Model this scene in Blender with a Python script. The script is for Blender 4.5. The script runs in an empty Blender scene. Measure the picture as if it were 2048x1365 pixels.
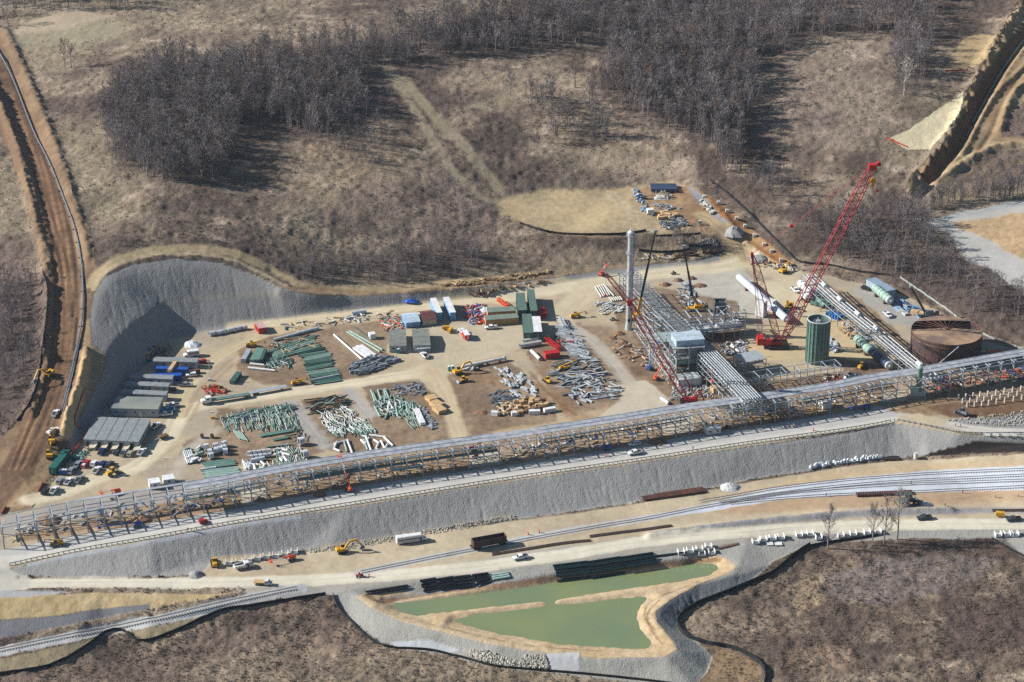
import bpy, math, random
import numpy as np
from mathutils import Vector, Matrix
from mathutils.geometry import delaunay_2d_cdt

R = math.radians
rnd = random.Random(11)
sc = bpy.context.scene

# ------------------------------------------------------------------ camera, sky, sun, exposure
CAMH, PITCH, FPX = 430.0, 25.0, 4570.0          # metres, degrees, focal length in photo pixels (2048 wide)
cd = bpy.data.cameras.new("aerial_camera"); cam = bpy.data.objects.new("aerial_camera", cd)
sc.collection.objects.link(cam); sc.camera = cam
cam.location = (0, 0, CAMH); cam.rotation_euler = (R(90 - PITCH), 0, 0)
cd.sensor_width = 36; cd.lens = 36 * FPX / 2048; cd.clip_start = 5; cd.clip_end = 30000

SUN_EL = 29.5
SUN_DIR = Vector((math.cos(R(SUN_EL)), -0.10, -math.sin(R(SUN_EL)))).normalized()   # way the light travels
w = bpy.data.worlds.new("World"); sc.world = w; w.use_nodes = True
nt = w.node_tree
sky = nt.nodes.new('ShaderNodeTexSky'); sky.sky_type = 'NISHITA'; sky.sun_disc = False
sky.sun_elevation = R(SUN_EL); sky.sun_rotation = math.atan2(-SUN_DIR.x, -SUN_DIR.y); sky.air_density = 1.3; sky.dust_density = .6; sky.ozone_density = 4.0
nt.links.new(sky.outputs[0], nt.nodes['Background'].inputs[0]); nt.nodes['Background'].inputs[1].default_value = 0.05
sd = bpy.data.lights.new("sun", 'SUN'); sd.energy = 5.0; sd.angle = R(0.5); sd.color = (1, 0.965, 0.91)
so = bpy.data.objects.new("sun", sd); sc.collection.objects.link(so)
so.rotation_euler = SUN_DIR.to_track_quat('-Z', 'Y').to_euler()
sc.view_settings.view_transform = 'Standard'; sc.view_settings.look = 'None'
sc.view_settings.exposure = 0.95; sc.view_settings.gamma = 1.0
sc.cycles.max_bounces = 4; sc.cycles.diffuse_bounces = 2; sc.cycles.glossy_bounces = 2
sc.cycles.use_denoising = False; sc.cycles.transparent_max_bounces = 6

# ------------------------------------------------------------------ survey: pixels of the photograph <-> ground
FW = np.array([0, math.cos(R(PITCH)), -math.sin(R(PITCH))]); UP = np.array([0, math.sin(R(PITCH)), math.cos(R(PITCH))])
def ray(u, v):
    u = np.asarray(u, float); v = np.asarray(v, float)
    a = (u - 1024) / FPX; b = -(v - 682.5) / FPX
    return np.stack([a, FW[1] + b * UP[1], FW[2] + b * UP[2]], -1)
def unz(u, v, z):
    d = ray(u, v); t = (z - CAMH) / d[..., 2]
    return d[..., 0] * t, d[..., 1] * t
def project(x, y, z):
    dep = y * FW[1] + (z - CAMH) * FW[2]; h = y * UP[1] + (z - CAMH) * UP[2]
    return 1024 + FPX * x / dep, 682.5 - FPX * h / dep

def _tab(seed): return np.random.RandomState(seed).rand(128, 128)
_tabs = {}
def vn(x, y, s, seed=0):                        # value noise, feature size s
    if seed not in _tabs: _tabs[seed] = _tab(seed)
    T = _tabs[seed]; X = x / s + 1000.3; Y = y / s + 1000.7
    i = np.floor(X).astype(int); j = np.floor(Y).astype(int); f = X - i; g = Y - j
    f = f * f * (3 - 2 * f); g = g * g * (3 - 2 * g); i &= 127; j &= 127; i2 = (i + 1) & 127; j2 = (j + 1) & 127
    return (T[i, j] * (1 - f) + T[i2, j] * f) * (1 - g) + (T[i, j2] * (1 - f) + T[i2, j2] * f) * g
def fbm(x, y, s, seed=0, o=4):
    r = 0; a = .5
    for k in range(o): r = r + a * vn(x, y, s / 2 ** k, seed + k); a *= .5
    return r / (1 - .5 ** o)

# breaklines of the terrain: (pixel x, pixel y, height)
Z0 = lambda *p: [(a, b, 0) for a, b in p]
BR = [
 [(-250,1200,-6),(20,1134,-4.6),(150,1106,-3),(300,1080,-1.5),(480,1047,0),(700,1012,0),(1000,964,0),(1270,925,0),(1500,890,0),(1700,862,0),(1790,844,0),(1850,853,0),(1920,867,-.3),(2048,873,-1),(2300,880,-2)],
 [(8,1147,-5.8),(60,1154,-6.4),(150,1156,-7),(300,1154,-7.6),(420,1122,-8),(600,1100,-8),(660,1098,-8),(790,1074,-8),(900,1054,-8),(1100,1030,-8),(1250,1008,-8),(1400,979,-8),(1500,960,-8),(1620,942,-8),(1700,928,-8),(1780,920,-8),(1840,918,-8),(2048,907,-8),(2300,895,-8)],
 [(1852,911,-6.6),(1900,895,-4.4),(1950,884,-3),(2048,886,-2.6),(2300,884,-3)],
 [(-250,1175,-6.5),(0,1165,-6.3),(300,1172,-7.6),(620,1162,-8.3),(1040,1122,-8.5),(1300,1085,-8.5),(1500,1064,-8.5),(1700,1052,-8.5),(2048,1045,-8.5),(2300,1040,-8.5)],
 [(-250,1205,-6.7),(0,1195,-6.5),(200,1187,-7.2),(460,1188,-8.3)],
 [(-250,1345,-12),(0,1302,-11.4),(150,1272,-10.7),(300,1243,-10),(450,1208,-9),(560,1186,-8.6)],
 [(-250,1405,-14),(0,1352,-13.5),(100,1335,-13.2),(170,1300,-12.7),(210,1265,-12.2),(250,1262,-12.2),(290,1283,-12.5),(350,1265,-12),(440,1225,-11),(500,1215,-10.5),(600,1200,-10),(660,1190,-9.8)],
 [(700,1186,-9.2),(740,1215,-9.6),(800,1240,-9.9),(880,1262,-10),(1000,1290,-10),(1100,1305,-10),(1200,1315,-10),(1330,1313,-10),(1356,1300,-10),(1340,1275,-10),(1312,1245,-10),(1308,1225,-10),(1340,1200,-10),(1400,1165,-10),(1465,1145,-9.6),(1478,1128,-9)],
 [(668,1196,-10.4),(700,1240,-13),(760,1285,-14.5),(800,1296,-14.7),(900,1307,-15),(960,1328,-15),(1100,1345,-15),(1250,1362,-15),(1340,1374,-15),(1388,1374,-15),(1413,1345,-15),(1422,1312,-14.8),(1395,1288,-14.5),(1360,1262,-14),(1356,1240,-13.8),(1390,1215,-13.4),(1480,1178,-12.5),(1550,1140,-11.5),(1600,1102,-10.6),(1650,1085,-10.2),(1760,1070,-9.8),(1900,1074,-9.8),(2048,1112,-11),(2300,1160,-12)],
 [(700,1180,-8.7),(900,1152,-8.7),(1100,1128,-8.7),(1300,1102,-8.7),(1430,1090,-8.7)],
 [(755,1205,-9.4),(850,1188,-9.4),(1000,1165,-9.4),(1100,1152,-9.4),(1250,1132,-9.4),(1370,1118,-9.4),(1440,1113,-9.4)],
 # water line, upper basin then lower basin
 [(783,1212,-12),(800,1203,-12),(860,1195,-12),(960,1181,-12),(1100,1166,-12),(1260,1147,-12),(1380,1129,-12),(1430,1127,-12),(1438,1136,-12),(1415,1152,-12),(1350,1164,-12),(1240,1180,-12),(1130,1196,-12),(1106,1203,-12)],
 [(783,1212,-12),(800,1224,-12),(830,1229,-12),(900,1224,-12),(1000,1212,-12),(1080,1203,-12),(1092,1204,-12)],
 [(908,1240,-12),(940,1232,-12),(1020,1224,-12),(1090,1214,-12),(1098,1210,-12)],
 [(1108,1210,-12),(1180,1207,-12),(1250,1197,-12),(1292,1193,-12),(1275,1215,-12),(1270,1238,-12),(1277,1262,-12),(1302,1288,-12),(1290,1299,-12),(1200,1293,-12),(1120,1288,-12),(1000,1266,-12),(930,1248,-12),(908,1240,-12)],
 [(815,1215,-13.6),(950,1200,-13.6),(1100,1183,-13.6),(1250,1164,-13.6),(1400,1140,-13.6)],
 [(970,1240,-13.6),(1098,1206,-13.4)],[(1100,1235,-13.6),(1240,1215,-13.6)],[(1100,1262,-13.6),(1220,1270,-13.6),(1265,1270,-13.6)],
 [(900,1229,-10.9),(1000,1217,-10.9),(1086,1206,-10.9)],[(1118,1203,-10.9),(1200,1193,-10.9),(1300,1178,-10.6)],
 # pad rear toe and the cut above it
 [(60,1012,0),(120,940,0),(145,905,0),(178,857,0),(193,838,0),(219,811,0),(244,780,0),(267,752,0),(297,725,0),(306,715,0),(336,674,0),(395,662,0),(470,651,0),(560,636,0),(700,621,0),(860,603,0),(1000,589,0),(1140,564,0),(1255,545,0),(1400,532,0),(1445,516,.6),(1500,520,0),(1560,530,0),(1620,545,0),(1700,562,0),(1780,580,0),(1830,600,0),(1900,640,0),(1960,680,0),(2048,706,0),(2300,760,0)],
 [(112,930,1),(140,880,2.4),(158,840,3.6),(178,799,6.8),(195,776,8.6),(205,748,10.4),(214,717,12),(217,703,12.4),(238,674,12.4),(265,649,11.8),(297,631,10.8),(330,606,9.8),(400,596,9),(480,590,8.2),(545,589,7.8)],
 [(85,930,1.5),(120,880,4),(140,820,7),(160,760,11.4),(178,700,14.6),(184,640,17),(192,590,19.5),(215,555,21.2),(260,533,22),(340,518,22),(430,524,19),(500,545,15),(560,574,10.8),(640,590,7.4),(700,590,5.8),(800,588,4.5),(900,582,4),(1000,572,3),(1130,553,1.6),(1200,540,1.4)],
 [(1210,528,1.6),(1300,516,1.8),(1400,508,2),(1432,500,2.2)],
 [(-120,-120,38),(10,80,33),(40,240,28),(80,400,23),(112,500,20),(125,600,17),(112,700,13.5),(88,800,8),(66,900,4),(45,980,.8),(0,1030,-1),(-200,1100,-3)],
 [(-200,500,14),(-200,700,6),(-200,900,1)],[(30,560,13),(40,700,8),(0,820,4),(0,930,1.5)],
 [(230,480,27),(330,470,26),(450,490,22),(560,520,14.5),(640,545,9),(760,560,6.5),(900,545,5),(1060,525,4),(1180,510,4)],
 [(700,470,14),(850,470,11),(980,470,9),(1120,470,8)],
 [(1000,405,13),(1090,378,14),(1230,375,13.5),(1330,362,13.5),(1400,392,12.5),(1470,440,10),(1500,470,6),(1520,505,2)],
 [(1020,440,11),(1100,466,9.6),(1200,470,9.2),(1300,464,9.4),(1410,460,8.6)],
 [(1440,470,6.6),(1478,492,3.4),(1494,508,1.2)],
 [(200,300,32),(400,250,36),(600,300,31),(800,300,28),(1000,300,25),(1200,330,19),(1400,350,18),(1550,400,14),(1700,400,16)],
 [(300,400,29),(600,420,22),(850,400,19)],[(1560,480,7),(1700,500,6),(1850,560,3),(2000,600,5),(2300,640,6)],
 [(1840,400,15),(1870,445,12),(1960,520,8),(2048,570,7),(2300,600,8)],[(2048,400,17),(2300,380,20)],
 [(-200,100,36),(-250,300,26)],
 [(0,0,42),(300,50,44),(700,60,46),(1000,60,46),(1300,100,40),(1600,120,44),(1900,120,46),(2048,120,46),(2350,120,46)],
 [(-500,-260,62),(200,-260,64),(1000,-260,64),(1700,-260,64),(2600,-260,64)],
 [(500,170,41),(900,180,37),(1500,260,30),(1700,260,32)],
 [(-300,1480,-16),(100,1400,-15.5),(600,1480,-16.5),(1000,1480,-17),(1500,1480,-17),(2048,1480,-17),(2400,1480,-17)],
 [(300,1330,-14.6),(600,1270,-14.2)],[(1550,1250,-13.6),(1700,1200,-13),(1900,1180,-12.5),(2048,1200,-13)],
]
PV, PE, PZ = [], [], []
for l in BR:
    s = len(PV)
    for (a, b, z) in l:
        x, y = unz(a, b, z); PV.append((float(x), float(y))); PZ.append(z)
    PE += [(s + i, s + i + 1) for i in range(len(l) - 1)]
# thin out doubles
cv, ce, cf, ov, _, _ = delaunay_2d_cdt([Vector(p) for p in PV], PE, [], 0, 0.05)
CZ = []
PVa = np.array(PV)
for k, o in enumerate(ov):
    if o: CZ.append(sum(PZ[i] for i in o) / len(o))
    else:
        d = np.hypot(PVa[:, 0] - cv[k].x, PVa[:, 1] - cv[k].y); i = np.argsort(d)[:2]
        CZ.append((PZ[i[0]] * d[i[1]] + PZ[i[1]] * d[i[0]]) / (d[i[0]] + d[i[1]] + 1e-6))

NT, NY = 860, 980
TT = np.linspace(-.29, .29, NT); YY = 590 * (1500 / 590) ** np.linspace(0, 1, NY)
GT, GY = np.meshgrid(TT, YY)                   # rows = y
GX = GT * GY
GZ = np.full(GX.shape, np.nan)
lY = np.log(YY / 590) / math.log(1500 / 590) * (NY - 1)
for f in cf:
    if len(f) != 3: continue
    a, b, c = [np.array((cv[i].x, cv[i].y)) for i in f]; za, zb, zc = [CZ[i] for i in f]
    lo = min(a[1], b[1], c[1]); hi = max(a[1], b[1], c[1])
    j0, j1 = np.searchsorted(YY, lo) - 1, np.searchsorted(YY, hi) + 1
    j0, j1 = max(j0, 0), min(j1, NY)
    ts = [a[0] / max(a[1], 1), b[0] / max(b[1], 1), c[0] / max(c[1], 1)]
    i0, i1 = max(np.searchsorted(TT, min(ts)) - 1, 0), min(np.searchsorted(TT, max(ts)) + 1, NT)
    if j0 >= j1 or i0 >= i1: continue
    X = GX[j0:j1, i0:i1]; Y = GY[j0:j1, i0:i1]
    den = (b[1]-c[1])*(a[0]-c[0]) + (c[0]-b[0])*(a[1]-c[1])
    if abs(den) < 1e-9: continue
    l1 = ((b[1]-c[1])*(X-c[0]) + (c[0]-b[0])*(Y-c[1])) / den; l2 = ((c[1]-a[1])*(X-c[0]) + (a[0]-c[0])*(Y-c[1])) / den; l3 = 1 - l1 - l2
    m = (l1 >= -1e-6) & (l2 >= -1e-6) & (l3 >= -1e-6)
    GZ[j0:j1, i0:i1][m] = (l1*za + l2*zb + l3*zc)[m]
for _ in range(400):                            # fill what the survey does not reach
    bad = np.isnan(GZ)
    if not bad.any(): break
    acc = np.zeros_like(GZ); n = np.zeros_like(GZ)
    for sh in ((0,1),(0,-1),(1,1),(1,-1)):
        r = np.roll(GZ, sh[1], sh[0])
        if sh[0] == 0: r[0 if sh[1] > 0 else -1] = np.nan
        else: r[:, 0 if sh[1] > 0 else -1] = np.nan
        ok = ~np.isnan(r); acc[ok] += r[ok]; n[ok] += 1
    fill = bad & (n > 0); GZ[fill] = acc[fill] / n[fill]
def blur(A, k):
    for _ in range(k):
        B = A.copy(); B[1:-1] = (A[:-2] + 2*A[1:-1] + A[2:]) / 4; A = B.copy(); A[:, 1:-1] = (B[:, :-2] + 2*B[:, 1:-1] + B[:, 2:]) / 4
    return A
GZs = blur(GZ, 60); wild = np.clip((GZ - 13) / 8, 0, 1)      # the wild hills are rounded, the built ground keeps its edges
GZ = blur(GZ, 5) * (1 - wild) + GZs * wild

def hz(x, y):                                   # height of the ground
    x = np.asarray(x, float); y = np.asarray(y, float)
    yc = np.clip(y, 591, 1499); t = np.clip(x / yc, -.2895, .2895)
    fi = (t + .29) / .58 * (NT - 1); fj = np.log(yc / 590) / math.log(1500 / 590) * (NY - 1)
    i = np.clip(fi.astype(int), 0, NT - 2); j = np.clip(fj.astype(int), 0, NY - 2); fi = fi - i; fj = fj - j
    return (GZ[j, i]*(1-fi) + GZ[j, i+1]*fi)*(1-fj) + (GZ[j+1, i]*(1-fi) + GZ[j+1, i+1]*fi)*fj
def ong(u, v):                                  # photo pixel -> point on the ground
    u = np.atleast_1d(np.asarray(u, float)); v = np.atleast_1d(np.asarray(v, float)); d = ray(u, v)
    zt = np.linspace(75, -20, 260)
    T = (zt[None] - CAMH) / d[:, 2:3]; X = d[:, 0:1]*T; Y = d[:, 1:2]*T
    below = zt[None] <= hz(X, Y); k = np.clip(np.argmax(below, 1), 1, 259); n = np.arange(len(u))
    a = zt[k-1] - hz(X[n, k-1], Y[n, k-1]); b = zt[k] - hz(X[n, k], Y[n, k]); f = np.clip(a / (a - b + 1e-9), 0, 1)
    z = zt[k-1] + (zt[k] - zt[k-1]) * f; t = (z - CAMH) / d[:, 2]
    return np.stack([d[:, 0]*t, d[:, 1]*t, z], -1)
def G(u, v): return Vector(ong(u, v)[0])
def gz(x, y): return float(hz(x, y))

def dist_line(pts, X, Y, reach):               # distance of grid points to a world polyline
    D = np.full(X.shape, 1e9)
    for (a, b) in zip(pts[:-1], pts[1:]):
        j0 = max(np.searchsorted(YY, min(a[1], b[1]) - reach) - 1, 0); j1 = np.searchsorted(YY, max(a[1], b[1]) + reach) + 1
        t0 = min(a[0]-reach, b[0]-reach); t1 = max(a[0]+reach, b[0]+reach); ym = [min(a[1], b[1]) - reach, max(a[1], b[1]) + reach]
        i0 = max(np.searchsorted(TT, min(t0/ym[0], t0/ym[1])) - 1, 0); i1 = np.searchsorted(TT, max(t1/ym[0], t1/ym[1])) + 1
        s = (slice(j0, j1), slice(i0, i1)); x = X[s]; y = Y[s]
        dx, dy = b[0]-a[0], b[1]-a[1]; q = np.clip(((x-a[0])*dx + (y-a[1])*dy) / (dx*dx + dy*dy + 1e-9), 0, 1)
        D[s] = np.minimum(D[s], np.hypot(x - a[0] - q*dx, y - a[1] - q*dy))
    return D
def smooth_px(p, n=6):
    o = []
    for k in range(len(p) - 1):
        p0, p1, p2, p3 = p[max(k-1, 0)], p[k], p[k+1], p[min(k+2, len(p)-1)]
        for i in range(n):
            t = i / n
            o.append(tuple(.5*((2*p1[c]) + (-p0[c]+p2[c])*t + (2*p0[c]-5*p1[c]+4*p2[c]-p3[c])*t*t + (-p0[c]+3*p1[c]-3*p2[c]+p3[c])*t**3) for c in range(2)))
    o.append(tuple(p[-1][:2])); return o
def wl(px, sm=True): 
    p = smooth_px(px) if sm else px
    return ong([a for a, b in p], [b for a, b in p])

# windrows, ditches, berms: (pixels, half width m, height m, lumpiness)
RELIEF = [
 ([(8,62),(55,160),(112,300),(150,420),(170,485),(176,520)], 2.8, 2.2, .6),
 ([(-40,150),(20,250),(58,360),(82,450),(98,530),(100,600),(96,680),(84,760),(60,830)], 3.0, 2.3, .7),
 ([(-60,110),(0,210),(45,340),(75,470),(92,560),(92,640),(86,720)], 2.0, 2.2, .6),
 ([(173,706),(166,745),(160,768)], 2.4, 2.6, .6),([(160,778),(142,820),(132,868)], 2.6, 3.0, .6),
 ([(150,630),(155,560),(146,470),(120,380),(80,290),(44,200),(14,120)], 1.2, -.8, .4),
 ([(150,700),(160,600),(165,520)], .8, -.7, .3),
 ([(-10,215),(40,310),(76,420),(108,520),(118,600),(112,690),(94,780),(66,850),(30,930)], 1.0, -.5, .5),([(0,205),(52,310),(90,420),(122,520),(132,600),(128,690),(110,780),(84,850),(46,930)], .9, -.45, .5),([(8,190),(66,310),(104,420),(136,520),(146,600),(140,690),(122,780),(98,850)], .8, -.4, .5),
 ([(2100,20),(2040,85),(1975,180),(1928,270),(1870,345),(1838,385)], 3.2, -4.6, .15),
 ([(2060,-20),(1990,95),(1950,170),(1928,230),(1900,280),(1860,335),(1822,372)], 4.2, 3.2, 1.5),
 ([(1822,372),(1835,388),(1880,365),(1930,328),(1990,298),(2060,292)], 2.6, 2.4, .6),
 ([(2080,60),(2025,130),(1985,200),(1955,250),(1930,300),(1890,345)], 2.0, 1.3, .8),([(2080,100),(2035,160),(2005,215),(1985,262),(1960,300)], 1.4, -.8, .6),
 ([(2060,165),(2028,190),(2012,225),(2000,262)], 2.5, 2.4, .8),([(2060,125),(1990,190),(1950,260),(1925,310)], 1.5, .9, .4),
 ([(1420,400),(1455,440),(1480,470),(1510,500),(1560,530),(1620,552)], 2.0, .9, 1.0),
 ([(1290,395),(1345,392)], 3, -1.2, .2),
 ([(300,1156),(150,1158),(40,1155)], 1.0, -.5, .1),
 ([(520,1080),(600,1090)], .1, .01, 0),
 ([(1300,1072),(1450,1052),(1600,1036),(1750,1025),(1900,1022)], 2.2, 1.3, .3),
 ([(760,1196),(740,1190)], 1, .3, 0),
 ([(560,585),(640,590),(760,588),(900,582),(1000,574)], 2, .8, .5),
 ([(545,540),(600,570),(700,584),(800,584)], 3, -1.2, .3),
 ([(1680,555),(1780,572),(1840,600),(1930,655),(2048,696)], 1.6, .9, .3),
]
for (px, hw, h, lump) in RELIEF:
    D = dist_line([tuple(p[:2]) for p in wl(px)], GX, GY, hw * 2.6)
    m = D < hw * 2.6
    n = 1 + lump * (fbm(GX[m], GY[m], 2.6, 31) - .5) * 1.6
    GZ[m] += h * n * np.exp(-(D[m] / hw) ** 2)

PU, PVv = project(GX, GY, GZ)                   # where each ground point is seen in the photograph (survey table)
JU = (fbm(GX, GY, 7, 5) - .5); JV = (fbm(GX, GY, 7, 15) - .5)

def lin(c): 
    c = np.array(c, float) / 255; return np.where(c <= .04045, c / 12.92, ((c + .055) / 1.055) ** 2.4)
KG = 0.60
COL = np.zeros(GX.shape + (3,)); PAR = np.zeros(GX.shape + (3,)); TAG = np.zeros(GX.shape, np.int8)
# wild field base: straw, bramble brown, greenish grass
n1 = fbm(GX, GY, 60, 3, 5); n2 = fbm(GX, GY, 22, 41, 5); n3 = fbm(GX * .7 + GY * .3, GY * 1.6, 9, 77, 4)
A = lin((150, 133, 114)); Bc = lin((102, 87, 78)); Cc = lin((140, 130, 106)); Dc = lin((182, 163, 143))
ww = np.clip((n1 * .35 + n2 * .45 + n3 * .2 - .48) * 6 + .5, 0, 1)[..., None]
COL[:] = Bc * (1 - ww) + A * ww
ww = np.clip((n1 - .56) * 8, 0, .32)[..., None]; COL[:] = COL * (1 - ww) + Cc * ww
ww = (np.clip((n3 - .60) * 7, 0, .8) * np.clip((n2 - .42) * 5, 0, 1))[..., None]; COL[:] = COL * (1 - ww) + Dc * ww
PAR[:] = (1, 0, 0)
# ------------------------------------------------------------------ zones of the ground
TAGS = ['ground', 'gravel_slope', 'gravel_road', 'plant_pad', 'dirt_track', 'rail_bed', 'dirt_bank', 'meadow']
def sdist(poly, U, V):
    ins = np.zeros(U.shape, bool); D = np.full(U.shape, 1e9); n = len(poly)
    for k in range(n):
        (x1, y1), (x2, y2) = poly[k], poly[(k+1) % n]
        c = ((y1 > V) != (y2 > V)) & (U < (x2-x1)*(V-y1)/((y2-y1) if y2 != y1 else 1e-9) + x1); ins ^= c
        dx, dy = x2-x1, y2-y1; q = np.clip(((U-x1)*dx + (V-y1)*dy) / (dx*dx+dy*dy+1e-9), 0, 1)
        D = np.minimum(D, np.hypot(U-x1-q*dx, V-y1-q*dy))
    return np.where(ins, D, -D)
def put(sel, wgt, col, par, tag):
    W = wgt[..., None]
    COL[sel] = COL[sel] * (1 - W) + col * W; PAR[sel] = PAR[sel] * (1 - W) + np.array(par) * W
    if tag is not None:
        t = TAG[sel]; t[wgt > .5] = TAGS.index(tag); TAG[sel] = t
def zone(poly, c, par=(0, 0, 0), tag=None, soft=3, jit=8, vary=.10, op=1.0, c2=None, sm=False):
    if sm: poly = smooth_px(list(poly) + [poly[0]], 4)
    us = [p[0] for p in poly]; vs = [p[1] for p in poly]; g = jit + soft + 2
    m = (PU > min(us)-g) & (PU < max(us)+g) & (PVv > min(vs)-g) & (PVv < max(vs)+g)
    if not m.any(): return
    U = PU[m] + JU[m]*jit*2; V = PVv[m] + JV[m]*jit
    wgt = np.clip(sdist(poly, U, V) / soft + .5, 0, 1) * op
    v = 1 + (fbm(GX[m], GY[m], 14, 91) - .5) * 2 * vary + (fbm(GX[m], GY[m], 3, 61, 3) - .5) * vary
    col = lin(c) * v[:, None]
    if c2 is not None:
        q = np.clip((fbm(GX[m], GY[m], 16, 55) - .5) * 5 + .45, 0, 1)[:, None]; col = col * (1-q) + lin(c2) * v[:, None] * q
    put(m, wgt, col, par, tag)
def line(px, width, c, par=None, tag=None, op=1.0, soft=.5, jit=.6, sm=True, vary=.1):      # width in metres
    pts = [tuple(p[:2]) for p in wl(px, sm)]; D = dist_line(pts, GX, GY, width + 2)
    m = D < width + 1.5
    d = D[m] + (fbm(GX[m], GY[m], 4, 8) - .5) * jit * 2
    wgt = np.clip((width / 2 - d) / soft + .5, 0, 1) * op
    v = 1 + (fbm(GX[m], GY[m], 5, 92) - .5) * 2 * vary
    W = wgt[..., None]; COL[m] = COL[m] * (1-W) + lin(c) * v[:, None] * W
    if par is not None: PAR[m] = PAR[m] * (1-W) + np.array(par) * W
    if tag == 'gravel_road' and width > 5 and op > .7:
        for q in range(5): ruts(pts, rut.uniform(-.42, .42) * width, .5, rut.choice((.90, .93, 1.05, .88)))
    if tag is not None:
        t = TAG[m]; t[wgt > .5] = TAGS.index(tag); TAG[m] = t
rut = random.Random(6)
def ruts(pts, off, hw, f):
    P = []
    for k, p in enumerate(pts):
        a, b = pts[max(k-1, 0)], pts[min(k+1, len(pts)-1)]; dx, dy = b[0]-a[0], b[1]-a[1]; l = math.hypot(dx, dy) + 1e-6
        o = off + math.sin(k * .9 + off) * .4; P.append((p[0] - dy/l*o, p[1] + dx/l*o))
    D = dist_line(P, GX, GY, 1.6); m = D < 1.5
    COL[m] *= (1 + (f - 1) * np.exp(-(D[m] / hw) ** 2) * (.5 + vn(GX[m], GY[m], 9, 71)))[:, None]
ROCK, CREAM, DIRT, GR2 = (156,154,151), (226,212,182), (168,140,108), (176,172,164)
P_ROCK, P_ROAD, P_DIRT, P_GRAV, P_BANK, P_GRASS = (0,1,0), (.06,.12,.15), (.1,.1,1), (.06,.35,.2), (.15,.1,.6), (1,0,0)

# --- leaf litter under the woods, with the shade among the trees put into its colour
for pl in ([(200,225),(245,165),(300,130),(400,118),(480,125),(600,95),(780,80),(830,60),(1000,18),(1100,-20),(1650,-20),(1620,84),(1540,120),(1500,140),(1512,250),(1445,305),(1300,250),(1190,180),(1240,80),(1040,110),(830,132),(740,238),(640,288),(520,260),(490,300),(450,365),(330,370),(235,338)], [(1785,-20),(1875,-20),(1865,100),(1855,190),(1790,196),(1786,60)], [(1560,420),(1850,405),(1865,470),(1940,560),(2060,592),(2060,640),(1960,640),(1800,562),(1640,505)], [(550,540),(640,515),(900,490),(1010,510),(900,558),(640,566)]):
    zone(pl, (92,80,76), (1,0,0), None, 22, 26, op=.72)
# --- back hills
zone([(20,62),(90,38),(180,32),(260,50),(250,75),(160,95),(60,95),(25,90)], (152,142,118), (.5,0,0), None, 20, 12)
zone([(40,45),(150,20),(240,30),(120,60),(30,68)], (176,160,136), (.3,0,0), None, 8, 8)
zone([(640,260),(760,240),(820,330),(860,420),(700,440),(560,380),(560,330)], (172,150,124), None or (.8,0,0), None, 30, 30, op=.5)
zone([(980,345),(1180,360),(1250,350),(1290,380),(1170,420),(1080,420)], (118,104,94), (1,0,0), None, 16, 20, op=.5)
zone([(720,360),(960,360),(1010,440),(1000,500),(800,500),(640,440)], (128,110,102), (1,0,0), None, 24, 30, op=.6)
zone([(1500,130),(1640,90),(1780,70),(1780,240),(1700,300),(1500,290)], (156,138,124), (1,0,0), None, 30, 30, op=.5)
zone([(1190,320),(1330,310),(1400,345),(1330,365),(1230,352)], (190,168,148), (.8,0,0), None, 18, 26, op=.6)
zone([(880,150),(1080,140),(1180,160),(1060,200),(900,190)], (182,162,138), (.7,0,0), None, 18, 26, op=.6)
zone([(945,190),(1010,185),(1030,215),(960,220)], (140,130,104), (.5,0,0), None, 12, 12, op=.7)
line([(770,140),(815,200),(850,255),(890,320),(905,345),(960,395),(1000,402)], 5, (168,154,128), (.3,0,.2), None, .75, 2)
line([(775,135),(830,190),(880,240),(925,290),(965,340),(1005,385),(1010,398)], 6, (168,154,128), (.3,0,.2), None, .7, 2)
zone([(790,150),(815,150),(905,270),(890,275),(840,215)], (160,148,120), (.3,0,0), None, 5, 5, op=.8)
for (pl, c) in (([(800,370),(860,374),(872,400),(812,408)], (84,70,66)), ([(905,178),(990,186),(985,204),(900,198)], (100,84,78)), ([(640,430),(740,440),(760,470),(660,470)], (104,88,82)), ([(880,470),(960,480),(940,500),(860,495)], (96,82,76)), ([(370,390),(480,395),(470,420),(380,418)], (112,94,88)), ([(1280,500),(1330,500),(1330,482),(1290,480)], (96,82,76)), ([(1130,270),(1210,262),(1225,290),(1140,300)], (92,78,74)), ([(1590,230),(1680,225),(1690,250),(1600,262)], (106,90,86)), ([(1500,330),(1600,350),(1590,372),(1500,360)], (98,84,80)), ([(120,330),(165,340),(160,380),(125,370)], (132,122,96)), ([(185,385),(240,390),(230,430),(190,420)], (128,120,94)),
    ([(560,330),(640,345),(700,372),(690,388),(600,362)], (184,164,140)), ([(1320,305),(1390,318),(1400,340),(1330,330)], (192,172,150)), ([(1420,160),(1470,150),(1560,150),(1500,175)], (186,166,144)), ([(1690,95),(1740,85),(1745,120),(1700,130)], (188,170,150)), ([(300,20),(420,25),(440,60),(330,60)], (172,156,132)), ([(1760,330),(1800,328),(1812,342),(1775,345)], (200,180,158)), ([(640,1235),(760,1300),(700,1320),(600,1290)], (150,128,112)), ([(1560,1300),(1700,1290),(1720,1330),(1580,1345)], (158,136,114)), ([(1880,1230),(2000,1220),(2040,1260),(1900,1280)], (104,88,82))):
    zone(pl, c, (1,0,0), None, 12, 18, op=.6)
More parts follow.
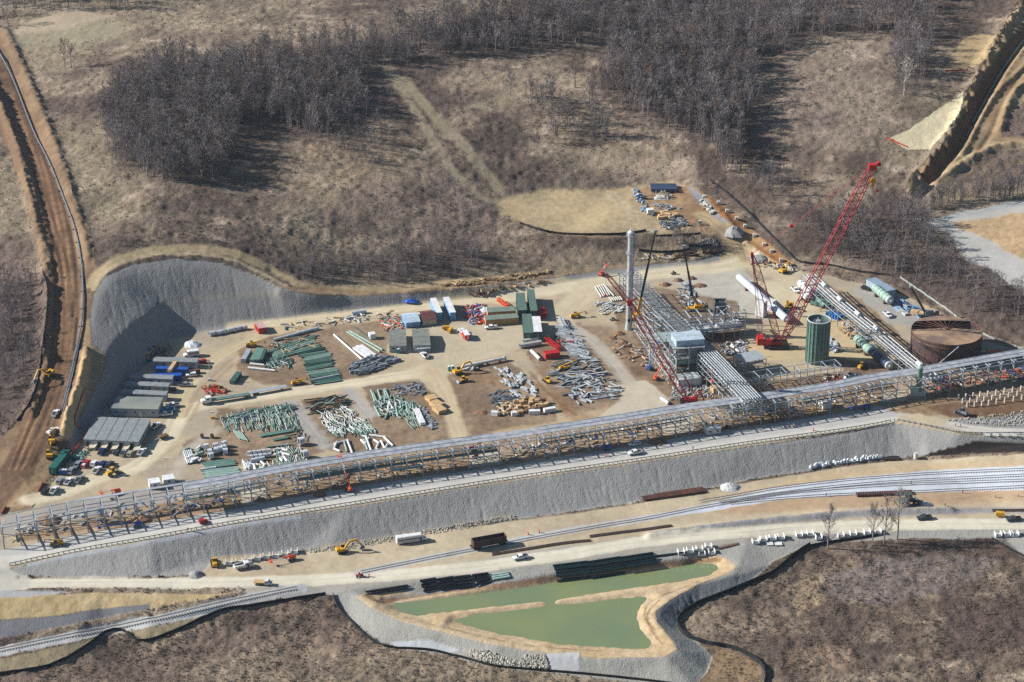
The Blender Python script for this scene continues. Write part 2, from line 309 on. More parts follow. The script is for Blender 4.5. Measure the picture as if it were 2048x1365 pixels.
for px in ([(560,290),(600,320),(650,350),(690,400),(740,430),(800,440)], [(1040,395),(1090,370),(1120,340),(1125,300)], [(200,180),(230,240),(240,320),(300,390),(420,430)], [(1440,350),(1480,380),(1530,420),(1560,470)], [(880,340),(900,400),(930,450),(1000,470)], [(1580,1180),(1700,1230),(1850,1250),(2000,1230)], [(120,1365),(260,1320),(420,1300),(600,1310)]):
    line(px, 1.4, (98,84,74), None, None, .5, 1.6)
line([(1755,100),(1750,160),(1752,210),(1760,250),(1770,275)], 3, (168,152,132), None, None, .5, 2)
line([(0,10),(100,22),(200,15)], 5, (170,156,134), None, None, .5, 2)
zone([(0,480),(60,520),(95,560),(92,700),(70,800),(0,900)], (122,104,96), (1,0,0), None, 12, 20, op=.75)
zone([(-80,560),(60,565),(84,610),(78,700),(56,790),(0,850),(-80,880)], (88,76,72), (1,0,0), None, 14, 20, op=.75)  # litter left of the corridor, darkened to carry the shadow of the woods
# tan field around the upper works
zone([(995,402),(1040,390),(1095,378),(1230,376),(1330,362),(1400,380),(1480,440),(1560,528),(1500,535),(1440,522),(1455,498),(1430,468),(1300,468),(1200,471),(1110,468),(1040,448),(1000,425)], (196,174,136), (.12,0,.7), 'meadow', 9, 14, c2=(176,158,124))
zone([(1262,378),(1310,372),(1380,372),(1420,400),(1450,440),(1440,462),(1400,466),(1350,440),(1300,430),(1265,400)], (160,128,98), P_DIRT, 'plant_pad', 8, 12, c2=(184,154,120))
zone([(1372,372),(1400,385),(1432,420),(1456,436),(1452,450),(1430,440),(1395,402)], (150,152,156), P_GRAV, 'plant_pad', 3, 3)
zone([(1395,375),(1470,430),(1540,490),(1590,530),(1560,532),(1490,480),(1440,430)], (150,102,62), P_DIRT, 'dirt_bank', 3, 6, c2=(178,140,98))
zone([(1210,378),(1250,392),(1290,440),(1320,466),(1280,466),(1250,430),(1225,400)], (190,172,138), (.1,0,.9), None, 3, 4)
# far right works
zone([(1860,440),(1920,425),(2048,398),(2100,390),(2100,600),(2048,590),(1980,540),(1930,520),(1900,470),(1850,448)], (186,184,178), P_GRAV, 'gravel_slope', 3, 6)
zone([(1900,445),(1960,440),(2048,425),(2100,425),(2100,520),(2048,520),(2010,500),(1960,470),(1915,460)], (190,162,126), P_DIRT, 'dirt_track', 4, 8)
zone([(1850,445),(1900,432),(2048,400),(2048,412),(1930,432),(1860,452)], (176,178,176), P_GRAV, None, 3, 3)
zone([(1775,277),(1820,258),(1880,215),(1925,188),(1920,225),(1890,265),(1860,300),(1810,298)], (226,212,176), (.3,.6,0), 'meadow', 2, 4)
zone([(1925,75),(1960,68),(2000,72),(1975,115),(1940,140),(1890,142),(1905,110)], (182,158,120), (.1,0,.8), 'dirt_bank', 3, 4)
zone([(2100,-20),(2100,290),(2048,295),(1990,302),(1940,328),(1880,368),(1835,392),(1812,385),(1818,360),(1850,325),(1895,275),(1922,235),(1930,190),(1960,140),(1990,80),(2040,0)], (180,158,126), P_BANK, 'dirt_track', 3, 6, c2=(162,136,104))
line([(2100,0),(2030,80),(1985,150),(1940,225),(1905,290),(1850,350)], 5, (104,78,54), P_DIRT, None, .8, 2)
zone([(2048,200),(2015,235),(2005,275),(2048,278),(2100,280),(2100,190)], (128,110,100), (1,0,0), None, 3, 5)
zone([(1880,385),(1945,330),(2000,312),(2100,312),(2100,370),(1950,392)], (122,104,92), (1,0,0), None, 4, 10, op=.6)
# --- pipeline corridor on the left
zone([(-80,60),(15,60),(45,120),(80,195),(118,290),(150,400),(182,480),(196,560),(186,640),(212,705),(205,750),(175,800),(158,850),(130,905),(60,1020),(0,1040),(-80,1060),(-80,900),(0,880),(70,790),(90,690),(95,560),(60,430),(20,310),(-40,200)], (146,121,95), P_BANK, 'dirt_track', 3, 7, c2=(126,102,80))
zone([(-60,150),(6,190),(50,300),(88,420),(105,520),(108,600),(100,700),(82,780),(40,860),(0,940),(0,1030),(60,960),(95,880),(125,820),(150,700),(160,620),(155,520),(140,440),(100,330),(50,200),(10,130),(-60,60)], (106,82,64), P_DIRT, 'dirt_track', 4, 4, c2=(126,100,78))
zone([(160,640),(185,640),(212,708),(204,752),(178,800),(150,850),(135,880),(140,830),(160,780),(172,720)], (170,144,112), (.1,.1,.8), 'dirt_track', 3, 4)
line([(172,706),(166,745),(160,770)], 4.2, (206,172,128), P_BANK, None, 1, 1)
line([(158,780),(142,820),(131,866)], 4.6, (218,186,142), P_BANK, None, 1, 1)
line([(30,1010),(70,960),(95,920)], 6, (200,170,130), P_DIRT, None, .6, 3)
for k in range(7):
    o = k * 6.5
    line([(10+o,190),(52+o,300),(84+o,420),(100+o,520),(104+o,600),(98+o,690),(80+o,780),(50+o,860),(18+o,940)], .8, (96,64,42) if k % 2 else (170,130,90), None, None, .45, .6)
# --- gravel cut behind the yard
zone([(184,690),(180,640),(186,590),(210,553),(262,530),(340,517),(430,524),(500,546),(560,576),(640,592),(760,588),(900,580),(1000,570),(1130,552),(1210,539),(1300,530),(1390,522),(1440,512),(1445,520),(1400,534),(1260,547),(1140,568),(1000,592),(860,606),(700,626),(560,641),(470,656),(398,668),(336,680),(297,731),(267,758),(219,817),(178,864),(146,900),(138,882),(160,838),(180,798),(205,752),(214,712)], ROCK, P_ROCK, 'gravel_slope', 2, 3, .06)
line([(216,704),(240,674),(268,648),(300,630),(335,610),(400,598),(480,591),(560,588)], 2.4, (166,160,148), (0,.5,.2), None, .7, 1.2)
line([(184,570),(205,540),(250,515),(330,498),(430,500),(500,520),(560,556),(620,578),(700,584),(800,576),(900,566),(1010,556),(1120,545)], 6.5, (180,160,126), (.15,0,.7), 'dirt_track', 1, 2)
line([(186,580),(202,552),(238,528),(300,510),(380,508),(450,516),(520,546),(570,572)], 2.4, (200,180,146), (.1,0,.7), None, .8, 1)
zone([(640,572),(760,585),(900,572),(1100,545),(1240,525),(1400,500),(1420,508),(1250,536),(1120,551),(900,582),(760,590),(640,592),(560,574)], (158,134,104), (.2,0,.8), 'dirt_bank', 3, 5)
zone([(1130,500),(1260,500),(1420,480),(1440,500),(1400,516),(1250,532),(1120,545),(1060,545)], (150,134,112), (.7,0,.3), None, 6, 8, op=.8)
# --- plant pad
zone([(60,1020),(130,935),(146,902),(178,862),(219,815),(267,756),(297,729),(336,678),(398,666),(470,655),(560,640),(700,625),(860,606),(1000,592),(1140,568),(1260,547),(1400,534),(1445,520),(1500,520),(1560,530),(1620,545),(1700,562),(1780,580),(1830,600),(1900,640),(1960,680),(2100,716),(2100,880),(1920,870),(1850,856),(1790,846),(1500,893),(1270,928),(1000,967),(700,1015),(480,1050),(300,1083),(150,1109),(20,1137),(0,1140),(-80,1150),(-80,1040)], (196,178,148), P_GRAV, 'plant_pad', 2, 3, c2=(180,166,144))
# brown earth of the lay-down blocks
D2 = (126,102,82)
for pl in ([(480,680),(560,672),(690,650),(790,640),(770,700),(790,730),(700,768),(600,778),(520,770),(470,740)], [(430,820),(580,808),(640,880),(650,905),(560,930),(470,930),(365,925),(360,890),(430,860)],
           [(600,800),(690,790),(740,880),(830,900),(740,915),(650,900)], [(725,770),(840,760),(880,800),(905,850),(925,905),(820,930),(740,880),(745,820)],
           [(890,730),(1010,712),(1090,790),(1120,850),(1000,868),(920,880),(905,800)], [(1050,680),(1160,645),(1230,740),(1245,790),(1220,820),(1120,825),(1060,720)],
           [(1150,650),(1220,655),(1290,740),(1330,770),(1260,790),(1190,700)], [(1260,760),(1420,740),(1560,760),(1700,740),(1900,700),(2048,700),(2048,760),(1500,880),(1300,900),(1260,850)],
           [(1220,560),(1480,600),(1480,720),(1260,760),(1230,640)], [(1640,560),(1720,600),(1880,740),(1700,760),(1600,640)]):
    zone(pl, D2, P_DIRT, None, 5, 9, c2=(158,134,108), op=.85)
zone([(1390,545),(1480,530),(1500,560),(1540,640),(1500,640),(1470,600),(1400,590),(1330,560)], (196,190,176), P_GRAV, None, 6, 8)
zone([(1500,560),(1600,560),(1640,600),(1620,640),(1560,640)], (212,198,168), P_GRAV, None, 6, 8)
zone([(1485,690),(1530,655),(1660,620),(1760,680),(1810,740),(1700,720),(1660,712),(1520,724)], (206,186,148), (.05,.1,.2), None, 2, 2)
zone([(1700,575),(1790,585),(1880,640),(1930,670),(1870,660),(1780,650)], (178,174,166), P_GRAV, None, 6, 8)
# roads on the pad
line([(60,1000),(130,985),(200,955),(270,935),(330,880),(362,830),(400,812),(470,800),(600,782),(720,765),(850,745),(930,735)], 8.5, CREAM, P_ROAD, 'gravel_road', 1, 2)
line([(360,830),(366,790),(400,745),(450,705),(500,680),(570,655),(700,632),(860,610),(1000,590),(1130,565)], 7, (210,192,156), P_ROAD, 'gravel_road', 1, 2)
line([(1000,598),(1130,575),(1230,560),(1340,545),(1440,535),(1500,520)], 12, (220,206,176), P_ROAD, 'gravel_road', 1, 3)
line([(470,655),(560,645),(700,630),(860,612),(1000,597)], 8, (222,206,172), P_ROAD, 'gravel_road', 1, 2)
line([(850,745),(900,730),(980,700),(1050,680),(1110,640),(1150,610),(1180,575)], 15, (214,198,166), P_ROAD, 'gravel_road', .95, 4)
zone([(790,660),(1000,640),(1100,640),(1060,700),(940,730),(870,745),(850,720),(800,712)], (204,190,162), P_GRAV, None, 8, 8, op=.9)
line([(860,740),(885,775),(905,830),(920,880),(925,905)], 7, (212,192,158), P_ROAD, 'gravel_road', 1, 2)
line([(925,900),(1000,870),(1100,855),(1180,835),(1250,815)], 8, (200,174,138), P_ROAD, 'gravel_road', .9, 3)
line([(1120,640),(1180,680),(1230,730),(1270,780),(1300,800)], 7, (196,186,170), P_ROAD, 'gravel_road', 1, 2)
zone([(1235,770),(1290,760),(1340,800),(1330,830),(1250,850),(1180,850),(1210,825),(1245,800)], (206,194,172), P_ROAD, 'gravel_road', 3, 5)
line([(585,806),(615,850),(645,892)], 6.5, (182,178,172), P_GRAV, 'gravel_road', .9, 3, 2.2)
line([(695,780),(720,805),(738,830)], 5.5, (186,182,176), P_GRAV, 'gravel_road', .9, 3, 2.2)
line([(430,860),(380,900),(352,945),(345,975)], 5, (202,192,174), P_GRAV, None, .8, 3)
line([(1500,530),(1560,550),(1610,580),(1640,620)], 12, (214,198,164), P_ROAD, None, .8, 4)
line([(1495,520),(1478,492),(1450,465),(1420,440),(1400,430)], 7, (196,172,134), P_ROAD, 'gravel_road', 1, 2)
line([(1040,700),(1100,720),(1060,760)], 2, (140,108,78), None, None, .4, 2)
line([(920,740),(980,760),(1060,770),(1120,810),(1160,835)], 9, (158,124,90), P_DIRT, None, .6, 4)
for (px, c) in (([(370,835),(400,780),(450,730),(500,690)], (176,146,110)), ([(380,842),(412,785),(460,735),(520,690)], (176,146,110)), ([(950,725),(1040,700),(1120,650)], (184,160,126)),
                ([(1060,745),(1100,790),(1150,830)], (128,96,68)), ([(730,880),(780,920),(800,945)], (124,92,66)), ([(745,875),(800,920),(820,940)], (124,92,66)), ([(880,880),(850,930)], (120,90,64))):
    line(px, 1.6, c, None, None, .6, 1)
# rack strip and the road in front of it
zone([(10,1045),(200,1000),(480,960),(640,925),(900,890),(1200,845),(1500,800),(1800,760),(2100,715),(2100,790),(1850,835),(1800,825),(1560,858),(1280,895),(1000,935),(700,985),(500,1018),(300,1048),(120,1075),(40,1085)], (156,130,102), P_DIRT, 'plant_pad', 3, 6, c2=(182,158,128))
zone([(10,1035),(200,992),(340,975),(480,955),(520,975),(300,1010),(100,1050),(10,1070)], (176,170,162), P_GRAV, None, 4, 5)
line([(-60,1125),(30,1112),(150,1092),(300,1062),(480,1032),(700,1000),(1000,951),(1270,911),(1500,876),(1700,850),(1790,834),(1860,842),(1960,858),(2100,866)], 6.6, (218,212,200), P_ROAD, 'gravel_road', 1, 1)
zone([(9,1100),(151,1071),(316,1044),(445,1023),(571,998),(725,972),(903,946),(1035,928),(1150,910),(1264,892),(1392,870),(1533,850),(1672,828),(1756,812),(1800,830),(1790,842),(1700,858),(1500,887),(1270,922),(1000,961),(700,1009),(480,1044),(300,1077),(150,1103),(20,1131),(-60,1135),(-60,1105)], (196,194,190), P_ROAD, 'gravel_road', 1.5, 2)
line([(-60,1128),(30,1118),(150,1097),(300,1070),(480,1038),(700,1004),(1000,956),(1270,917),(1500,882),(1700,854),(1790,838)], 4.4, (220,215,204), P_ROAD, 'gravel_road', .8, 1.5)
zone([(1785,845),(1800,830),(1840,828),(1900,845),(1880,852)], (206,190,160), P_ROAD, None, 3, 3)
for pl in ([(480,980),(530,972),(532,1005),(485,1012)], [(935,910),(1000,902),(1003,928),(936,938)], [(1322,835),(1385,828),(1388,862),(1324,870)], [(1762,785),(1810,778),(1815,800),(1768,806)]):
    zone(pl, (202,192,172), P_ROAD, 'gravel_road', 2, 2)
zone([(1850,815),(2100,780),(2100,830),(1960,835),(1900,835)], (126,98,74), P_DIRT, None, 4, 6)
zone([(1900,838),(2000,835),(2100,818),(2100,858),(1990,856),(1930,848)], (160,160,160), P_ROCK, None, 2, 4)
# --- embankment below the guard rail
zone([(20,1137),(150,1109),(300,1083),(480,1050),(700,1015),(1000,967),(1270,928),(1500,893),(1700,865),(1790,847),(1850,856),(1920,870),(2048,876),(2100,878),(2100,900),(1980,884),(1900,895),(1845,912),(1780,917),(1700,926),(1620,940),(1500,960),(1400,980),(1250,1008),(1100,1031),(900,1055),(790,1075),(660,1100),(600,1102),(440,1118),(400,1150),(250,1155),(60,1153),(12,1146)], (172,170,166), P_ROCK, 'gravel_slope', 2, 3, .06)
line([(60,1130),(150,1111),(300,1085),(480,1051),(600,1035)], 1.8, (196,200,206), P_GRAV, None, .8, .8)
line([(1020,1034),(920,1051),(800,1072),(700,1088),(620,1100)], 2.4, (186,176,156), P_ROCK, None, .8, .8)
zone([(1842,915),(1900,896),(1950,883),(2048,887),(2100,887),(2100,902),(1950,908)], (52,44,42), (.1,.4,.3), 'gravel_slope', 1.5, 3, .2)  # dark netted ground on the nose, with its shade put into the colour too
# --- lower level: work strip, rails, haul road
zone([(430,1114),(660,1100),(790,1077),(900,1058),(1100,1033),(1250,1011),(1400,984),(1500,964),(1620,944),(1700,931),(1780,922),(1840,920),(2100,905),(2100,1040),(1700,1050),(1500,1062),(1300,1082),(1040,1120),(620,1160),(300,1165),(400,1150)], (196,178,150), (.05,.1,.4), 'dirt_track', 2, 4, c2=(206,190,160))
zone([(1400,1010),(1700,985),(2100,968),(2100,1000),(1700,1015),(1450,1030)], (192,158,124), (.05,.1,.4), None, 6, 6, op=.7)
zone([(1620,948),(1780,930),(2100,918),(2100,940),(1800,950),(1600,985),(1500,990)], (206,182,146), (.05,.1,.4), None, 4, 6, op=.8)
line([(1320,1066),(1450,1050),(1600,1036),(1750,1026),(1900,1022),(2100,1022)], 4, (160,160,162), P_ROCK, None, .9, 2)
line([(880,1138),(1000,1118),(1100,1102),(1200,1090),(1330,1068)], 3, (176,176,176), P_GRAV, None, .8, 2)
zone([(470,1168),(760,1148),(1040,1118),(1300,1078),(1500,1060),(1700,1048),(2100,1043),(2100,1078),(1900,1074),(1640,1086),(1440,1122),(1000,1168),(760,1200),(655,1192),(500,1192)], (178,172,160), P_GRAV, 'gravel_slope', 2, 2)
line([(-80,1172),(150,1165),(400,1166),(620,1160),(760,1152),(900,1140),(1040,1122),(1200,1098),(1300,1082),(1500,1064),(1700,1052),(1900,1048),(2100,1050)], 7.6, (232,224,202), P_ROAD, 'gravel_road', 1, 1)
zone([(-80,1120),(10,1110),(20,1140),(60,1156),(60,1175),(-80,1200)], (214,208,194), P_ROAD, 'gravel_road', 3, 3)
zone([(-80,1180),(60,1182),(150,1184),(60,1196),(-80,1200)], (186,186,186), P_ROAD, None, 3, 2)
zone([(-80,1196),(60,1194),(180,1185),(460,1188),(400,1200),(300,1218),(180,1225),(80,1236),(-80,1246)], (206,184,142), (.35,.1,.2), 'meadow', 2, 4, c2=(192,168,126))
zone([(-80,1246),(0,1240),(120,1232),(200,1218),(300,1208),(302,1218),(200,1238),(80,1262),(-80,1292)], (128,128,132), P_ROCK, 'gravel_slope', 2, 3)
zone([(-80,1330),(0,1318),(200,1275),(400,1235),(560,1200),(660,1190),(500,1214),(440,1225),(350,1262),(290,1280),(250,1260),(205,1268),(165,1300),(100,1332),(0,1352),(-80,1370)], (158,144,116), (.45,0,.2), 'meadow', 3, 4)
# rails beds
line([(-80,1320),(0,1303),(150,1272),(300,1243),(450,1208),(560,1184),(600,1178)], 5.2, (200,200,198), P_GRAV, 'rail_bed', 1, .8)
line([(720,1146),(900,1108),(1100,1068),(1300,1036),(1450,1010),(1560,990)], 4.2, (202,202,200), P_GRAV, 'rail_bed', 1, .8)
zone([(1250,1042),(1400,1012),(1560,974),(1700,956),(1850,942),(2100,930),(2100,980),(1850,984),(1700,990),(1560,1000),(1400,1026)], (216,222,230), P_GRAV, 'rail_bed', 2, 4)
zone([(560,1190),(660,1180),(700,1182),(660,1192),(560,1200)], (180,178,172), P_GRAV, None, 3, 3)
# --- pond surroundings
zone([(664,1190),(700,1180),(760,1178),(900,1155),(1100,1130),(1300,1104),(1440,1090),(1560,1072),(1900,1060),(2100,1060),(2100,1140),(2048,1110),(1985,1078),(1900,1080),(1760,1072),(1650,1087),(1600,1102),(1550,1140),(1480,1178),(1390,1213),(1357,1240),(1362,1262),(1396,1286),(1424,1312),(1414,1345),(1390,1372),(1340,1375),(1250,1364),(1100,1347),(960,1329),(900,1308),(800,1297),(760,1286),(700,1241),(668,1197)], (172,170,162), P_ROCK, 'gravel_slope', 2, 3, .06)
zone([(1340,1200),(1400,1168),(1480,1150),(1550,1125),(1480,1172),(1390,1210),(1358,1236),(1345,1260),(1320,1240),(1322,1215)], (128,130,134), P_ROCK, None, 4, 4)
zone([(1545,1125),(1600,1098),(1640,1086),(1600,1105),(1550,1142),(1500,1165)], (120,108,92), (.8,0,.2), 'meadow', 3, 3)
zone([(712,1192),(760,1182),(850,1186),(1000,1164),(1250,1132),(1370,1118),(1435,1112),(1460,1120),(1474,1136),(1460,1146),(1400,1168),(1340,1202),(1310,1225),(1314,1245),(1342,1275),(1358,1300),(1332,1314),(1200,1317),(1100,1307),(1000,1292),(880,1264),(800,1242),(740,1216)], (210,186,150), (.1,.1,.8), 'dirt_bank', 2, 3, c2=(200,174,136))
line([(757,1204),(850,1189),(1000,1166),(1100,1153),(1250,1133),(1370,1119)], 2.4, (164,162,160), P_ROCK, None, .9, .8)
line([(735,1192),(760,1205),(785,1200)], 3, (140,112,82), P_DIRT, None, .7, 1)
for px in ([(1310,1260),(1290,1235),(1300,1205),(1360,1178),(1430,1150)], [(1326,1290),(1300,1255),(1296,1225),(1320,1200)], [(800,1232),(900,1258),(1050,1290),(1200,1303)]):
    line(px, .6, (130,98,66), None, None, .7, .4)
for px in ([(760,1205),(840,1193),(1000,1171),(1240,1139),(1400,1122),(1440,1120)], ):
    line(px, 1.6, (150,108,70), None, None, .7, .6)
zone([(940,1300),(980,1305),(1040,1325),(1050,1312),(1090,1310),(1098,1338),(1000,1334),(935,1312)], (206,200,180), P_ROCK, None, 2, 4, .2)
zone([(1095,1308),(1158,1304),(1160,1344),(1100,1340)], (204,206,206), P_GRAV, None, 2, 3)
zone([(780,1285),(860,1280),(920,1300),(900,1308),(790,1295)], (202,206,208), P_GRAV, None, 3, 3)
zone([(1425,1290),(1480,1306),(1515,1330),(1525,1365),(1390,1380),(1415,1345),(1424,1315)], (150,126,98), (.6,0,.3), 'meadow', 4, 5)
zone([(1985,1078),(2010,1062),(2100,1090),(2100,1140)], (184,182,174), P_GRAV, None, 2, 2)
# foreground brush patches
for (pl, c) in (([(1660,1150),(1750,1120),(1900,1110),(2000,1120),(1960,1160),(1850,1195),(1740,1210),(1670,1200)], (134,122,118)), ([(1560,1180),(1640,1150),(1660,1200),(1600,1230)], (176,154,126)),
                ([(0,1290+60),(300,1300),(500,1250),(560,1280),(300,1365),(0,1380)], (126,108,96)), ([(180,1300),(260,1262),(280,1290),(210,1330)], (78,66,60)), ([(430,1235),(520,1220),(520,1250),(440,1262)], (92,78,70)), ([(1940,1080),(2010,1075),(2048,1120),(2000,1115)], (90,72,64)), ([(1700,1100),(1850,1085),(1900,1100),(1800,1120)], (96,80,74))):
    zone(pl, c, (1,0,0), None, 8, 14, op=.7)
for px in ([(600,1300),(700,1320),(820,1365)],):
    line(px, 1.2, (150,136,112), None, None, .3, 1)

COL *= KG
# wheel tracks wandering over the pad and the lower works
for k in range(90):
    low = k % 4 == 0
    u, v = (rut.uniform(500, 2000), 0) if low else (rut.uniform(180, 1850), 0)
    v = (1150 - (u - 500) * .09 - rut.uniform(0, 40)) if low else (1000 - (u - 180) * .13 - rut.uniform(20, 300) * min((u - 100) / 700, 1))
    a, l, cu = rut.uniform(-.5, .3), rut.uniform(40, 170), rut.uniform(-30, 30); q = [(u, v), (u + l*.5*math.cos(a), v + l*.25*math.sin(a) + cu*.3), (u + l*math.cos(a), v + l*.5*math.sin(a) + cu)]
    w_ = [tuple(p[:2]) for p in wl(q)]; f = rut.choice((.86, .9, .92, 1.07)); ruts(w_, .9, .35, f); ruts(w_, -.9, .35, f)
# small real relief so that the low sun grazes it
fieldw = PAR[..., 0]; rockw = PAR[..., 1]; dirtw = PAR[..., 2]
GZ += fieldw * ((fbm(GX, GY, 3.2, 201, 3) - .5) * 1.5 + (fbm(GX, GY, 14, 301, 3) - .5) * 1.6) + rockw * (fbm(GX, GY, 1.6, 221, 2) - .5) * .16 + dirtw * (fbm(GX, GY, 2.2, 231, 3) - .5) * .32
# erosion rills running down the gravel slopes
rr = np.random.RandomState(4)
def rills(poly, n, L, dz=-.10, hw=.5):
    us = [p[0] for p in poly]; vs = [p[1] for p in poly]; k = 0
    while k < n:
        u, v = rr.uniform(min(us), max(us)), rr.uniform(min(vs), max(vs))
        if sdist(poly, np.array([u]), np.array([v]))[0] < 0: continue
        k += 1; l = rr.uniform(.4, 1) * L; a = rr.uniform(.05, .5)
        p = ong([u, u + a*l*.5, u + a*l], [v, v + l*.5, v + l])
        D = dist_line([tuple(q[:2]) for q in p], GX, GY, 2); m = D < 1.6
        GZ[m] += dz * np.exp(-(D[m] / hw) ** 2)
EMB = [(150,1112),(480,1054),(1000,970),(1500,896),(1790,850),(1850,860),(1780,900),(1500,945),(1250,990),(900,1035),(600,1080),(300,1130)]
rills(EMB, 170, 34); rills([(190,620),(215,560),(262,535),(340,522),(430,528),(560,580),(700,595),(640,615),(560,620),(400,640),(330,600),(240,660)], 120, 30)
rills([(1340,1200),(1480,1150),(1540,1130),(1390,1200),(1350,1240)], 40, 18); rills([(720,1225),(900,1270),(1300,1320),(1380,1330),(1300,1350),(900,1300),(740,1260)], 30, 14)

# ------------------------------------------------------------------ materials
def N(nt, t, **k):
    n = nt.nodes.new(t)
    for a, b in k.items(): setattr(n, a, b)
    return n
def ground_material():
    m = bpy.data.materials.new("ground_surface"); m.use_nodes = True; nt = m.node_tree; L = nt.links.new
    bs = nt.nodes['Principled BSDF']; bs.inputs['Roughness'].default_value = .95; bs.inputs['Specular IOR Level'].default_value = .15
    geo = N(nt, 'ShaderNodeNewGeometry'); col = N(nt, 'ShaderNodeAttribute', attribute_name='tint'); par = N(nt, 'ShaderNodeAttribute', attribute_name='kind_mix')
    sp = N(nt, 'ShaderNodeSeparateColor'); L(par.outputs['Color'], sp.inputs[0])
    def noise(s, d=4, r=.6):
        n = N(nt, 'ShaderNodeTexNoise'); n.inputs['Scale'].default_value = s; n.inputs['Detail'].default_value = d; n.inputs['Roughness'].default_value = r; L(geo.outputs['Position'], n.inputs['Vector']); return n.outputs[0]
    def math_(op, a, b=None, c=None):
        n = N(nt, 'ShaderNodeMath', operation=op)
        for i, q in enumerate((a, b, c)):
            if q is None: continue
            if isinstance(q, (int, float)): n.inputs[i].default_value = q
            else: L(q, n.inputs[i])
        return n.outputs[0]
    def rng(v, a, b, c, d):
        n = N(nt, 'ShaderNodeMapRange'); L(v, n.inputs[0])
        for i, q in enumerate((a, b, c, d)): n.inputs[i+1].default_value = q
        return n.outputs[0]
    g = rng(noise(.55, 6, .72), .34, .66, -1, 1); g2 = rng(noise(.13, 4, .6), .35, .65, -1, 1); gv = rng(noise(1.7, 3, .7), .3, .7, -1, 1)
    vor = N(nt, 'ShaderNodeTexVoronoi'); vor.inputs['Scale'].default_value = 1.5; L(geo.outputs['Position'], vor.inputs['Vector'])
    rk = rng(vor.outputs['Distance'], 0, .8, .35, -.55); d1 = rng(noise(.3, 5, .7), .35, .65, -1, 1); d2 = rng(noise(.06, 3, .5), .35, .65, -1, 1)
    fac = math_('MULTIPLY_ADD', math_('MULTIPLY_ADD', g, .26, math_('MULTIPLY', gv, .14)), sp.outputs[0], 1.0)
    fac = math_('MULTIPLY_ADD', math_('MULTIPLY', g2, .14), sp.outputs[0], fac)
    fac = math_('MULTIPLY_ADD', math_('ADD', math_('MULTIPLY', rk, .17), math_('MULTIPLY', gv, .14)), sp.outputs[1], fac)
    fac = math_('MULTIPLY_ADD', math_('ADD', math_('MULTIPLY', d1, .22), math_('MULTIPLY', gv, .06)), sp.outputs[2], fac)
    fac = math_('ADD', fac, math_('MULTIPLY', d2, .05)); fac = math_('MAXIMUM', fac, .25)
    mx = N(nt, 'ShaderNodeVectorMath', operation='SCALE'); L(col.outputs['Color'], mx.inputs[0]); L(fac, mx.inputs['Scale'])
    L(mx.outputs[0], bs.inputs['Base Color'])
    bp = N(nt, 'ShaderNodeBump'); bp.inputs['Strength'].default_value = 1; bp.inputs['Distance'].default_value = 1
    h = math_('MULTIPLY', math_('MULTIPLY', noise(.9, 4, .7), sp.outputs[0]), .6)
    h = math_('MULTIPLY_ADD', math_('MULTIPLY', vor.outputs['Distance'], sp.outputs[1]), -.10, h)
    h = math_('MULTIPLY_ADD', math_('MULTIPLY', noise(1.1, 4, .7), sp.outputs[2]), .16, h)
    L(h, bp.inputs['Height']); L(bp.outputs[0], bs.inputs['Normal'])
    return m
GM = ground_material()

# one sheet out to the horizon: fine where it is seen, coarse beyond
tx = np.concatenate([[-4, -2.4, -1.4, -.8, -.45, -.34], TT, [.34, .45, .8, 1.4, 2.4, 4]]); ty = np.concatenate([[60, 250, 420, 530], YY, [1600, 1800, 2300, 3200, 5000, 9000, 16000]])
HX, HY = np.meshgrid(tx, ty); HX = HX * HY
ci = np.clip(np.arange(len(tx)) - 6, 0, NT - 1); cj = np.clip(np.arange(len(ty)) - 4, 0, NY - 1)
HZ = GZ[cj][:, ci].copy(); HC = COL[cj][:, ci]; HP = PAR[cj][:, ci]; HT = TAG[cj][:, ci]
HZ[NY+4:] += (HY[NY+4:] - 1500) * .02
out = np.zeros(HZ.shape, bool); out[:, :6] = out[:, -6:] = True; out[:4] = out[-7:] = True
HT[out] = 0; av = COL[TAG == 0].mean(0); HC[out] = av; HP[out] = (1, 0, 0)
ny, nx = HZ.shape
fa = (HT[:-1, :-1]); ids = np.arange(ny*nx).reshape(ny, nx)
quads = np.stack([ids[:-1, :-1], ids[:-1, 1:], ids[1:, 1:], ids[1:, :-1]], -1).reshape(-1, 4); ft = fa.reshape(-1)
allv = np.stack([HX, HY, HZ], -1).reshape(-1, 3); allc = HC.reshape(-1, 3); allp = HP.reshape(-1, 3)
def grid_mesh(name, V, Q, attrs, mat, smooth=True):
    me = bpy.data.meshes.new(name); k = Q.shape[1]
    me.vertices.add(len(V)); me.vertices.foreach_set('co', V.astype(np.float32).ravel())
    me.loops.add(Q.size); me.loops.foreach_set('vertex_index', Q.astype(np.int32).ravel())
    me.polygons.add(len(Q)); me.polygons.foreach_set('loop_start', np.arange(0, Q.size, k, dtype=np.int32)); me.polygons.foreach_set('loop_total', np.full(len(Q), k, np.int32))
    if smooth: me.polygons.foreach_set('use_smooth', np.ones(len(Q), bool))
    for an, arr in attrs.items():
        a = me.attributes.new(an, 'FLOAT_COLOR', 'POINT'); c = np.ones((len(V), 4), np.float32); c[:, :3] = arr; a.data.foreach_set('color', c.ravel())
    me.materials.append(mat); me.update(calc_edges=True); return me
def link(o, parent=None):
    sc.collection.objects.link(o)
    if parent is not None: o.parent = parent
    return o
for ti, tn in enumerate(TAGS):
    Q = quads[ft == ti]
    if not len(Q): continue
    u, inv = np.unique(Q, return_inverse=True)
    me = grid_mesh(tn, allv[u], inv.reshape(Q.shape), {'tint': allc[u], 'kind_mix': allp[u]}, GM)
    o = link(bpy.data.objects.new(tn, me)); o['kind'] = 'structure'
print("terrain", nx*ny)

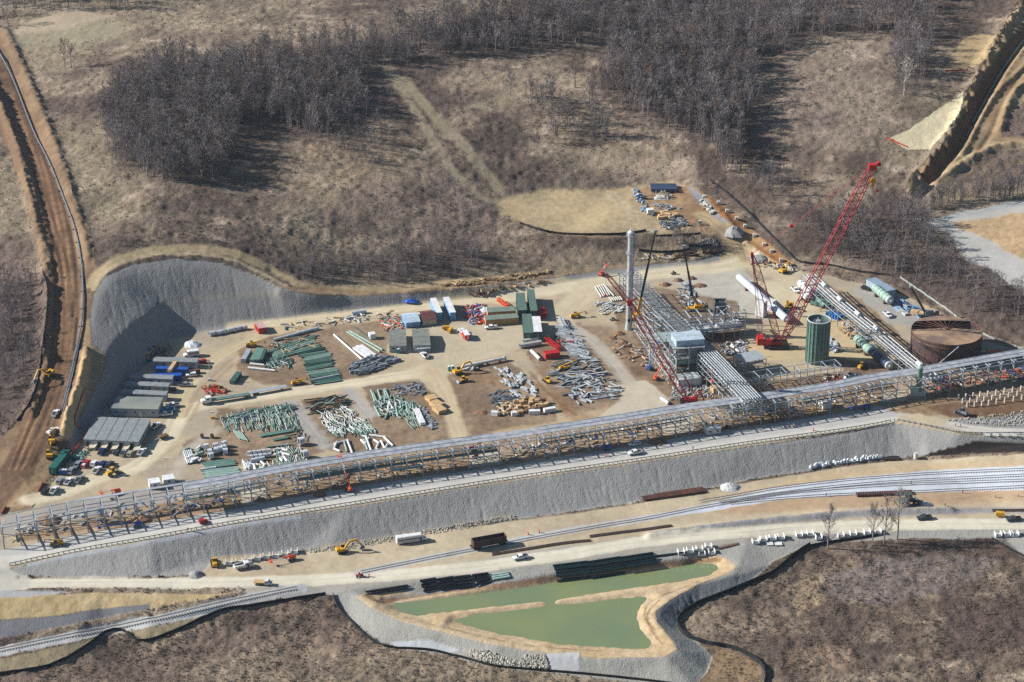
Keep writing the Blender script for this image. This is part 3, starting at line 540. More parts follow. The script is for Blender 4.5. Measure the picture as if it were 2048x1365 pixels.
# ------------------------------------------------------------------ object kit
_M = {}
def mat(name, c, rough=.6, metal=0.0, vary=.12, scale=.8, c2=None, k=.66, spec=.4):
    if name in _M: return _M[name]
    m = bpy.data.materials.new(name); m.use_nodes = True; nt = m.node_tree; L = nt.links.new
    b = nt.nodes['Principled BSDF']; b.inputs['Roughness'].default_value = rough; b.inputs['Metallic'].default_value = metal; b.inputs['Specular IOR Level'].default_value = spec
    tc = N(nt, 'ShaderNodeNewGeometry'); n = N(nt, 'ShaderNodeTexNoise'); n.inputs['Scale'].default_value = scale; n.inputs['Detail'].default_value = 4
    L(tc.outputs['Position'], n.inputs['Vector'])
    r = N(nt, 'ShaderNodeMapRange'); r.inputs[1].default_value = .35; r.inputs[2].default_value = .65; L(n.outputs[0], r.inputs[0])
    mx = N(nt, 'ShaderNodeMix', data_type='RGBA'); L(r.outputs[0], mx.inputs[0])
    a = lin(c) * k; d = lin(c2) * k if c2 is not None else a * (1 - vary * 1.6)
    mx.inputs[6].default_value = (*[min(x * (1 + vary), .85) for x in a], 1); mx.inputs[7].default_value = (*d, 1)
    L(mx.outputs[2], b.inputs['Base Color']); _M[name] = m; return m
STEEL = mat('galvanised_steel', (176,184,190), .5, .1); DSTEEL = mat('grey_steel', (120,128,136), .5, .1); LSTEEL = mat('pale_steel', (206,210,212), .5, .05)
WHITE = mat('white_paint', (240,240,240), .4); OFFW = mat('off_white', (222,220,212), .6); CONC = mat('concrete', (214,210,200), .85); RED = mat('crane_red', (196,34,36), .45); RED2 = mat('lattice_red', (196,74,80), .5)
GREEN = mat('primer_green', (108,144,130), .55); PGREEN = mat('pale_green', (156,184,172), .55); DGREEN = mat('dark_green', (62,98,88), .55); TEAL = mat('teal_green', (30,106,92), .5)
BLUE = mat('machine_blue', (34,88,176), .45); LBLUE = mat('light_blue', (120,170,214), .5); DBLUE = mat('navy_blue', (28,48,104), .4)
YEL = mat('machine_yellow', (226,170,40), .5); ORG = mat('lift_orange', (236,96,52), .5); BLACK = mat('black', (26,28,34), .6); RUBBER = mat('rubber', (30,30,30), .8); GLASS = mat('dark_glass', (24,32,44), .15, 0, .05, spec=.8)
WOOD = mat('raw_wood', (212,178,132), .8); DWOOD = mat('dark_wood', (120,92,66), .85); RUST = mat('rust', (112,66,52), .9, 0, .2, .35, c2=(84,60,54)); RROOF = mat('rusty_plate', (170,140,110), .9, 0, .2, .14, c2=(122,100,88))
GRAYR = mat('grey_roof', (142,146,150), .8); GRAYW = mat('grey_wall', (178,184,192), .7); BEIGE = mat('beige_wall', (200,190,164), .7); MAROON = mat('maroon_roof', (112,66,64), .7); SILV = mat('silver_paint', (176,180,184), .3, .4)
DGREY = mat('dark_grey_paint', (64,68,74), .35); CREAMM = mat('cream_plastic', (228,220,196), .5); WRAP = mat('white_wrap', (236,238,240), .5, 0, .15, 1.4, c2=(190,198,206)); RAILM = mat('rail_steel', (110,92,84), .5, .3); SLEEP = mat('pale_sleepers', (214,216,220), .85); DSLEEP = mat('dark_sleepers', (184,182,178), .9)
FENCE = mat('silt_fabric', (28,32,34), .9, 0, .2); STONE = mat('rip_rap_stone', (190,184,170), .9, 0, .2, 1.5); HIVIS = mat('hi_vis', (206,226,50), .6); SKIN = mat('skin', (196,140,112), .6); DENIM = mat('work_trousers', (48,54,70), .8); TAN = mat('canvas_tan', (206,170,122), .8)

class MB:
    def __init__(s): s.v = []; s.f = []
    def add(s, vs, fs): n = len(s.v); s.v += [tuple(p) for p in vs]; s.f += [tuple(i + n for i in q) for q in fs]; return s
    def box(s, x0, x1, y0, y1, z0, z1, tx=0, ty=0):
        return s.add([(x0,y0,z0),(x1,y0,z0),(x1,y1,z0),(x0,y1,z0),(x0+tx,y0+ty,z1),(x1-tx,y0+ty,z1),(x1-tx,y1-ty,z1),(x0+tx,y1-ty,z1)],
                     [(3,2,1,0),(4,5,6,7),(0,1,5,4),(1,2,6,5),(2,3,7,6),(3,0,4,7)])
    def bar(s, p, q, w, h=None, up=(0,0,1)):
        h = h or w; p = Vector(p); q = Vector(q); d = (q-p).normalized(); u = Vector(up)
        if abs(d.dot(u)) > .97: u = Vector((1,0,0))
        a = d.cross(u).normalized() * w/2; b = a.cross(d).normalized() * h/2
        vs = [p-a-b, p+a-b, p+a+b, p-a+b, q-a-b, q+a-b, q+a+b, q-a+b]
        return s.add(vs, [(3,2,1,0),(4,5,6,7),(0,1,5,4),(1,2,6,5),(2,3,7,6),(3,0,4,7)])
    def cyl(s, p, q, r, n=8, r2=None, cap=True, open_=False):
        p = Vector(p); q = Vector(q); d = (q-p).normalized(); u = Vector((0,0,1)) if abs(d.z) < .97 else Vector((1,0,0))
        a = d.cross(u).normalized(); b = a.cross(d); r2 = r if r2 is None else r2; vs = []
        for k in range(n):
            t = 2*math.pi*k/n; e = a*math.cos(t) + b*math.sin(t); vs += [p + e*r, q + e*r2]
        fs = [(2*k, 2*((k+1) % n), 2*((k+1) % n)+1, 2*k+1) for k in range(n)]
        if cap: fs += [tuple(range(0, 2*n, 2))[::-1], tuple(range(1, 2*n, 2))]
        return s.add(vs, fs)
    def dome(s, c, d, r, h, n=12, m=3):              # bulged end of a vessel
        c = Vector(c); d = Vector(d).normalized(); p = c; pr = r
        for k in range(1, m+1):
            t = k/m*math.pi/2; q = c + d*h*math.sin(t); qr = max(r*math.cos(t), .01); s.cyl(p, q, pr, n, qr, cap=False); p, pr = q, qr
        return s
    def prism(s, prof, y0, y1):                      # side profile (x, z) pulled across y
        n = len(prof); vs = [(x, y0, z) for x, z in prof] + [(x, y1, z) for x, z in prof]
        return s.add(vs, [tuple(range(n)), tuple(range(2*n-1, n-1, -1))] + [((k+1) % n, k, k+n, (k+1) % n+n) for k in range(n)])
    def quad(s, a, b, c, d): return s.add([a, b, c, d], [(0,1,2,3)])
    def mesh(s, name, m):
        me = bpy.data.meshes.new(name); me.from_pydata(s.v, [], s.f); me.materials.append(m); me.update(); return me
    def obj(s, name, m, parent=None):
        return link(bpy.data.objects.new(name, s.mesh(name, m)), parent)
def thing(name, label, cat, group=None, loc=(0,0,0), rz=0):
    o = bpy.data.objects.new(name, None); sc.collection.objects.link(o); o.location = loc; o.rotation_euler = (0,0,rz); o.empty_display_size = .5
    o['label'] = label; o['category'] = cat
    if group: o['group'] = group
    return o
def tag(o, label, cat, group=None):
    o['label'] = label; o['category'] = cat
    if group: o['group'] = group
    return o
def kids(o): return [c for c in _kids.get(o.name, [])]
_kids = {}
def tree_copy(o, parent=None):
    c = o.copy(); sc.collection.objects.link(c)
    if parent is not None: c.parent = parent
    for ch in o.children: tree_copy(ch, c)
    return c
def dup(root, label=None, group=None):
    c = tree_copy(root)
    if label: c['label'] = label
    if group: c['group'] = group
    elif 'group' in c and label and group is None: del c['group']
    return c
def ang(a, b):
    p, q = G(*a), G(*b); return math.atan2(q.y-p.y, q.x-p.x)
def at(o, a, b=None, dz=0, rz=None, z=None):         # stand a thing on the ground; heading from pixel a to pixel b
    if b is not None:
        c = G((a[0]+b[0])/2, (a[1]+b[1])/2); rz = ang(a, b) if rz is None else rz
    else: c = G(*a)
    o.location = (c.x, c.y, (c.z if z is None else z) + dz); o.rotation_euler[2] = rz or 0; return o
def yplane(u, v, y):
    d = ray(u, v); t = y / d[1]; return Vector((d[0]*t, y, CAMH + d[2]*t))
def merge(pts, name, m, label, cat, group=None, kind=None):
    o = pts.obj(name, m)
    if kind: o['kind'] = kind; o['label'] = label
    else: tag(o, label, cat, group)
    return o

# ------------------------------------------------------------------ vehicles (x forward, origin on the ground)
def wheels(root, xs, hw, r=.42, w=.3):
    for x in xs:
        for sgn in (-1, 1):
            b = MB().cyl((x, sgn*hw-w/2, r), (x, sgn*hw+w/2, r), r, 10); t = b.obj('wheel', RUBBER, root)
            MB().cyl((x, sgn*(hw+.01)-w/2-.0, r), (x, sgn*(hw+.01)+w/2, r), r*.5, 8).obj('rim', SILV, t)
def lamps(root, x, hw, z):
    for sgn in (-1, 1): MB().box(x-.04, x+.05, sgn*hw-.16, sgn*hw+.16, z-.1, z+.1).obj('headlight', LSTEEL, root)
def pickup(paint, label, group=None, cap=False, load=None):
    t = thing('pickup_truck', label, 'pickup truck', group)
    b = MB().prism([(2.9,.5),(2.95,.95),(2.85,1.12),(1.55,1.2),(.85,1.86),(-.65,1.9),(-.95,1.2),(-2.9,1.2),(-2.9,.5)], -.98, .98)
    b.box(-2.9,-.98,-.99,-.86,1.2,1.34).box(-2.9,-.98,.86,.99,1.2,1.34).box(-2.95,-2.83,-.99,.99,.7,1.34); b.obj('body', paint, t)
    MB().box(-2.8,-1.0,-.84,.84,1.2,1.215).obj('bed', BLACK, t)
    g = MB().quad((1.5,-.86,1.25),(1.5,.86,1.25),(.93,.8,1.81),(.93,-.8,1.81)).quad((-.72,-.8,1.84),(-.72,.8,1.84),(-.955,.86,1.26),(-.955,-.86,1.26))
    for s in (-1, 1): g.quad((1.3,s*.995,1.26),(.82,s*.995,1.78),(-.6,s*.995,1.8),(-.8,s*.995,1.26))
    o = g.obj('window', GLASS, t); o.location = (.012, 0, .012)
    if cap: MB().box(-2.85,-.9,-.95,.95,1.3,1.85,.08,.08).obj('bed_cap', paint, t)
    if load: MB().box(-2.7,-1.1,-.7,.7,1.22,1.6,.1,.1).obj('bed_load', load, t)
    wheels(t, (1.9,-1.85), .88); lamps(t, 2.93, .72, .88); MB().box(2.96,3.08,-.95,.95,.45,.68).obj('front_bumper', SILV, t); MB().box(-3.08,-2.96,-.95,.95,.48,.7).obj('rear_bumper', SILV, t)
    return t
def suv(paint, label, group=None, L=2.3, H=1.75, name='parked_car', cat='car'):
    t = thing(name, label, cat, group)
    MB().prism([(L,.4),(L+.05,.85),(L-.1,1.02),(L*.45,1.12),(L*.12,H),(-L*.82,H),(-L,1.15),(-L-.02,.4)], -.92, .92).obj('body', paint, t)
    g = MB().quad((L*.44,-.8,1.16),(L*.44,.8,1.16),(L*.16,.75,H-.05),(L*.16,-.75,H-.05)).quad((-L*.85,-.75,H-.05),(-L*.85,.75,H-.05),(-L*.985,.8,1.2),(-L*.985,-.8,1.2))
    for s in (-1, 1): g.quad((L*.36,s*.935,1.16),(L*.13,s*.935,H-.1),(-L*.78,s*.935,H-.1),(-L*.9,s*.935,1.16))
    o = g.obj('window', GLASS, t); o.location.z = .012
    wheels(t, (L*.62,-L*.62), .84, .36, .24); lamps(t, L+.02, .68, .78); return t
def box_van_bus(paint, label, L=6.2, hood=1.2, H=2.9, name='shuttle_bus', wind=6):
    t = thing(name, label, 'bus'); x0, x1 = -L/2, L/2
    MB().prism([(x1,.5),(x1+.05,1.2),(x1-hood*.2,1.45),(x1-hood,1.6),(x1-hood-.35,H-.05),(x0+.1,H),(x0,H-.2),(x0,.5)], -1.2, 1.2).obj('body', paint, t)
    MB().box(x0+.15,x1-hood-.5,-1.05,1.05,H,H+.08,.1,.25).obj('roof', WHITE, t)
    g = MB(); n = wind; a, b = x0+.4, x1-hood-.5; d = (b-a)/n
    for k in range(n):
        for s in (-1, 1): g.quad((a+k*d+.08,s*1.215,1.6),(a+(k+1)*d-.08,s*1.215,1.6),(a+(k+1)*d-.08,s*1.215,2.25),(a+k*d+.08,s*1.215,2.25))
    g.quad((x1-hood+.02,-1.05,1.65),(x1-hood+.02,1.05,1.65),(x1-hood-.28,1.05,H-.3),(x1-hood-.28,-1.05,H-.3)); o = g.obj('window', GLASS, t); o.location.x = .012
    MB().quad((x1-hood-1.3,-1.222,.6),(x1-hood-.6,-1.222,.6),(x1-hood-.6,-1.222,2.3),(x1-hood-1.3,-1.222,2.3)).obj('door', DGREY, t)
    MB().box(x0+.3,x1-hood,-1.225,1.225,1.2,1.28).obj('stripe', BLACK, t)
    wheels(t, (x1-1.0, x0+L*.27), 1.05, .48, .3); lamps(t, x1+.05, .85, .95); return t
def flat_truck(label, L=14, load=None, loadm=None, cab=True, name='flatbed_truck', cat='truck', bed=None):
    t = thing(name, label, cat)
    MB().box(-L/2,L/2,-1.25,1.25,1.15,1.35).box(-L/2,L/2,-.45,.45,.8,1.15).obj('flatbed', bed or DSTEEL, t)
    wheels(t, (-L/2+1.2, -L/2+2.5), 1.05, .5, .35)
    if not cab: [MB().box(L/2-2.5,L/2-2.2,y,y+.2,0,1.15).obj('landing_leg', DSTEEL, t) for y in (-.9,.7)]
    if cab:
        x = L/2+.6
        MB().prism([(x-1.6,.7),(x+3.6,.7),(x+3.7,1.6),(x+3.5,2.0),(x+2.0,2.15),(x+1.6,3.05),(x-.6,3.1),(x-.7,1.5),(x-1.6,1.3)], -1.15, 1.15).obj('cab', WHITE, t)
        g = MB().quad((x+1.98,-1,2.2),(x+1.98,1,2.2),(x+1.66,1,2.95),(x+1.66,-1,2.95))
        for s in (-1, 1): g.quad((x+.4,s*1.165,2.1),(x+1.7,s*1.165,2.1),(x+1.45,s*1.165,2.8),(x+.4,s*1.165,2.8))
        o = g.obj('window', GLASS, t); o.location.x = .012
        wheels(t, (x+2.8, x-.4), 1.02, .5, .35); lamps(t, x+3.7, .85, 1.3); MB().cyl((x-.8,.9,1.5),(x-.8,.9,3.3),.09).cyl((x-.8,-.9,1.5),(x-.8,-.9,3.3),.09).obj('exhaust', SILV, t)
    if load:
        n = 5
        for k in range(n): MB().cyl((-L/2+.4,-1+k*.5,1.55),(L/2-.6,-1+k*.5,1.55),.2,8).obj('pipe_load', loadm, t)
    return t
def tracks(root, L=3.6, hw=1.2, w=.6, h=.9):
    for s in (-1, 1):
        p = [(-L/2+h/2,0),(L/2-h/2,0),(L/2,h*.3),(L/2,h*.7),(L/2-h/2,h),(-L/2+h/2,h),(-L/2,h*.7),(-L/2,h*.3)]
        MB().prism(p, s*hw-w/2, s*hw+w/2).obj('track', BLACK, root)
def excavator(label, paint=YEL, reach=8, s=1, swing=0, tilt=1):
    t = thing('excavator', label, 'excavator'); tracks(t)
    b = MB().box(-2.2,1.2,-1.3,1.3,1.1,2.1,.1,.1).box(-2.4,-1.1,-1.35,1.35,1.15,2.3,.15,.1).obj('body', paint, t)
    c = MB().box(-.2,1.3,.3,1.3,1.9,3.1,.12,.08).obj('cab', BLACK, t); MB().box(0,1.1,.4,1.2,3.0,3.14).obj('cab_roof', paint, c)
    a = MB(); P = [(1.0,1.7),(reach*.32,4.4),(reach*.62,4.9)]
    for p, q in zip(P[:-1], P[1:]): a.bar((p[0],-.3,p[1]),(q[0],-.3,q[1]),.5,.7)
    a.obj('boom', paint, t); MB().bar((reach*.58,-.3,5.2),(reach*.86,-.3,1.9),.35,.5).obj('arm', paint, t)
    MB().prism([(reach*.8,1.9),(reach*.95,1.8),(reach*.98,.7),(reach*.72,.6)], -.95, .35).obj('bucket', DSTEEL, t); return t
def telehandler(label, paint=YEL, up=.12, L=6.5):
    t = thing('telehandler', label, 'telehandler'); MB().box(-2.6,2.3,-.75,.75,.7,1.5,.15,.05).box(-2.6,-1.2,-1.0,.2,1.0,1.9,.2,.1).obj('body', paint, t)
    MB().box(-.6,.9,.25,1.05,1.2,2.5,.15,.08).obj('cab', GLASS, t); d = Vector((math.cos(up),0,math.sin(up))); p = Vector((-2.3,-.45,1.9))
    MB().bar(p, p+d*L*.7, .42).bar(p+d*L*.5, p+d*L, .32).obj('boom', paint, t); q = p+d*L
    MB().box(q.x,q.x+.15,-1.1,.3,q.z-1.2,q.z).box(q.x,q.x+1.2,-.9,-.78,q.z-1.2,q.z-1.12).box(q.x,q.x+1.2,-.1,.02,q.z-1.2,q.z-1.12).obj('fork', BLACK, t)
    wheels(t, (1.7,-1.7), 1.05, .62, .42); return t
def boom_lift(label, paint=ORG, up=.1, L=9, arm=None, group=None):
    t = thing('boom_lift', label, 'boom lift', group); MB().box(-1.3,1.3,-.9,.9,.55,1.0).obj('chassis', DSTEEL, t); wheels(t, (.95,-.95), 1.0, .45, .35)
    MB().box(-1.9,.8,-.75,.75,1.0,1.9,.15,.08).obj('turret', paint, t); d = Vector((math.cos(up),0,math.sin(up))); p = Vector((-1.5,0,2.0))
    MB().bar(p, p+d*L*.55, .4).obj('boom', paint, t); MB().bar(p+d*L*.5, p+d*L, .26).obj('telescope', arm or OFFW, t); q = p+d*L
    b = MB().box(q.x,q.x+1.1,-.9,.9,q.z-.35,q.z-.25)
    for z in (q.z+.2, q.z+.75):
        for (a, c) in (((q.x,-.9),(q.x+1.1,-.9)),((q.x,.9),(q.x+1.1,.9)),((q.x,-.9),(q.x,.9)),((q.x+1.1,-.9),(q.x+1.1,.9))): b.bar((a[0],a[1],z),(c[0],c[1],z),.07)
    for a in ((q.x,-.9),(q.x+1.1,-.9),(q.x,.9),(q.x+1.1,.9)): b.bar((a[0],a[1],q.z-.3),(a[0],a[1],q.z+.75),.07)
    b.obj('basket', paint, t); return t
def loader(label, paint=YEL, s=1, name='wheel_loader', cat='loader', trackd=False, bucket=True):
    t = thing(name, label, cat)
    if trackd: tracks(t, 3.2*s, .9*s, .45*s, .8*s)
    else: wheels(t, (1.3*s,-1.3*s), .95*s, .6*s, .45*s)
    MB().box(-2.2*s,-.1,-.7*s,.7*s,.7*s,1.7*s,.2,.1).box(0,1.5*s,-.5*s,.5*s,.7*s,1.2*s).obj('body', paint, t)
    c = MB().box(-.5*s,.6*s,-.6*s,.6*s,1.6*s,2.6*s,.1,.08).obj('cab', GLASS, t); MB().box(-.5*s,.6*s,-.62*s,.62*s,2.6*s,2.72*s).obj('cab_roof', paint, c)
    if bucket: MB().bar((.6*s,-.6*s,1.3*s),(2.3*s,-.6*s,.6*s),.2,.3).bar((.6*s,.6*s,1.3*s),(2.3*s,.6*s,.6*s),.2,.3).obj('arm', paint, t); MB().prism([(2.2*s,.1),(3.1*s,.1),(2.4*s,1.0*s),(2.15*s,1.0*s)], -1.2*s, 1.2*s).obj('bucket', DSTEEL, t)
    return t

V = []      # (thing, rear pixel, front pixel)
def PK(p, lab, a, b, **k): at(pickup(p, lab, **k), a, b)
UR = (9, -10)
def park(fn, c, d=UR): return at(fn, (c[0]-d[0], c[1]-d[1]), (c[0]+d[0], c[1]+d[1]))
# lower haul road and rack road
PK(WHITE, 'white crew cab pickup driving on the pale haul road above the green pond', (1060,1114), (1022,1122), load=DGREY)
PK(WHITE, 'white pickup on the road directly above the long grey embankment, passing the guard rail', (1284,906), (1256,911))
at(suv(WHITE, 'white utility wagon parked in the rack shadow beside the white pickup', L=2.5), (1280,889), (1257,893))
PK(DGREY, 'black pickup on the haul road right of the roadside trees', (1862,1037), (1834,1040))
PK(DGREY, 'black pickup at the right end of the haul road beside a yellow compressor', (2041,1040), (2013,1043))
t = flat_truck('white flatbed pickup with empty tan bed on the haul road before the rail crossing', 4.2, None, None, False, 'flatbed_pickup', 'truck', TAN)
MB().prism([(2.1,.5),(4.7,.5),(4.75,1.1),(3.9,1.25),(3.4,2.0),(2.1,2.05)], -.98, .98).obj('cab', WHITE, t); wheels(t, (4.0,), .9, .42, .3)
MB().quad((3.88,-.85,1.3),(3.88,.85,1.3),(3.46,.8,1.95),(3.46,-.8,1.95)).quad((2.3,-.992,1.3),(3.6,-.992,1.3),(3.3,-.992,1.88),(2.3,-.992,1.88)).obj('window', GLASS, t).location.x = .015
at(t, (503,1168), (535,1170))
t = box_van_bus(WHITE, 'long white school bus parked at the foot of the grey embankment', 11.6, 1.3, 3.1, 'school_bus', 12); at(t, (795,1088), (850,1080))
t = box_van_bus(WHITE, 'white shuttle bus parked behind the uppermost grey site trailer', 6.8, 1.4, 2.9, 'shuttle_bus', 4); at(t, (398,711), (368,715))
park(pickup(RED, 'red pickup parked right of the uppermost grey site trailer'), (406,727), (10,0)); park(suv(MAROON, 'maroon car parked right of the blue storage container'), (390,747), (-11,1))
park(suv(WHITE, 'white car parked in front of the maroon car by the blue containers'), (383,753), (-11,1)); park(pickup(SILV, 'silver pickup parked nose-in at the third grey trailer from the top'), (371,773), (12,0))
park(suv(BLACK, 'small black car in the shade at the end of a grey trailer'), (344,783), (5,-4))
park(pickup(WHITE, 'white pickup with open bed, farthest of three beside the flat-roofed office'), (346,814), (-13,1)); park(pickup(LBLUE, 'pale blue pickup between two white pickups beside the flat-roofed office'), (336,824), (-12,1)); park(pickup(WHITE, 'white pickup nearest the front wall of the flat-roofed office'), (331,832), (-12,1))
park(pickup(WHITE, 'white pickup behind the far corner of the five-bay office block'), (312,855), (9,-7)); park(pickup(DBLUE, 'dark blue pickup in front of the five-bay office block'), (205,906)); park(suv(DGREY, 'dark grey car parked left of two silver vehicles at the office block'), (235,908)); park(pickup(SILV, 'silver grey pickup squeezed between a dark car and a beige car'), (249,909))
park(suv(mat('beige_paint', (176,172,150), .4), 'beige car parked beside the white pickup at the office block corner', L=2.6), (262,910)); park(pickup(WHITE, 'white pickup at the right-hand front corner of the five-bay office block'), (284,907))
park(suv(SILV, 'silver van parked beside the red pickup behind the blue toilets', L=2.6, H=1.9), (158,931)); park(pickup(RED, 'red pickup with white load parked in the middle row', load=WHITE), (172,931)); park(suv(SILV, 'long silver van parked right of the blue toilets', L=3.0, H=2.0), (145,944))
park(suv(WHITE, 'white car parked between the red pickup and a dark car'), (189,930)); park(suv(DBLUE, 'dark blue car behind the yellow loading machine'), (206,931)); park(suv(DGREY, 'large grey car at the right end of the middle row', L=2.6, H=1.85), (220,932)); park(pickup(WHITE, 'white pickup with black bed in front of the middle row'), (194,944))
park(pickup(SILV, 'grey pickup with dark bed at the right end of the lowest rows'), (159,962)); park(pickup(WHITE, 'white pickup beside the grey pickup in the lower row'), (138,966)); park(suv(SILV, 'silver car left of the white pickup in the lower row', L=2.5), (121,965))
park(pickup(WHITE, 'white pickup beside the black car at the lower left corner of the parking'), (109,984)); park(suv(BLACK, 'black car at the lower left corner of the parking', L=2.5, H=1.8), (91,986))
PK(WHITE, 'white pickup passing behind the toilets of the long grey huts', (855,720), (843,708)); PK(WHITE, 'white pickup parked in front of the long plywood crates', (996,657), (969,659), load=LSTEEL)
PK(WHITE, 'white pickup towing a red enclosed trailer', (931,672), (919,660)); PK(WHITE, 'white pickup parked behind the big red crane boom', (1584,578), (1597,588)); PK(WHITE, 'white pickup in the striped shadow of the diagonal rack', (1770,628), (1780,637)); at(suv(BLACK, 'black car beside the pale green vessel and the grey shed'), (1725,578), (1738,582))
at(suv(RED, 'small red utility cart on the rack road at the left', L=1.7), (401,1048), (413,1045)); PK(WHITE, 'white service pickup at the top of the pipeline works on the left', (108,836), (116,824)); PK(WHITE, 'white mechanic truck behind the yellow excavator at the corridor', (102,868), (111,862), load=WHITE)
PK(WHITE, 'white pickup parked beside the silver vessel near the green silo', (1466,694), (1486,690))
t = thing('enclosed_trailer', 'red enclosed trailer with white roof behind a white pickup', 'trailer'); MB().box(-3,3,-1.2,1.2,.5,2.7).obj('body', RED, t); MB().box(-3.03,3.03,-1.23,1.23,2.7,2.78).obj('roof', WHITE, t); MB().box(-3.02,-3.0,-.3,.3,.6,2.6).obj('door', WHITE, t); wheels(t, (-.5,.4), 1.15, .38, .22); at(t, (937,684), (927,669))
t = box_van_bus(WHITE, 'white service truck with a bare bed at the foot of the embankment', 3.6, 1.2, 2.6, 'service_truck', 1); t['category'] = 'truck'; MB().box(-5.6,-1.9,-1.2,1.2,1.0,1.9).obj('tool_body', WHITE, t); MB().bar((-5.4,0,2.0),(-1,0,2.4),.4).obj('crane_arm', BLACK, t); wheels(t, (-4.2,), 1.05, .48, .3); at(t, (480,1138), (514,1131))
at(flat_truck('white tractor with flatbed trailer carrying green pipes', 17, True, PGREEN), (500,794), (424,806))
at(flat_truck('second flatbed trailer loaded with grey deck plates, no tractor', 16, None, None, False, 'flatbed_trailer', 'trailer', STEEL), (504,790), (570,778))
at(telehandler('yellow telehandler turning on the pad road beside the green pipe rows'), (583,771), (606,767)); at(telehandler('long yellow telehandler at the upper left corner of the green pipe yard', L=8), (490,695), (516,693))
at(telehandler('yellow telehandler in shade at the end of a gravel turning circle', L=7), (1139,637), (1163,634)); at(telehandler('yellow telehandler raised boom among grey steel', up=.3, L=8), (1118,741), (1142,738))
at(telehandler('orange yellow telehandler driving left on the rack road', YEL), (128,1090), (98,1093)); at(loader('yellow loading machine with wide blade on the road by the parking', YEL, 1.3), (214,955), (236,946))
at(excavator('yellow excavator digging on the brown pipeline corridor', reach=10), (112,745), (84,760)); at(excavator('yellow excavator at the foot of the dark cut slope', reach=6), (104,894), (106,878)); at(excavator('yellow excavator behind the dark green container', reach=6), (100,922), (101,908)); at(excavator('tan excavator lifting beside the long white pipe column', reach=9), (903,752), (930,745))
at(excavator('yellow excavator at the foot of the stony embankment', reach=9), (668,1108), (700,1103)); at(loader('tan bulldozer beside the excavator at the white pipe column', YEL, 1.0, 'bulldozer', 'bulldozer', True), (936,762), (918,766))
at(loader('tan bulldozer on the brown haul track between steel piles', YEL, 1.0, 'bulldozer', 'bulldozer', True), (1100,768), (1090,762)); at(excavator('yellow excavator with arm lowered near the red crane mast', reach=6), (1562,548), (1572,544)); at(excavator('yellow excavator beside the long white vessel', reach=6), (1583,612), (1574,622))
at(loader('yellow dump cart behind the white headed green vessel', YEL, 1.1, 'dump_cart', 'dump cart', False), (1718,740), (1728,733)); at(loader('yellow bulldozer with pale body parked at the stone wall blocks', YEL, 1.2, 'bulldozer', 'bulldozer', True), (431,1138), (428,1124)); at(loader('dark excavating machine between the two ends of the brown earth strip', DSTEEL, 1.2, 'bulldozer', 'bulldozer', True), (1930,832), (1918,827))
at(loader('dark wheel loader beside a pile of pale gravel', DGREEN, 1.8), (1800,1013), (1832,1006)); at(loader('small red skid steer on the haul road at the rail crossing', RED, .7, 'skid_steer', 'loader', False, False), (725,1154), (713,1155)); at(loader('small orange buggy under the rack bridge', RED, .6, 'skid_steer', 'loader', False, False), (955,914), (945,917)); at(loader('small dark tractor on the gravel behind the white tower', BLACK, .6, 'tractor', 'tractor', False, False), (1352,548), (1342,550)); at(loader('small dark machine left of the white tower base', DSTEEL, .6, 'tractor', 'tractor', False, False), (1230,640), (1220,642)) 
at(boom_lift('orange boom lift with lowered arm at the foot of the stony embankment', up=-.02), (600,1116), (563,1126)); at(boom_lift('orange boom lift reaching up to the red painted frame', up=.55, L=14), (1300,768), (1325,752)); at(boom_lift('blue boom lift reaching up left of the white columns', BLUE, up=1.0, L=11, arm=BLUE), (1294,744), (1306,736)); at(boom_lift('orange boom lift with folded arm near the plywood crate', up=.7, L=5), (1428,772), (1420,764))
at(boom_lift('orange boom lift working under the rack with arm raised', up=.9, L=13), (706,990), (690,975)); at(boom_lift('orange boom lift lying low behind the rack at the left', up=.05, L=7), (243,985), (222,992)); at(boom_lift('blue boom lift with long lowered arm on the rack road', BLUE, up=.03, L=15, arm=BLUE), (305,1049), (242,1060)); at(boom_lift('blue boom lift under the rack beside the white crate', BLUE, up=.08, L=9, arm=BLUE), (1745,815), (1718,822)); at(boom_lift('blue boom lift parked in the rack shadow above the utility wagon', BLUE, up=.1, L=6, arm=BLUE), (1225,898), (1203,902)); at(boom_lift('red boom lift in front of the rusty tank beside the rack', up=.15, L=12, arm=CREAMM), (2020,708), (1965,716)); at(boom_lift('orange boom lift parked under the rack road bridge', RED, up=.1, L=5), (938,905), (950,900)); at(boom_lift('orange boom lift with yellow top on the road beside the dirt bank', up=.4, L=5), (1200,555), (1208,548))
t = thing('hopper_wagon', 'dark brown open rail hopper wagon standing alone on the single track', 'rail wagon')
b = MB()
for s in (-1, 1): b.box(-6.6,6.6,s*1.5-.06,s*1.5+.06,1.3,3.9)
b.box(-6.6,-6.5,-1.5,1.5,1.3,3.9).box(6.5,6.6,-1.5,1.5,1.3,3.9).box(-6.6,6.6,-1.45,1.45,1.2,1.5)
for k in range(12):
    for s in (-1, 1): b.box(-6.3+k*1.14,-6.15+k*1.14,s*1.6-.05,s*1.6+.05,1.3,3.9)
BROWN = mat('wagon_brown', (74,56,56), .7); b.obj('body', BROWN, t); MB().box(-6.4,6.4,-1.35,1.35,1.5,2.0).obj('wagon_floor', DSTEEL, t); MB().box(-7.4,7.4,-.3,.3,.9,1.2).box(-7.4,-6.6,-1.3,1.3,1.1,1.25).box(6.6,7.4,-1.3,1.3,1.1,1.25).obj('underframe', BROWN, t)
for x in (-5.2, 5.2): q = MB().box(x-1.3,x+1.3,-1.1,1.1,.4,.9).obj('bogie', BLACK, t); [MB().cyl((x+dx,-.9,.45),(x+dx,.9,.45),.45,10).obj('wheel', RUBBER, q) for dx in (-.9,.9)]
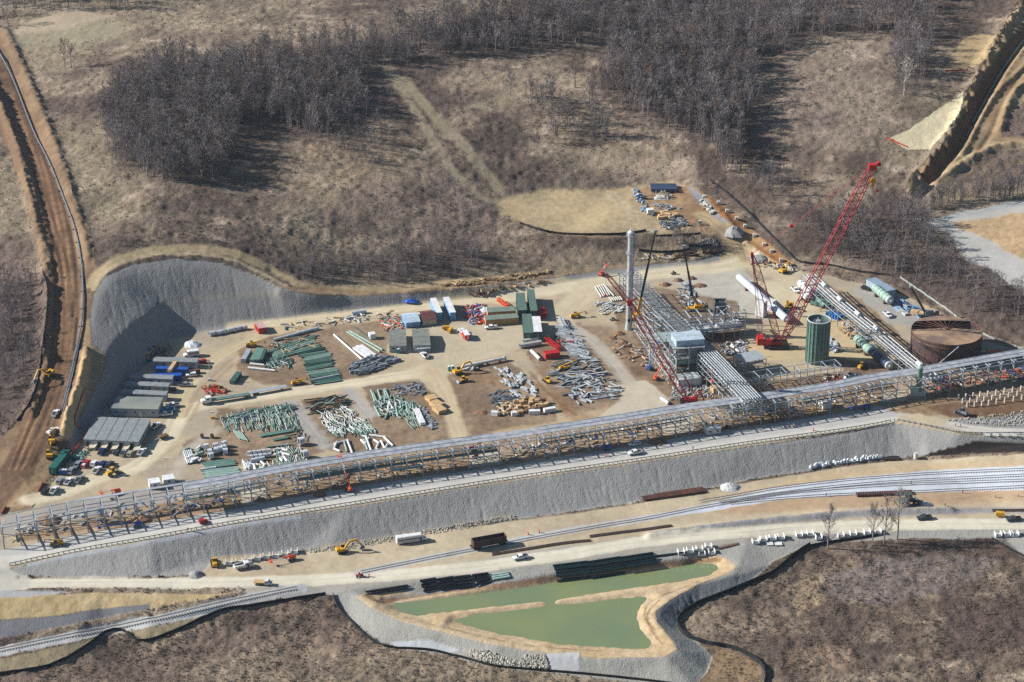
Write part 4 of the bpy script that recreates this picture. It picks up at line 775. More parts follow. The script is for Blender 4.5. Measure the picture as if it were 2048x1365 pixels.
at(t, (947,1099), (1009,1088), dz=.25)

# ------------------------------------------------------------------ site trailers, huts, containers
def hut(name, label, cat, L, W, H, wall, roof, gable=.35, wins=5, door=True, over=.15, split=0, group=None, winh=1.0):
    t = thing(name, label, cat, group)
    w = MB().box(-L/2,L/2,0,W,.25,H)
    if gable: w.add([(-L/2,0,H),(-L/2,W,H),(-L/2,W/2,H+gable),(L/2,0,H),(L/2,W,H),(L/2,W/2,H+gable)], [(0,2,1),(3,4,5)])
    w.obj('wall', wall, t)
    r = MB()
    if gable:
        for (a, b) in ((-over, W/2), (W/2, W+over)):
            za, zb = (H-.02, H+gable) if a < 0 else (H+gable, H-.02)
            r.add([(-L/2-over,a,za),(L/2+over,a,za),(L/2+over,b,zb),(-L/2-over,b,zb),(-L/2-over,a,za+.14),(L/2+over,a,za+.14),(L/2+over,b,zb+.14),(-L/2-over,b,zb+.14)], [(3,2,1,0),(4,5,6,7),(0,1,5,4),(1,2,6,5),(2,3,7,6),(3,0,4,7)])
    else: r.box(-L/2-over,L/2+over,-over,W+over,H,H+.18)
    ro = r.obj('roof', roof, t)
    if split:
        s = MB()
        for k in range(1, split): s.box(-L/2+k*L/split-.06,-L/2+k*L/split+.06,-over,W+over,H+.18,H+.24)
        s.obj('roof_seam', DGREY, ro)
    for k in range(wins):
        x = -L/2 + (k+.5)*L/wins; f = MB().box(x-.55,x+.55,-.05,.0,H*.5-.1,H*.5-.1+winh).obj('window', LSTEEL, t); MB().box(x-.45,x+.45,-.07,-.05,H*.5,H*.5-.2+winh).obj('pane', GLASS, f)
    if door: d = MB().box(L*.12-.5,L*.12+.5,-.06,0,.3,2.4).obj('door', WHITE if wall is not WHITE else DGREY, t); MB().box(L*.12+.3,L*.12+.4,-.12,-.06,1.2,1.35).obj('handle', BLACK, d)
    MB().box(-L/2+.2,L/2-.2,.2,W-.2,-.4,.25).obj('skirting', DSTEEL, t); return t
def front(t, a, b): at(t, a, b); return t           # front-left and front-right ground corners
front(hut('site_trailer', 'light grey trailer farthest up the yard, a white bus behind it', 'site trailer', 19.5, 4.2, 3.1, GRAYW, GRAYR, .3, 6), (307,736), (393,738))
front(hut('site_trailer', 'grey trailer just below the two blue containers', 'site trailer', 18.5, 3.8, 3.0, GRAYW, GRAYR, .3, 5), (260,768), (344,772))
front(hut('site_trailer', 'grey trailer with five windows in the middle of the three close rows', 'site trailer', 18.8, 3.8, 3.0, GRAYW, GRAYR, .3, 6), (251,783), (336,787))
front(hut('site_trailer', 'grey trailer tucked right behind the flat-roofed office', 'site trailer', 19.5, 3.8, 3.0, GRAYW, GRAYR, .3, 5), (242,800), (332,804))
front(hut('site_office', 'wide office with a dark weathered flat roof and white sign', 'office', 19.4, 11, 3.9, GRAYW, mat('weathered_roof', (116,122,118), .9, 0, .2, .15, c2=(150,152,140)), .12, 5), (228,834), (313,836))
t = hut('site_office', 'five-bay grey office block with white awnings along the front', 'office', 22.5, 20, 3.2, GRAYW, mat('office_roof', (140,148,150), .85), 0, 5, False, .2, 5)
for k in range(5):
    x = -9 + k*4.5; MB().prism([(x,0),(x+2.6,0),(x+3.4,.5),(x+3.4,2.0),(x+2.8,1.4),(x,.9)], -3.2, -.05).obj('entrance_ramp', BEIGE, t); MB().box(x-1.2,x-.2,-.09,-.03,.3,2.4).obj('door', DGREY, t)
for k in range(4): MB().box(11.25,11.33,3+k*4.4,4+k*4.4,1.1,2.2).obj('side_window', GLASS, t)
front(t, (172,893), (274,899)); t.rotation_euler[2] += .02
def container(label, a, b, W, H, m, name='shipping_container', cat='container', rib=True, roofm=None, group=None, doorm=None):
    L = (G(*b).xy - G(*a).xy).length; t = thing(name, label, cat, group)
    w = MB().box(-L/2,L/2,0,W,.1,H)
    if rib:
        for k in range(int(L/.6)): w.box(-L/2+.2+k*.6,-L/2+.45+k*.6,-.04,W+.04,.2,H-.1)
        for k in range(max(int(W/.6), 1)): w.box(L/2,L/2+.04,.15+k*.6,.4+k*.6,.2,H-.1)
    w.obj('body', m, t); MB().box(-L/2-.03,L/2+.03,-.06,W+.06,H,H+.09).obj('roof', roofm or m, t)
    d = MB().box(-L/2-.06,-L/2,.1,W*.49,.2,H-.1).box(-L/2-.06,-L/2,W*.51,W-.1,.2,H-.1).obj('door', doorm or m, t); MB().box(-L/2-.1,-L/2-.06,W*.42,W*.46,.4,H-.3).box(-L/2-.1,-L/2-.06,W*.54,W*.58,.4,H-.3).obj('lock_bar', STEEL, d)
    at(t, a, b); return t
container('blue container with a yellow cabinet in front, upper of the two', (312,750), (375,752), 2.6, 2.9, BLUE); container('lower blue container leaning lumber against it, cut by a tan load', (302,764), (363,763), 2.6, 2.7, BLUE)
t = thing('lumber_load', 'long tan bundle of lumber lying across the blue containers', 'lumber'); MB().box(-5,5,-.9,.9,2.8,3.9,.1,.1).obj('plank', WOOD, t); MB().box(-4.6,-4.3,-.95,.95,0,3.95).box(4.3,4.6,-.95,.95,0,3.95).obj('strap', DWOOD, t); at(t, (340,756), (352,738))
container('dark green container beside three blue toilets in the parking', (113,951), (141,913), 3.0, 3.0, TEAL)
container('red container at the toe of the grey slope', (509,657), (518,669), 3.6, 2.8, RED, roofm=mat('pink_roof', (206,170,166)))
container('dark green container left of the taller green one', (1054,639), (1049,604), 4.0, 4.6, DGREEN, roofm=mat('green_roof', (96,120,108))); container('tall green container beside the red machine', (1075,641), (1068,598), 3.2, 4.8, DGREEN, roofm=mat('green_roof', (96,120,108)))
container('dark green container in front of the white tanks', (1067,683), (1063,645), 4.3, 4.2, DGREEN, roofm=mat('green_roof', (96,120,108))); container('green container with a bright white roof', (1084,681), (1080,650), 3.6, 4.2, DGREEN, roofm=WHITE)
container('long plywood crate building with green roof, nearer of two', (972,653), (1038,648), 5, 3.0, mat('plywood', (196,154,104), .8), 'wooden_crate', 'crate', True, mat('sage_roof', (126,142,128))); container('long plywood crate building half hidden behind its twin', (976,638), (1032,635), 5, 3.2, mat('plywood', (196,154,104), .8), 'wooden_crate', 'crate', True, mat('sage_roof', (126,142,128)))
container('red tank box with a white plate at the edge of the grey steel', (1092,720), (1120,716), 3.4, 2.6, RED)
container('pale grey equipment house below the process tower', (1357,776), (1402,771), 6.0, 3.6, LSTEEL, 'equipment_house', 'equipment house', True, mat('pale_sheet', (196,206,204)))
container('large pale plywood crate beside the folded orange lift', (1427,789), (1440,786), 3, 2.6, TAN, 'wooden_crate', 'crate', False); container('white wrapped crate under the long rack', (1646,820), (1663,817), 4, 3.0, WHITE, 'wrapped_crate', 'crate', False)
container('silver blue ribbed shed beside the pale green vessel', (1790,596), (1749,570), 5.0, 4.0, mat('silver_sheet', (176,194,204), .45), 'metal_shed', 'shed', True, mat('blue_sheet', (150,170,190), .5))
container('white cubic tank crate standing alone on bare ground', (741,680), (752,678), 2.8, 2.4, WHITE, 'wrapped_crate', 'crate', False)
container('white dumpster in the middle of the brown yard, filled with white waste', (470,770), (484,752), 2.4, 1.7, DGREEN, 'dumpster', 'dumpster')
for i, (a, b) in enumerate((((885,641), (872,612)), ((912,641), (898,610)))):
    t = container(['blue and white box trailer nearer the maroon tent', 'blue and white box trailer nearer the scrap heap'][i], a, b, 2.7, 4.0, LBLUE, 'box_trailer', 'trailer', False, WHITE); wheels(t, (-4,-2.8), 1.0, .5, .3)
t = hut('work_tent', 'white tent with blue tarpaulin sides', 'tent', 6.5, 10, 2.6, LBLUE, mat('pale_tarp', (206,226,240), .5), 1.7, 0, False); front(t, (813,657), (840,654)); t = hut('work_tent', 'maroon roofed tent between the white tent and the trailers', 'tent', 6.5, 10, 2.8, BEIGE, MAROON, 1.7, 0, False); front(t, (846,653), (873,650))
HR = mat('hut_roof', (128,132,124), .85, 0, .15, .3)
for i, (a, b) in enumerate((((780,706), (812,705)), ((828,705), (860,704)))):
    front(hut('long_hut', ['long gabled grey hut left of its twin, a teal toilet before it', 'long gabled grey hut with five toilets in front'][i], 'hut', 7.4, 17, 3.2, GRAYW, HR, .7, 2, True), a, b)
front(hut('small_cabin', 'small white and blue cabin in the rack shadow on the road', 'cabin', 6.3, 3.6, 2.6, OFFW, GRAYW, .8, 2, True), (1412,872), (1443,868))
t = hut('control_cabin', 'white wrapped square cabin beside its twin behind the rack', 'cabin', 4.2, 4, 2.8, WHITE, WHITE, 0, 1, False); front(t, (301,981), (321,978)); t = hut('control_cabin', 'white square cabin just left of the steel deck, right of its twin', 'cabin', 4.2, 4, 2.4, WHITE, WHITE, 0, 1, False); front(t, (329,972), (349,969))
# toilets
def toilet(m, label, group=None):
    t = thing('portable_toilet', label, 'portable toilet', group); MB().box(-.58,.58,-.58,.58,.05,2.05,.03,.03).obj('cabin', m, t); MB().prism([(-.62,2.05),(.62,2.05),(.45,2.3),(-.45,2.3)], -.6, .6).obj('roof', WHITE, t)
    d = MB().box(-.4,.4,-.62,-.58,.15,1.95).obj('door', m, t); MB().box(.2,.3,-.65,-.62,1.0,1.15).obj('latch', BLACK, d); MB().cyl((.4,.4,2.0),(.4,.4,2.6),.06).obj('vent', WHITE, t); return t
TQ = mat('toilet_teal', (60,170,166), .5); TG = mat('toilet_grey', (170,182,196), .5)
for i, u in enumerate((121, 126.5, 132)): at(toilet(BLUE, 'blue portable toilet in the tight row of three beside the dark green container', 'blue toilets in a row'), (u, 949+i*.2))
for i in range(5): at(toilet(TG, 'pale grey portable toilet in the row of five before the long hut', 'five toilets in a row'), (837+i*5.4, 706-i*.3))
for p, m, l in (((797,707), TQ, 'teal toilet standing alone before the left long hut'), ((899,742), TQ, 'white and teal toilet at the end of the white pipe column, left one'), ((906,741), TQ, 'teal toilet right of its neighbour by the excavator'), ((1400,450), TQ, 'turquoise toilet at the upper works'), ((1767,809), TQ, 'turquoise toilet at the edge of the rack road'), ((1453,858), mat('black_toilet', (30,36,44)), 'black cabin toilet with white roof on the rack road'), ((198,850), TQ, 'white and teal toilet behind the five-bay office block')):
    at(toilet(m, l), p, rz=rnd.uniform(-.3,.3), dz=.0)
at(toilet(BLUE, 'blue cabin standing under the long rack among pipes'), (844,938))

# ------------------------------------------------------------------ lay-down material
def unit_pipe(m, r=.5, n=8):
    b = MB().cyl((-.5,0,r),(.5,0,r),r,n,cap=False); b.cyl((-.5,0,r),(.5,0,r),r*.82,n,cap=False).cyl((.46,0,r),(.461,0,r),r*.95,n); return b.mesh('steel_pipe', m)
def unit_beam(m):
    return MB().box(-.5,.5,-.5,.5,0,.16).box(-.5,.5,-.5,.5,.84,1).box(-.5,.5,-.09,.09,.16,.84).mesh('steel_beam', m)
UB = {}; CNT = {}; MASS = {}
def place_unit(kind, m, L, w, h, p, rz, z, label, cat, group):
    k = (kind, m.name)
    if k not in UB: UB[k] = {'steel_pipe': lambda: unit_pipe(m), 'steel_beam': lambda: unit_beam(m), 'plate_stack': lambda: MB().box(-.5,.5,-.5,.5,0,.3).box(-.48,.5,-.47,.49,.34,.62).box(-.5,.47,-.5,.48,.66,1).mesh('plate_stack', m),
        'timber_piece': lambda: MB().box(-.5,.5,-.5,.5,0,1).mesh('timber_piece', m), 'bundle': lambda: MB().box(-.5,.5,-.5,-.2,0,.5).box(-.48,.5,-.15,.15,0,.5).box(-.5,.49,.2,.5,0,.5).box(-.5,.5,-.4,-.05,.5,1).box(-.47,.5,.05,.4,.5,1).mesh('steel_bundle', m)}[kind]()
    name = {'pipe': 'white_pipe' if m in (WHITE, WRAP, OFFW) else 'green_pipe' if m in (GREEN, PGREEN, DGREEN) else 'steel_pipe', 'beam': 'steel_section', 'bar': 'steel_bar', 'slab': 'concrete_plate', 'board': 'wooden_plank', 'block': 'concrete_block', 'timber': 'timber', 'crate': 'wooden_crate'}.get(cat, cat.replace(' ', '_'))
    CNT[name] = CNT.get(name, 0) + 1
    if CNT[name] > 285:                          # past what is built one by one: the rest of the heap in one mass
        me = UB[k]; c, s_ = math.cos(rz), math.sin(rz); MASS.setdefault(m.name, (m, MB()))[1].add([(p[0]+v.co.x*L*c-v.co.y*w*s_, p[1]+v.co.x*L*s_+v.co.y*w*c, z+v.co.z*h) for v in me.vertices], [tuple(f.vertices) for f in me.polygons]); return None
    o = link(bpy.data.objects.new(name, UB[k])); o.location = (p[0], p[1], z); o.rotation_euler = (0,0,rz); o.scale = (L, w, h); return tag(o, label, cat, group)
def inside(poly, n, rg):
    us = [p[0] for p in poly]; vs = [p[1] for p in poly]; o = []
    while len(o) < n:
        u, v = rg.uniform(min(us), max(us)), rg.uniform(min(vs), max(vs))
        if sdist(poly, np.array([u]), np.array([v]))[0] > 0: o.append((u, v))
    return o
def pile(poly, n, d, L, wd, mats, kind, label, cat, group, jit=.12, h=None, seed=1, stack=.5):
    if not n: return
    rg = random.Random(seed); c = (sum(p[0] for p in poly)/len(poly), sum(p[1] for p in poly)/len(poly)); a0 = ang(c, (c[0]+d[0], c[1]+d[1]))
    if wd[1] <= .62: n = int(n*2.6); wd = (wd[0]*.75, wd[1]*.75); L = (L[0]*.85, L[1]*.9)
    elif n > 20: n = int(n*1.6); wd = (wd[0]*.8, wd[1]*.8); L = (L[0]*.8, L[1]*.9)
    P = ong(*zip(*inside(poly, n, rg)))
    for q in P:
        ww = rg.uniform(*wd); place_unit(kind, rg.choice(mats), rg.uniform(*L), ww, ww if h is None else rg.uniform(*h), q, a0 + rg.gauss(0, jit), q[2] + rg.choice((.02,.05,stack*.6,stack)), label, cat, group)
def row(kind, m, a, b, w, h, label, cat, group=None, z=.1):
    A, B = G(*a), G(*b); c = (A+B)/2; return place_unit(kind, m, (B.xy-A.xy).length, w, h, c, math.atan2(B.y-A.y, B.x-A.x), c.z+z, label, cat, group)
def multi(n, d, kind, m, a, b, w, h, label, cat, group, jit=2):
    rg = random.Random(int(a[0]*7+a[1]))
    for k in range(n): j = rg.uniform(-jit, jit); row(kind, m, (a[0]+d[0]*k+j, a[1]+d[1]*k), (b[0]+d[0]*k+j+rg.uniform(-jit,jit), b[1]+d[1]*k), w, h, label, cat, group)
PI2 = 'pipes of the dense green stacks'
pile([(440,838),(500,822),(580,812),(600,850),(560,858),(450,862)], 95, (6,15), (4,8.5), (.28,.5), [PGREEN, PGREEN, GREEN, LSTEEL], 'steel_pipe', 'pale green painted pipe lying in the dense block left of the gravel lane', 'pipe', PI2, .12, seed=2)
pile([(450,836),(520,818),(580,811),(590,822),(470,842)], 36, (15,-4), (4,9), (.25,.5), [GREEN, DGREEN, DSTEEL, PGREEN], 'steel_beam', 'dark green beam at the back of the dense green block', 'beam', 'beams behind the dense green block', .4, seed=3)
pile([(640,828),(700,812),(730,850),(745,868),(660,868),(645,850)], 60, (7,14), (3,7), (.28,.6), [WHITE, WHITE, PGREEN, OFFW], 'steel_pipe', 'white pipe thrown across the white and green heap between two gravel lanes', 'pipe', 'pipes of the white and green heap', .5, seed=4)
pile([(655,850),(735,838),(752,868),(740,872),(665,872)], 34, (6,15), (4,7), (.25,.45), [PGREEN, GREEN], 'steel_pipe', 'green pipe at the front of the white and green heap', 'pipe', 'green pipes before the white heap', .2, seed=5)
pile([(612,800),(690,792),(700,812),(630,830)], 26, (16,-3), (4,8), (.3,.5), [DWOOD, DGREEN, BLACK, PGREEN], 'steel_beam', 'dark beam behind the white and green heap', 'beam', 'dark beams behind the white heap', .3, seed=6)
pile([(745,805),(790,790),(845,812),(838,828),(760,832)], 46, (5,15), (3.5,7), (.35,.6), [PGREEN, PGREEN, LSTEEL, GREEN], 'steel_pipe', 'green bent pipe in the block left of the brown plywood boxes', 'pipe', 'green pipes left of the plywood boxes', .45, seed=7)
pile([(775,775),(840,764),(852,790),(800,792)], 44, (12,-6), (2,4), (.2,.4), [STEEL, LSTEEL, DSTEEL], 'steel_beam', 'short galvanised bar in the tangle behind the green bent pipes', 'bar', 'galvanised bars behind the bent pipes', .9, seed=8)
pile([(845,815),(868,845),(880,855),(860,860),(848,835)], 30, (10,-6), (1.5,3.5), (.2,.4), [STEEL, LSTEEL], 'steel_beam', 'short silver bar beside the white plank stack', 'bar', 'silver bars by the white planks', .9, seed=9)
pile([(805,830),(830,826),(840,855),(820,856)], 16, (7,15), (3,6), (.25,.45), [PGREEN], 'steel_pipe', 'green pipe left of the white plank stack', 'pipe', 'green pipes left of the white planks', .15, seed=10)
row('plate_stack', WHITE, (833,823), (846,852), 2.4, 1.2, 'tall white stack of planks beside green pipes', 'plank stack'); 
for i, (a, b) in enumerate((((858,797), (868,805)), ((866,808), (880,817)), ((872,818), (886,828)))): row('timber_piece', TAN, a, b, 4.2, 1.6, ['long brown plywood box, farthest of the three in a staggered row', 'middle brown plywood box of the three in a staggered row', 'nearest brown plywood box of the three in a staggered row'][i], 'plywood box')
# fan of green beams in the upper block
for k, (a, b) in enumerate((((536,704),(628,672)), ((545,710),(632,680)), ((545,716),(640,690)), ((590,706),(646,694)), ((598,712),(652,703)), ((608,718),(660,708)), ((610,724),(662,716)), ((608,731),(666,722)), ((612,738),(664,728)), ((614,746),(672,738)), ((618,752),(678,745)), ((622,760),(680,752)), ((624,766),(682,758)))):
    multi(4, (.8,1.7), 'steel_beam', (GREEN, PGREEN, GREEN, DGREEN)[k % 4], a, b, .42, .45, 'dark green beam in the fan shaped rows of the upper yard', 'beam', 'green beams laid out in a fan', 3)
row('steel_pipe', WRAP, (547,683), (637,659), 1.3, 1.3, 'long white wrapped column along the upper pad road', 'pipe'); row('steel_pipe', WRAP, (622,763), (679,751), .8, .8, 'white wrapped pipe lying in front of the green fan', 'pipe')
row('steel_pipe', WHITE, (668,672), (727,724), .9, .9, 'white pipe lying diagonally across bare earth', 'pipe'); row('steel_pipe', PGREEN, (694,666), (760,706), .8, .8, 'pale green pipe lying diagonally, left of a pair', 'pipe'); row('steel_pipe', PGREEN, (699,664), (765,702), .8, .8, 'pale green pipe lying diagonally, right of a pair', 'pipe'); row('steel_pipe', DGREEN, (708,655), (738,677), .5, .5, 'dark green pipe pointing at the white crate', 'pipe')
for i, (a, b) in enumerate((((708,698),(736,717)), ((714,695),(743,714)), ((722,694),(751,714)))): row('plate_stack', WHITE, a, b, 1.5, .9, ['white beam bundle, leftmost of three side by side', 'white beam bundle in the middle of three side by side', 'white beam bundle, rightmost of three side by side'][i], 'beam bundle')
for i, (a, b) in enumerate((((500,730),(528,733)), ((496,738),(550,744)))): row('steel_pipe', WHITE, a, b, 1.0, 1.0, ['short white pipe below the green roofed boxes', 'longer white pipe with a kink end below the green boxes'][i], 'pipe')
for i, (a, b, m) in enumerate((((487,727),(499,706),STEEL), ((504,728),(519,704),GREEN), ((514,728),(524,706),GREEN), ((520,728),(530,706),DGREEN))): row('timber_piece', m, a, b, 2.2, 2.0, ['grey long box at the left end of the beam boxes', 'pale green long box second from the left', 'green long box between two other green ones', 'dark green long box at the right end of the row'][i], 'steel box')
pile([(530,735),(545,712),(582,718),(585,732),(560,738)], 40, (8,-14), (2.5,6), (.25,.5), [GREEN, DGREEN, LSTEEL, PGREEN], 'steel_pipe', 'green pipe in the untidy heap right of the green long boxes', 'pipe', 'pipes beside the green long boxes', .5, seed=12)
pile([(540,690),(590,676),(640,668),(640,690),(590,706),(545,712)], 24, (14,-4), (3,6), (.25,.4), [DWOOD, PGREEN, DGREEN, WOOD], 'timber_piece', 'short piece of dunnage among the green beams', 'timber', 'dunnage among green beams', .9, h=(.2,.4), seed=13)
pile([(600,732),(640,724),(690,716),(790,708),(800,722),(760,736),(720,748),(680,744)], 66, (14,-4), (3,6.5), (.7,1.4), [DSTEEL, STEEL, DSTEEL], 'bundle', 'blue grey bundle of galvanised steel below the white beam bundles', 'steel bundle', 'grey bundles below the white beams', .3, h=(.5,1.0), seed=14) if False else pile([(700,742),(706,728),(745,716),(790,712),(800,722),(770,738),(720,752)], 60, (14,-4), (2.5,5.5), (.6,1.3), [DSTEEL, STEEL, DSTEEL], 'bundle', 'blue grey bundle of galvanised steel below the white beam bundles', 'steel bundle', 'grey bundles below the white beams', .3, h=(.5,1.0), seed=14)
# central block of grey steel, crates
pile([(990,735),(1015,728),(1060,760),(1080,790),(1040,800),(1000,770)], 46, (10,9), (2.5,4.5), (.5,1.1), [LSTEEL, STEEL, LSTEEL], 'plate_stack', 'pale steel plate stack left of the brown haul track', 'plate stack', 'pale plate stacks in the centre block', .25, h=(.3,.7), seed=15)
pile([(975,790),(1010,780),(1050,800),(1040,815),(990,812)], 30, (12,-4), (3,7), (.25,.4), [STEEL, DSTEEL], 'steel_beam', 'grey beam behind the broken wooden crates', 'beam', 'beams behind the wooden crates', .6, seed=16)
for (a, b) in (((925,745),(945,738)), ((950,742),(985,733)), ((985,725),(1010,712))): pass
pile([(925,735),(955,728),(960,738),(930,744)], 14, (10,-4), (2,3), (.5,.9), [OFFW, CONC], 'plate_stack', 'small pale block pack beside the long white column', 'plate stack', 'small packs beside the long column', .2, h=(.3,.6), seed=17)
pile([(1030,652),(1060,650),(1150,655),(1160,670),(1100,672),(1090,660)], 0, (1,0), (1,2), (.2,.3), [STEEL], 'steel_beam', '', '', None)
pile([(1112,652),(1142,650),(1168,700),(1178,718),(1150,720),(1120,680)], 52, (14,3), (4,7), (.5,1.1), [LSTEEL, STEEL, STEEL], 'bundle', 'pale grey steel bundle in the ladder of bundles along the gravel lane', 'steel bundle', 'ladder of steel bundles by the lane', .12, h=(.4,.8), seed=18)
pile([(1110,725),(1180,715),(1212,735),(1235,775),(1236,800),(1190,800),(1130,795),(1105,750)], 86, (14,-2), (3,7), (.3,.9), [STEEL, LSTEEL, DSTEEL], 'steel_beam', 'grey galvanised beam in the steel block left of the gravel turning area', 'beam', 'grey beams left of the turning area', .5, h=(.3,.7), seed=19)
pile([(1140,760),(1160,752),(1220,760),(1235,790),(1160,812),(1142,800)], 34, (12,7), (2.5,4.5), (.5,1.0), [STEEL, LSTEEL], 'plate_stack', 'grey plate stack in the steel block left of the turning area', 'plate stack', 'plate stacks left of the turning area', .3, h=(.25,.5), seed=20)
multi(5, (4.3,-1), 'steel_pipe', OFFW, (1190,574), (1203,596), .55, .55, 'cream pipe of the parallel row left of the white tower', 'pipe', 'cream pipes left of the tower', .3); row('steel_pipe', OFFW, (1209,572), (1228,594), .6, .6, 'single cream pipe right of the parallel row by the tower', 'pipe')
multi(6, (4.2,-.5), 'steel_pipe', OFFW, (1218,597), (1224,604), .5, .5, 'short cream pipe in the second row by the tower', 'pipe', 'short cream pipes by the tower', .3)
pile([(1192,606),(1215,603),(1250,612),(1245,624),(1205,630),(1195,615)], 30, (12,-4), (2,4.5), (.4,1.2), [LSTEEL, OFFW], 'plate_stack', 'flat pale panel stack below the cream pipes', 'panel stack', 'pale panels below the cream pipes', .3, h=(.2,.5), seed=21)
pile([(1355,580),(1375,568),(1400,600),(1420,615),(1370,615)], 40, (10,10), (2.5,6), (.4,.9), [STEEL, DSTEEL, LSTEEL], 'steel_beam', 'grey steel section lying behind the process frame', 'beam', 'sections behind the process frame', .6, h=(.3,.6), seed=22)
# wooden crates cluster
pile([(1030,806),(1055,800),(1095,808),(1098,822),(1040,828)], 30, (10,-1), (1.6,3), (1.2,2.2), [WOOD, TAN, DWOOD], 'timber_piece', 'open wooden crate in the crowded crate cluster', 'crate', 'wooden crates in the cluster', .5, h=(.8,1.8), seed=23)
pile([(990,812),(1030,800),(1045,825),(1000,832)], 40, (10,-3), (1.2,3), (.3,1.0), [WOOD, TAN, OFFW], 'timber_piece', 'broken crate board in the tan litter left of the crates', 'board', 'crate boards left of the cluster', .9, h=(.2,.7), seed=24)
for i, (a, b) in enumerate((((1058,829),(1080,828)), ((1088,826),(1110,822)), ((983,830),(996,832)), ((1023,832),(1034,831)))): row('timber_piece', WHITE, a, b, 1.9, 1.7, ['white wrapped crate in front of the wooden crates', 'white wrapped crate at the right end of the crate cluster', 'small white crate at the left end of the tan litter', 'small white crate between two larger white ones'][i], 'wrapped crate')
pile([(880,574),(900,566),(960,560),(1060,548),(1100,545),(1060,556),(940,572)], 44, (12,-2), (1.5,4), (.25,.6), [WOOD, TAN, DWOOD], 'timber_piece', 'scrap timber on the bank behind the yard road', 'timber', 'scrap timber along the bank', .9, h=(.2,.7), seed=25)
# lower left block: drums and spools
def drum(u, v, r, m=WRAP, label='', group=None, ln=1.8, rz=None):
    t = thing('pipe_ring', label, 'pipe ring', group); MB().cyl((-ln/2,0,r),(ln/2,0,r),r,14,cap=False).cyl((-ln/2,0,r),(-ln/2+.01,0,r),r,14,r*.8,cap=False).obj('shell', m, t); MB().cyl((-ln/2+.02,0,r),(ln/2-.02,0,r),r*.8,14,cap=True).obj('bore', BLACK, t); at(t, (u, v), rz=rz if rz is not None else rnd.uniform(.25,.6)); return t
for (u, v) in ((413,900),(432,898),(449,894),(433,907),(441,905),(420,910),(422,918),(449,902),(451,909)): drum(u, v, 1.35, label='large white pipe ring in the group left of the smaller rings', group='large white rings')
for k in range(5): drum(499+k*9.6, 911-k*1.2, .95, label='small white pipe ring in the three tight rows', group='small white rings', ln=1.4)
for k in range(5): drum(503+k*9.0, 918-k*1.0, .9, label='small white pipe ring in the three tight rows', group='small white rings', ln=1.4)
for k in range(4): drum(506+k*6.6, 925-k*1.2, .9, label='small white pipe ring in the three tight rows', group='small white rings', ln=1.4)
drum(603, 890, 1.7, label='large white pipe ring standing alone by the gravel lane, upper one', ln=2.2); drum(610, 916, 1.7, label='large white pipe ring standing alone below its twin', ln=2.2); drum(404, 876, 1.0, DWOOD, 'brown cable drum left of its twin on the sandy ground', ln=1.0); drum(424, 876, 1.0, DWOOD, 'brown cable drum right of its twin on the sandy ground', ln=1.0)
multi(5, (3.6,-.7), 'steel_pipe', LSTEEL, (367,905), (376,930), .7, .7, 'white pipe in the fence-like row at the left corner of the yard', 'pipe', 'white pipes at the left corner', .3)
pile([(372,900),(398,898),(405,925),(380,930)], 12, (8,-3), (2,4), (.8,1.4), [WHITE, PGREEN], 'plate_stack', 'white and green box section beside the corner pipes', 'box section', 'box sections at the left corner', .3, h=(.6,1.1), seed=26)
multi(8, (.9,1.6), 'steel_beam', GREEN, (405,928), (466,920), .6, .5, 'green beam in the lower left stack behind the rack', 'beam', 'green beams of the lower left stack', 2); multi(10, (.7,1.7), 'steel_beam', PGREEN, (405,944), (476,936), .6, .5, 'pale green beam in the flat stack nearest the rack', 'beam', 'pale beams nearest the rack', 3); row('steel_pipe', WRAP, (401,943), (432,938), 1.1, 1.1, 'white wrapped pipe on the pale green stack', 'pipe')
multi(5, (4,1), 'steel_pipe', PGREEN, (466,862), (480,880), .45, .45, 'green pipe in the small slanted rack above the rings', 'pipe', 'slanted green pipes above the rings', .4); multi(3, (1.2,1.8), 'steel_beam', GREEN, (520,872), (582,861), .7, .6, 'green beam laid on timbers right of the slanted pipes', 'beam', 'green beams on timbers', 1); multi(2, (1,2), 'steel_beam', GREEN, (546,881), (578,875), .6, .5, 'shorter green beam below the beams on timbers', 'beam', 'shorter green beams on timbers', 1); row('steel_beam', GREEN, (533,896), (585,891), .6, .5, 'single green beam between the rings and the timbers', 'beam')
pile([(478,915),(495,912),(545,925),(560,940),(500,945),(484,935)], 22, (6,14), (3,5), (.3,.5), [WHITE, PGREEN, WHITE], 'steel_pipe', 'white or green pipe in the mixed heap behind the rack deck', 'pipe', 'mixed pipes behind the rack deck', .3, seed=27)
pile([(545,905),(575,890),(600,900),(618,930),(560,940)], 46, (6,15), (3.5,6), (.28,.45), [PGREEN, GREEN, WHITE, PGREEN], 'steel_pipe', 'green pipe in the heap between the two large lone rings and the small rings', 'pipe', 'green pipes beside the lone rings', .25, seed=28)
pile([(560,855),(600,850),(615,880),(590,882)], 10, (-6,14), (3,6), (.3,.5), [DGREEN, PGREEN], 'steel_pipe', 'dark pipe at the edge of the gravel lane', 'pipe', 'dark pipes at the lane edge', .4, seed=29)
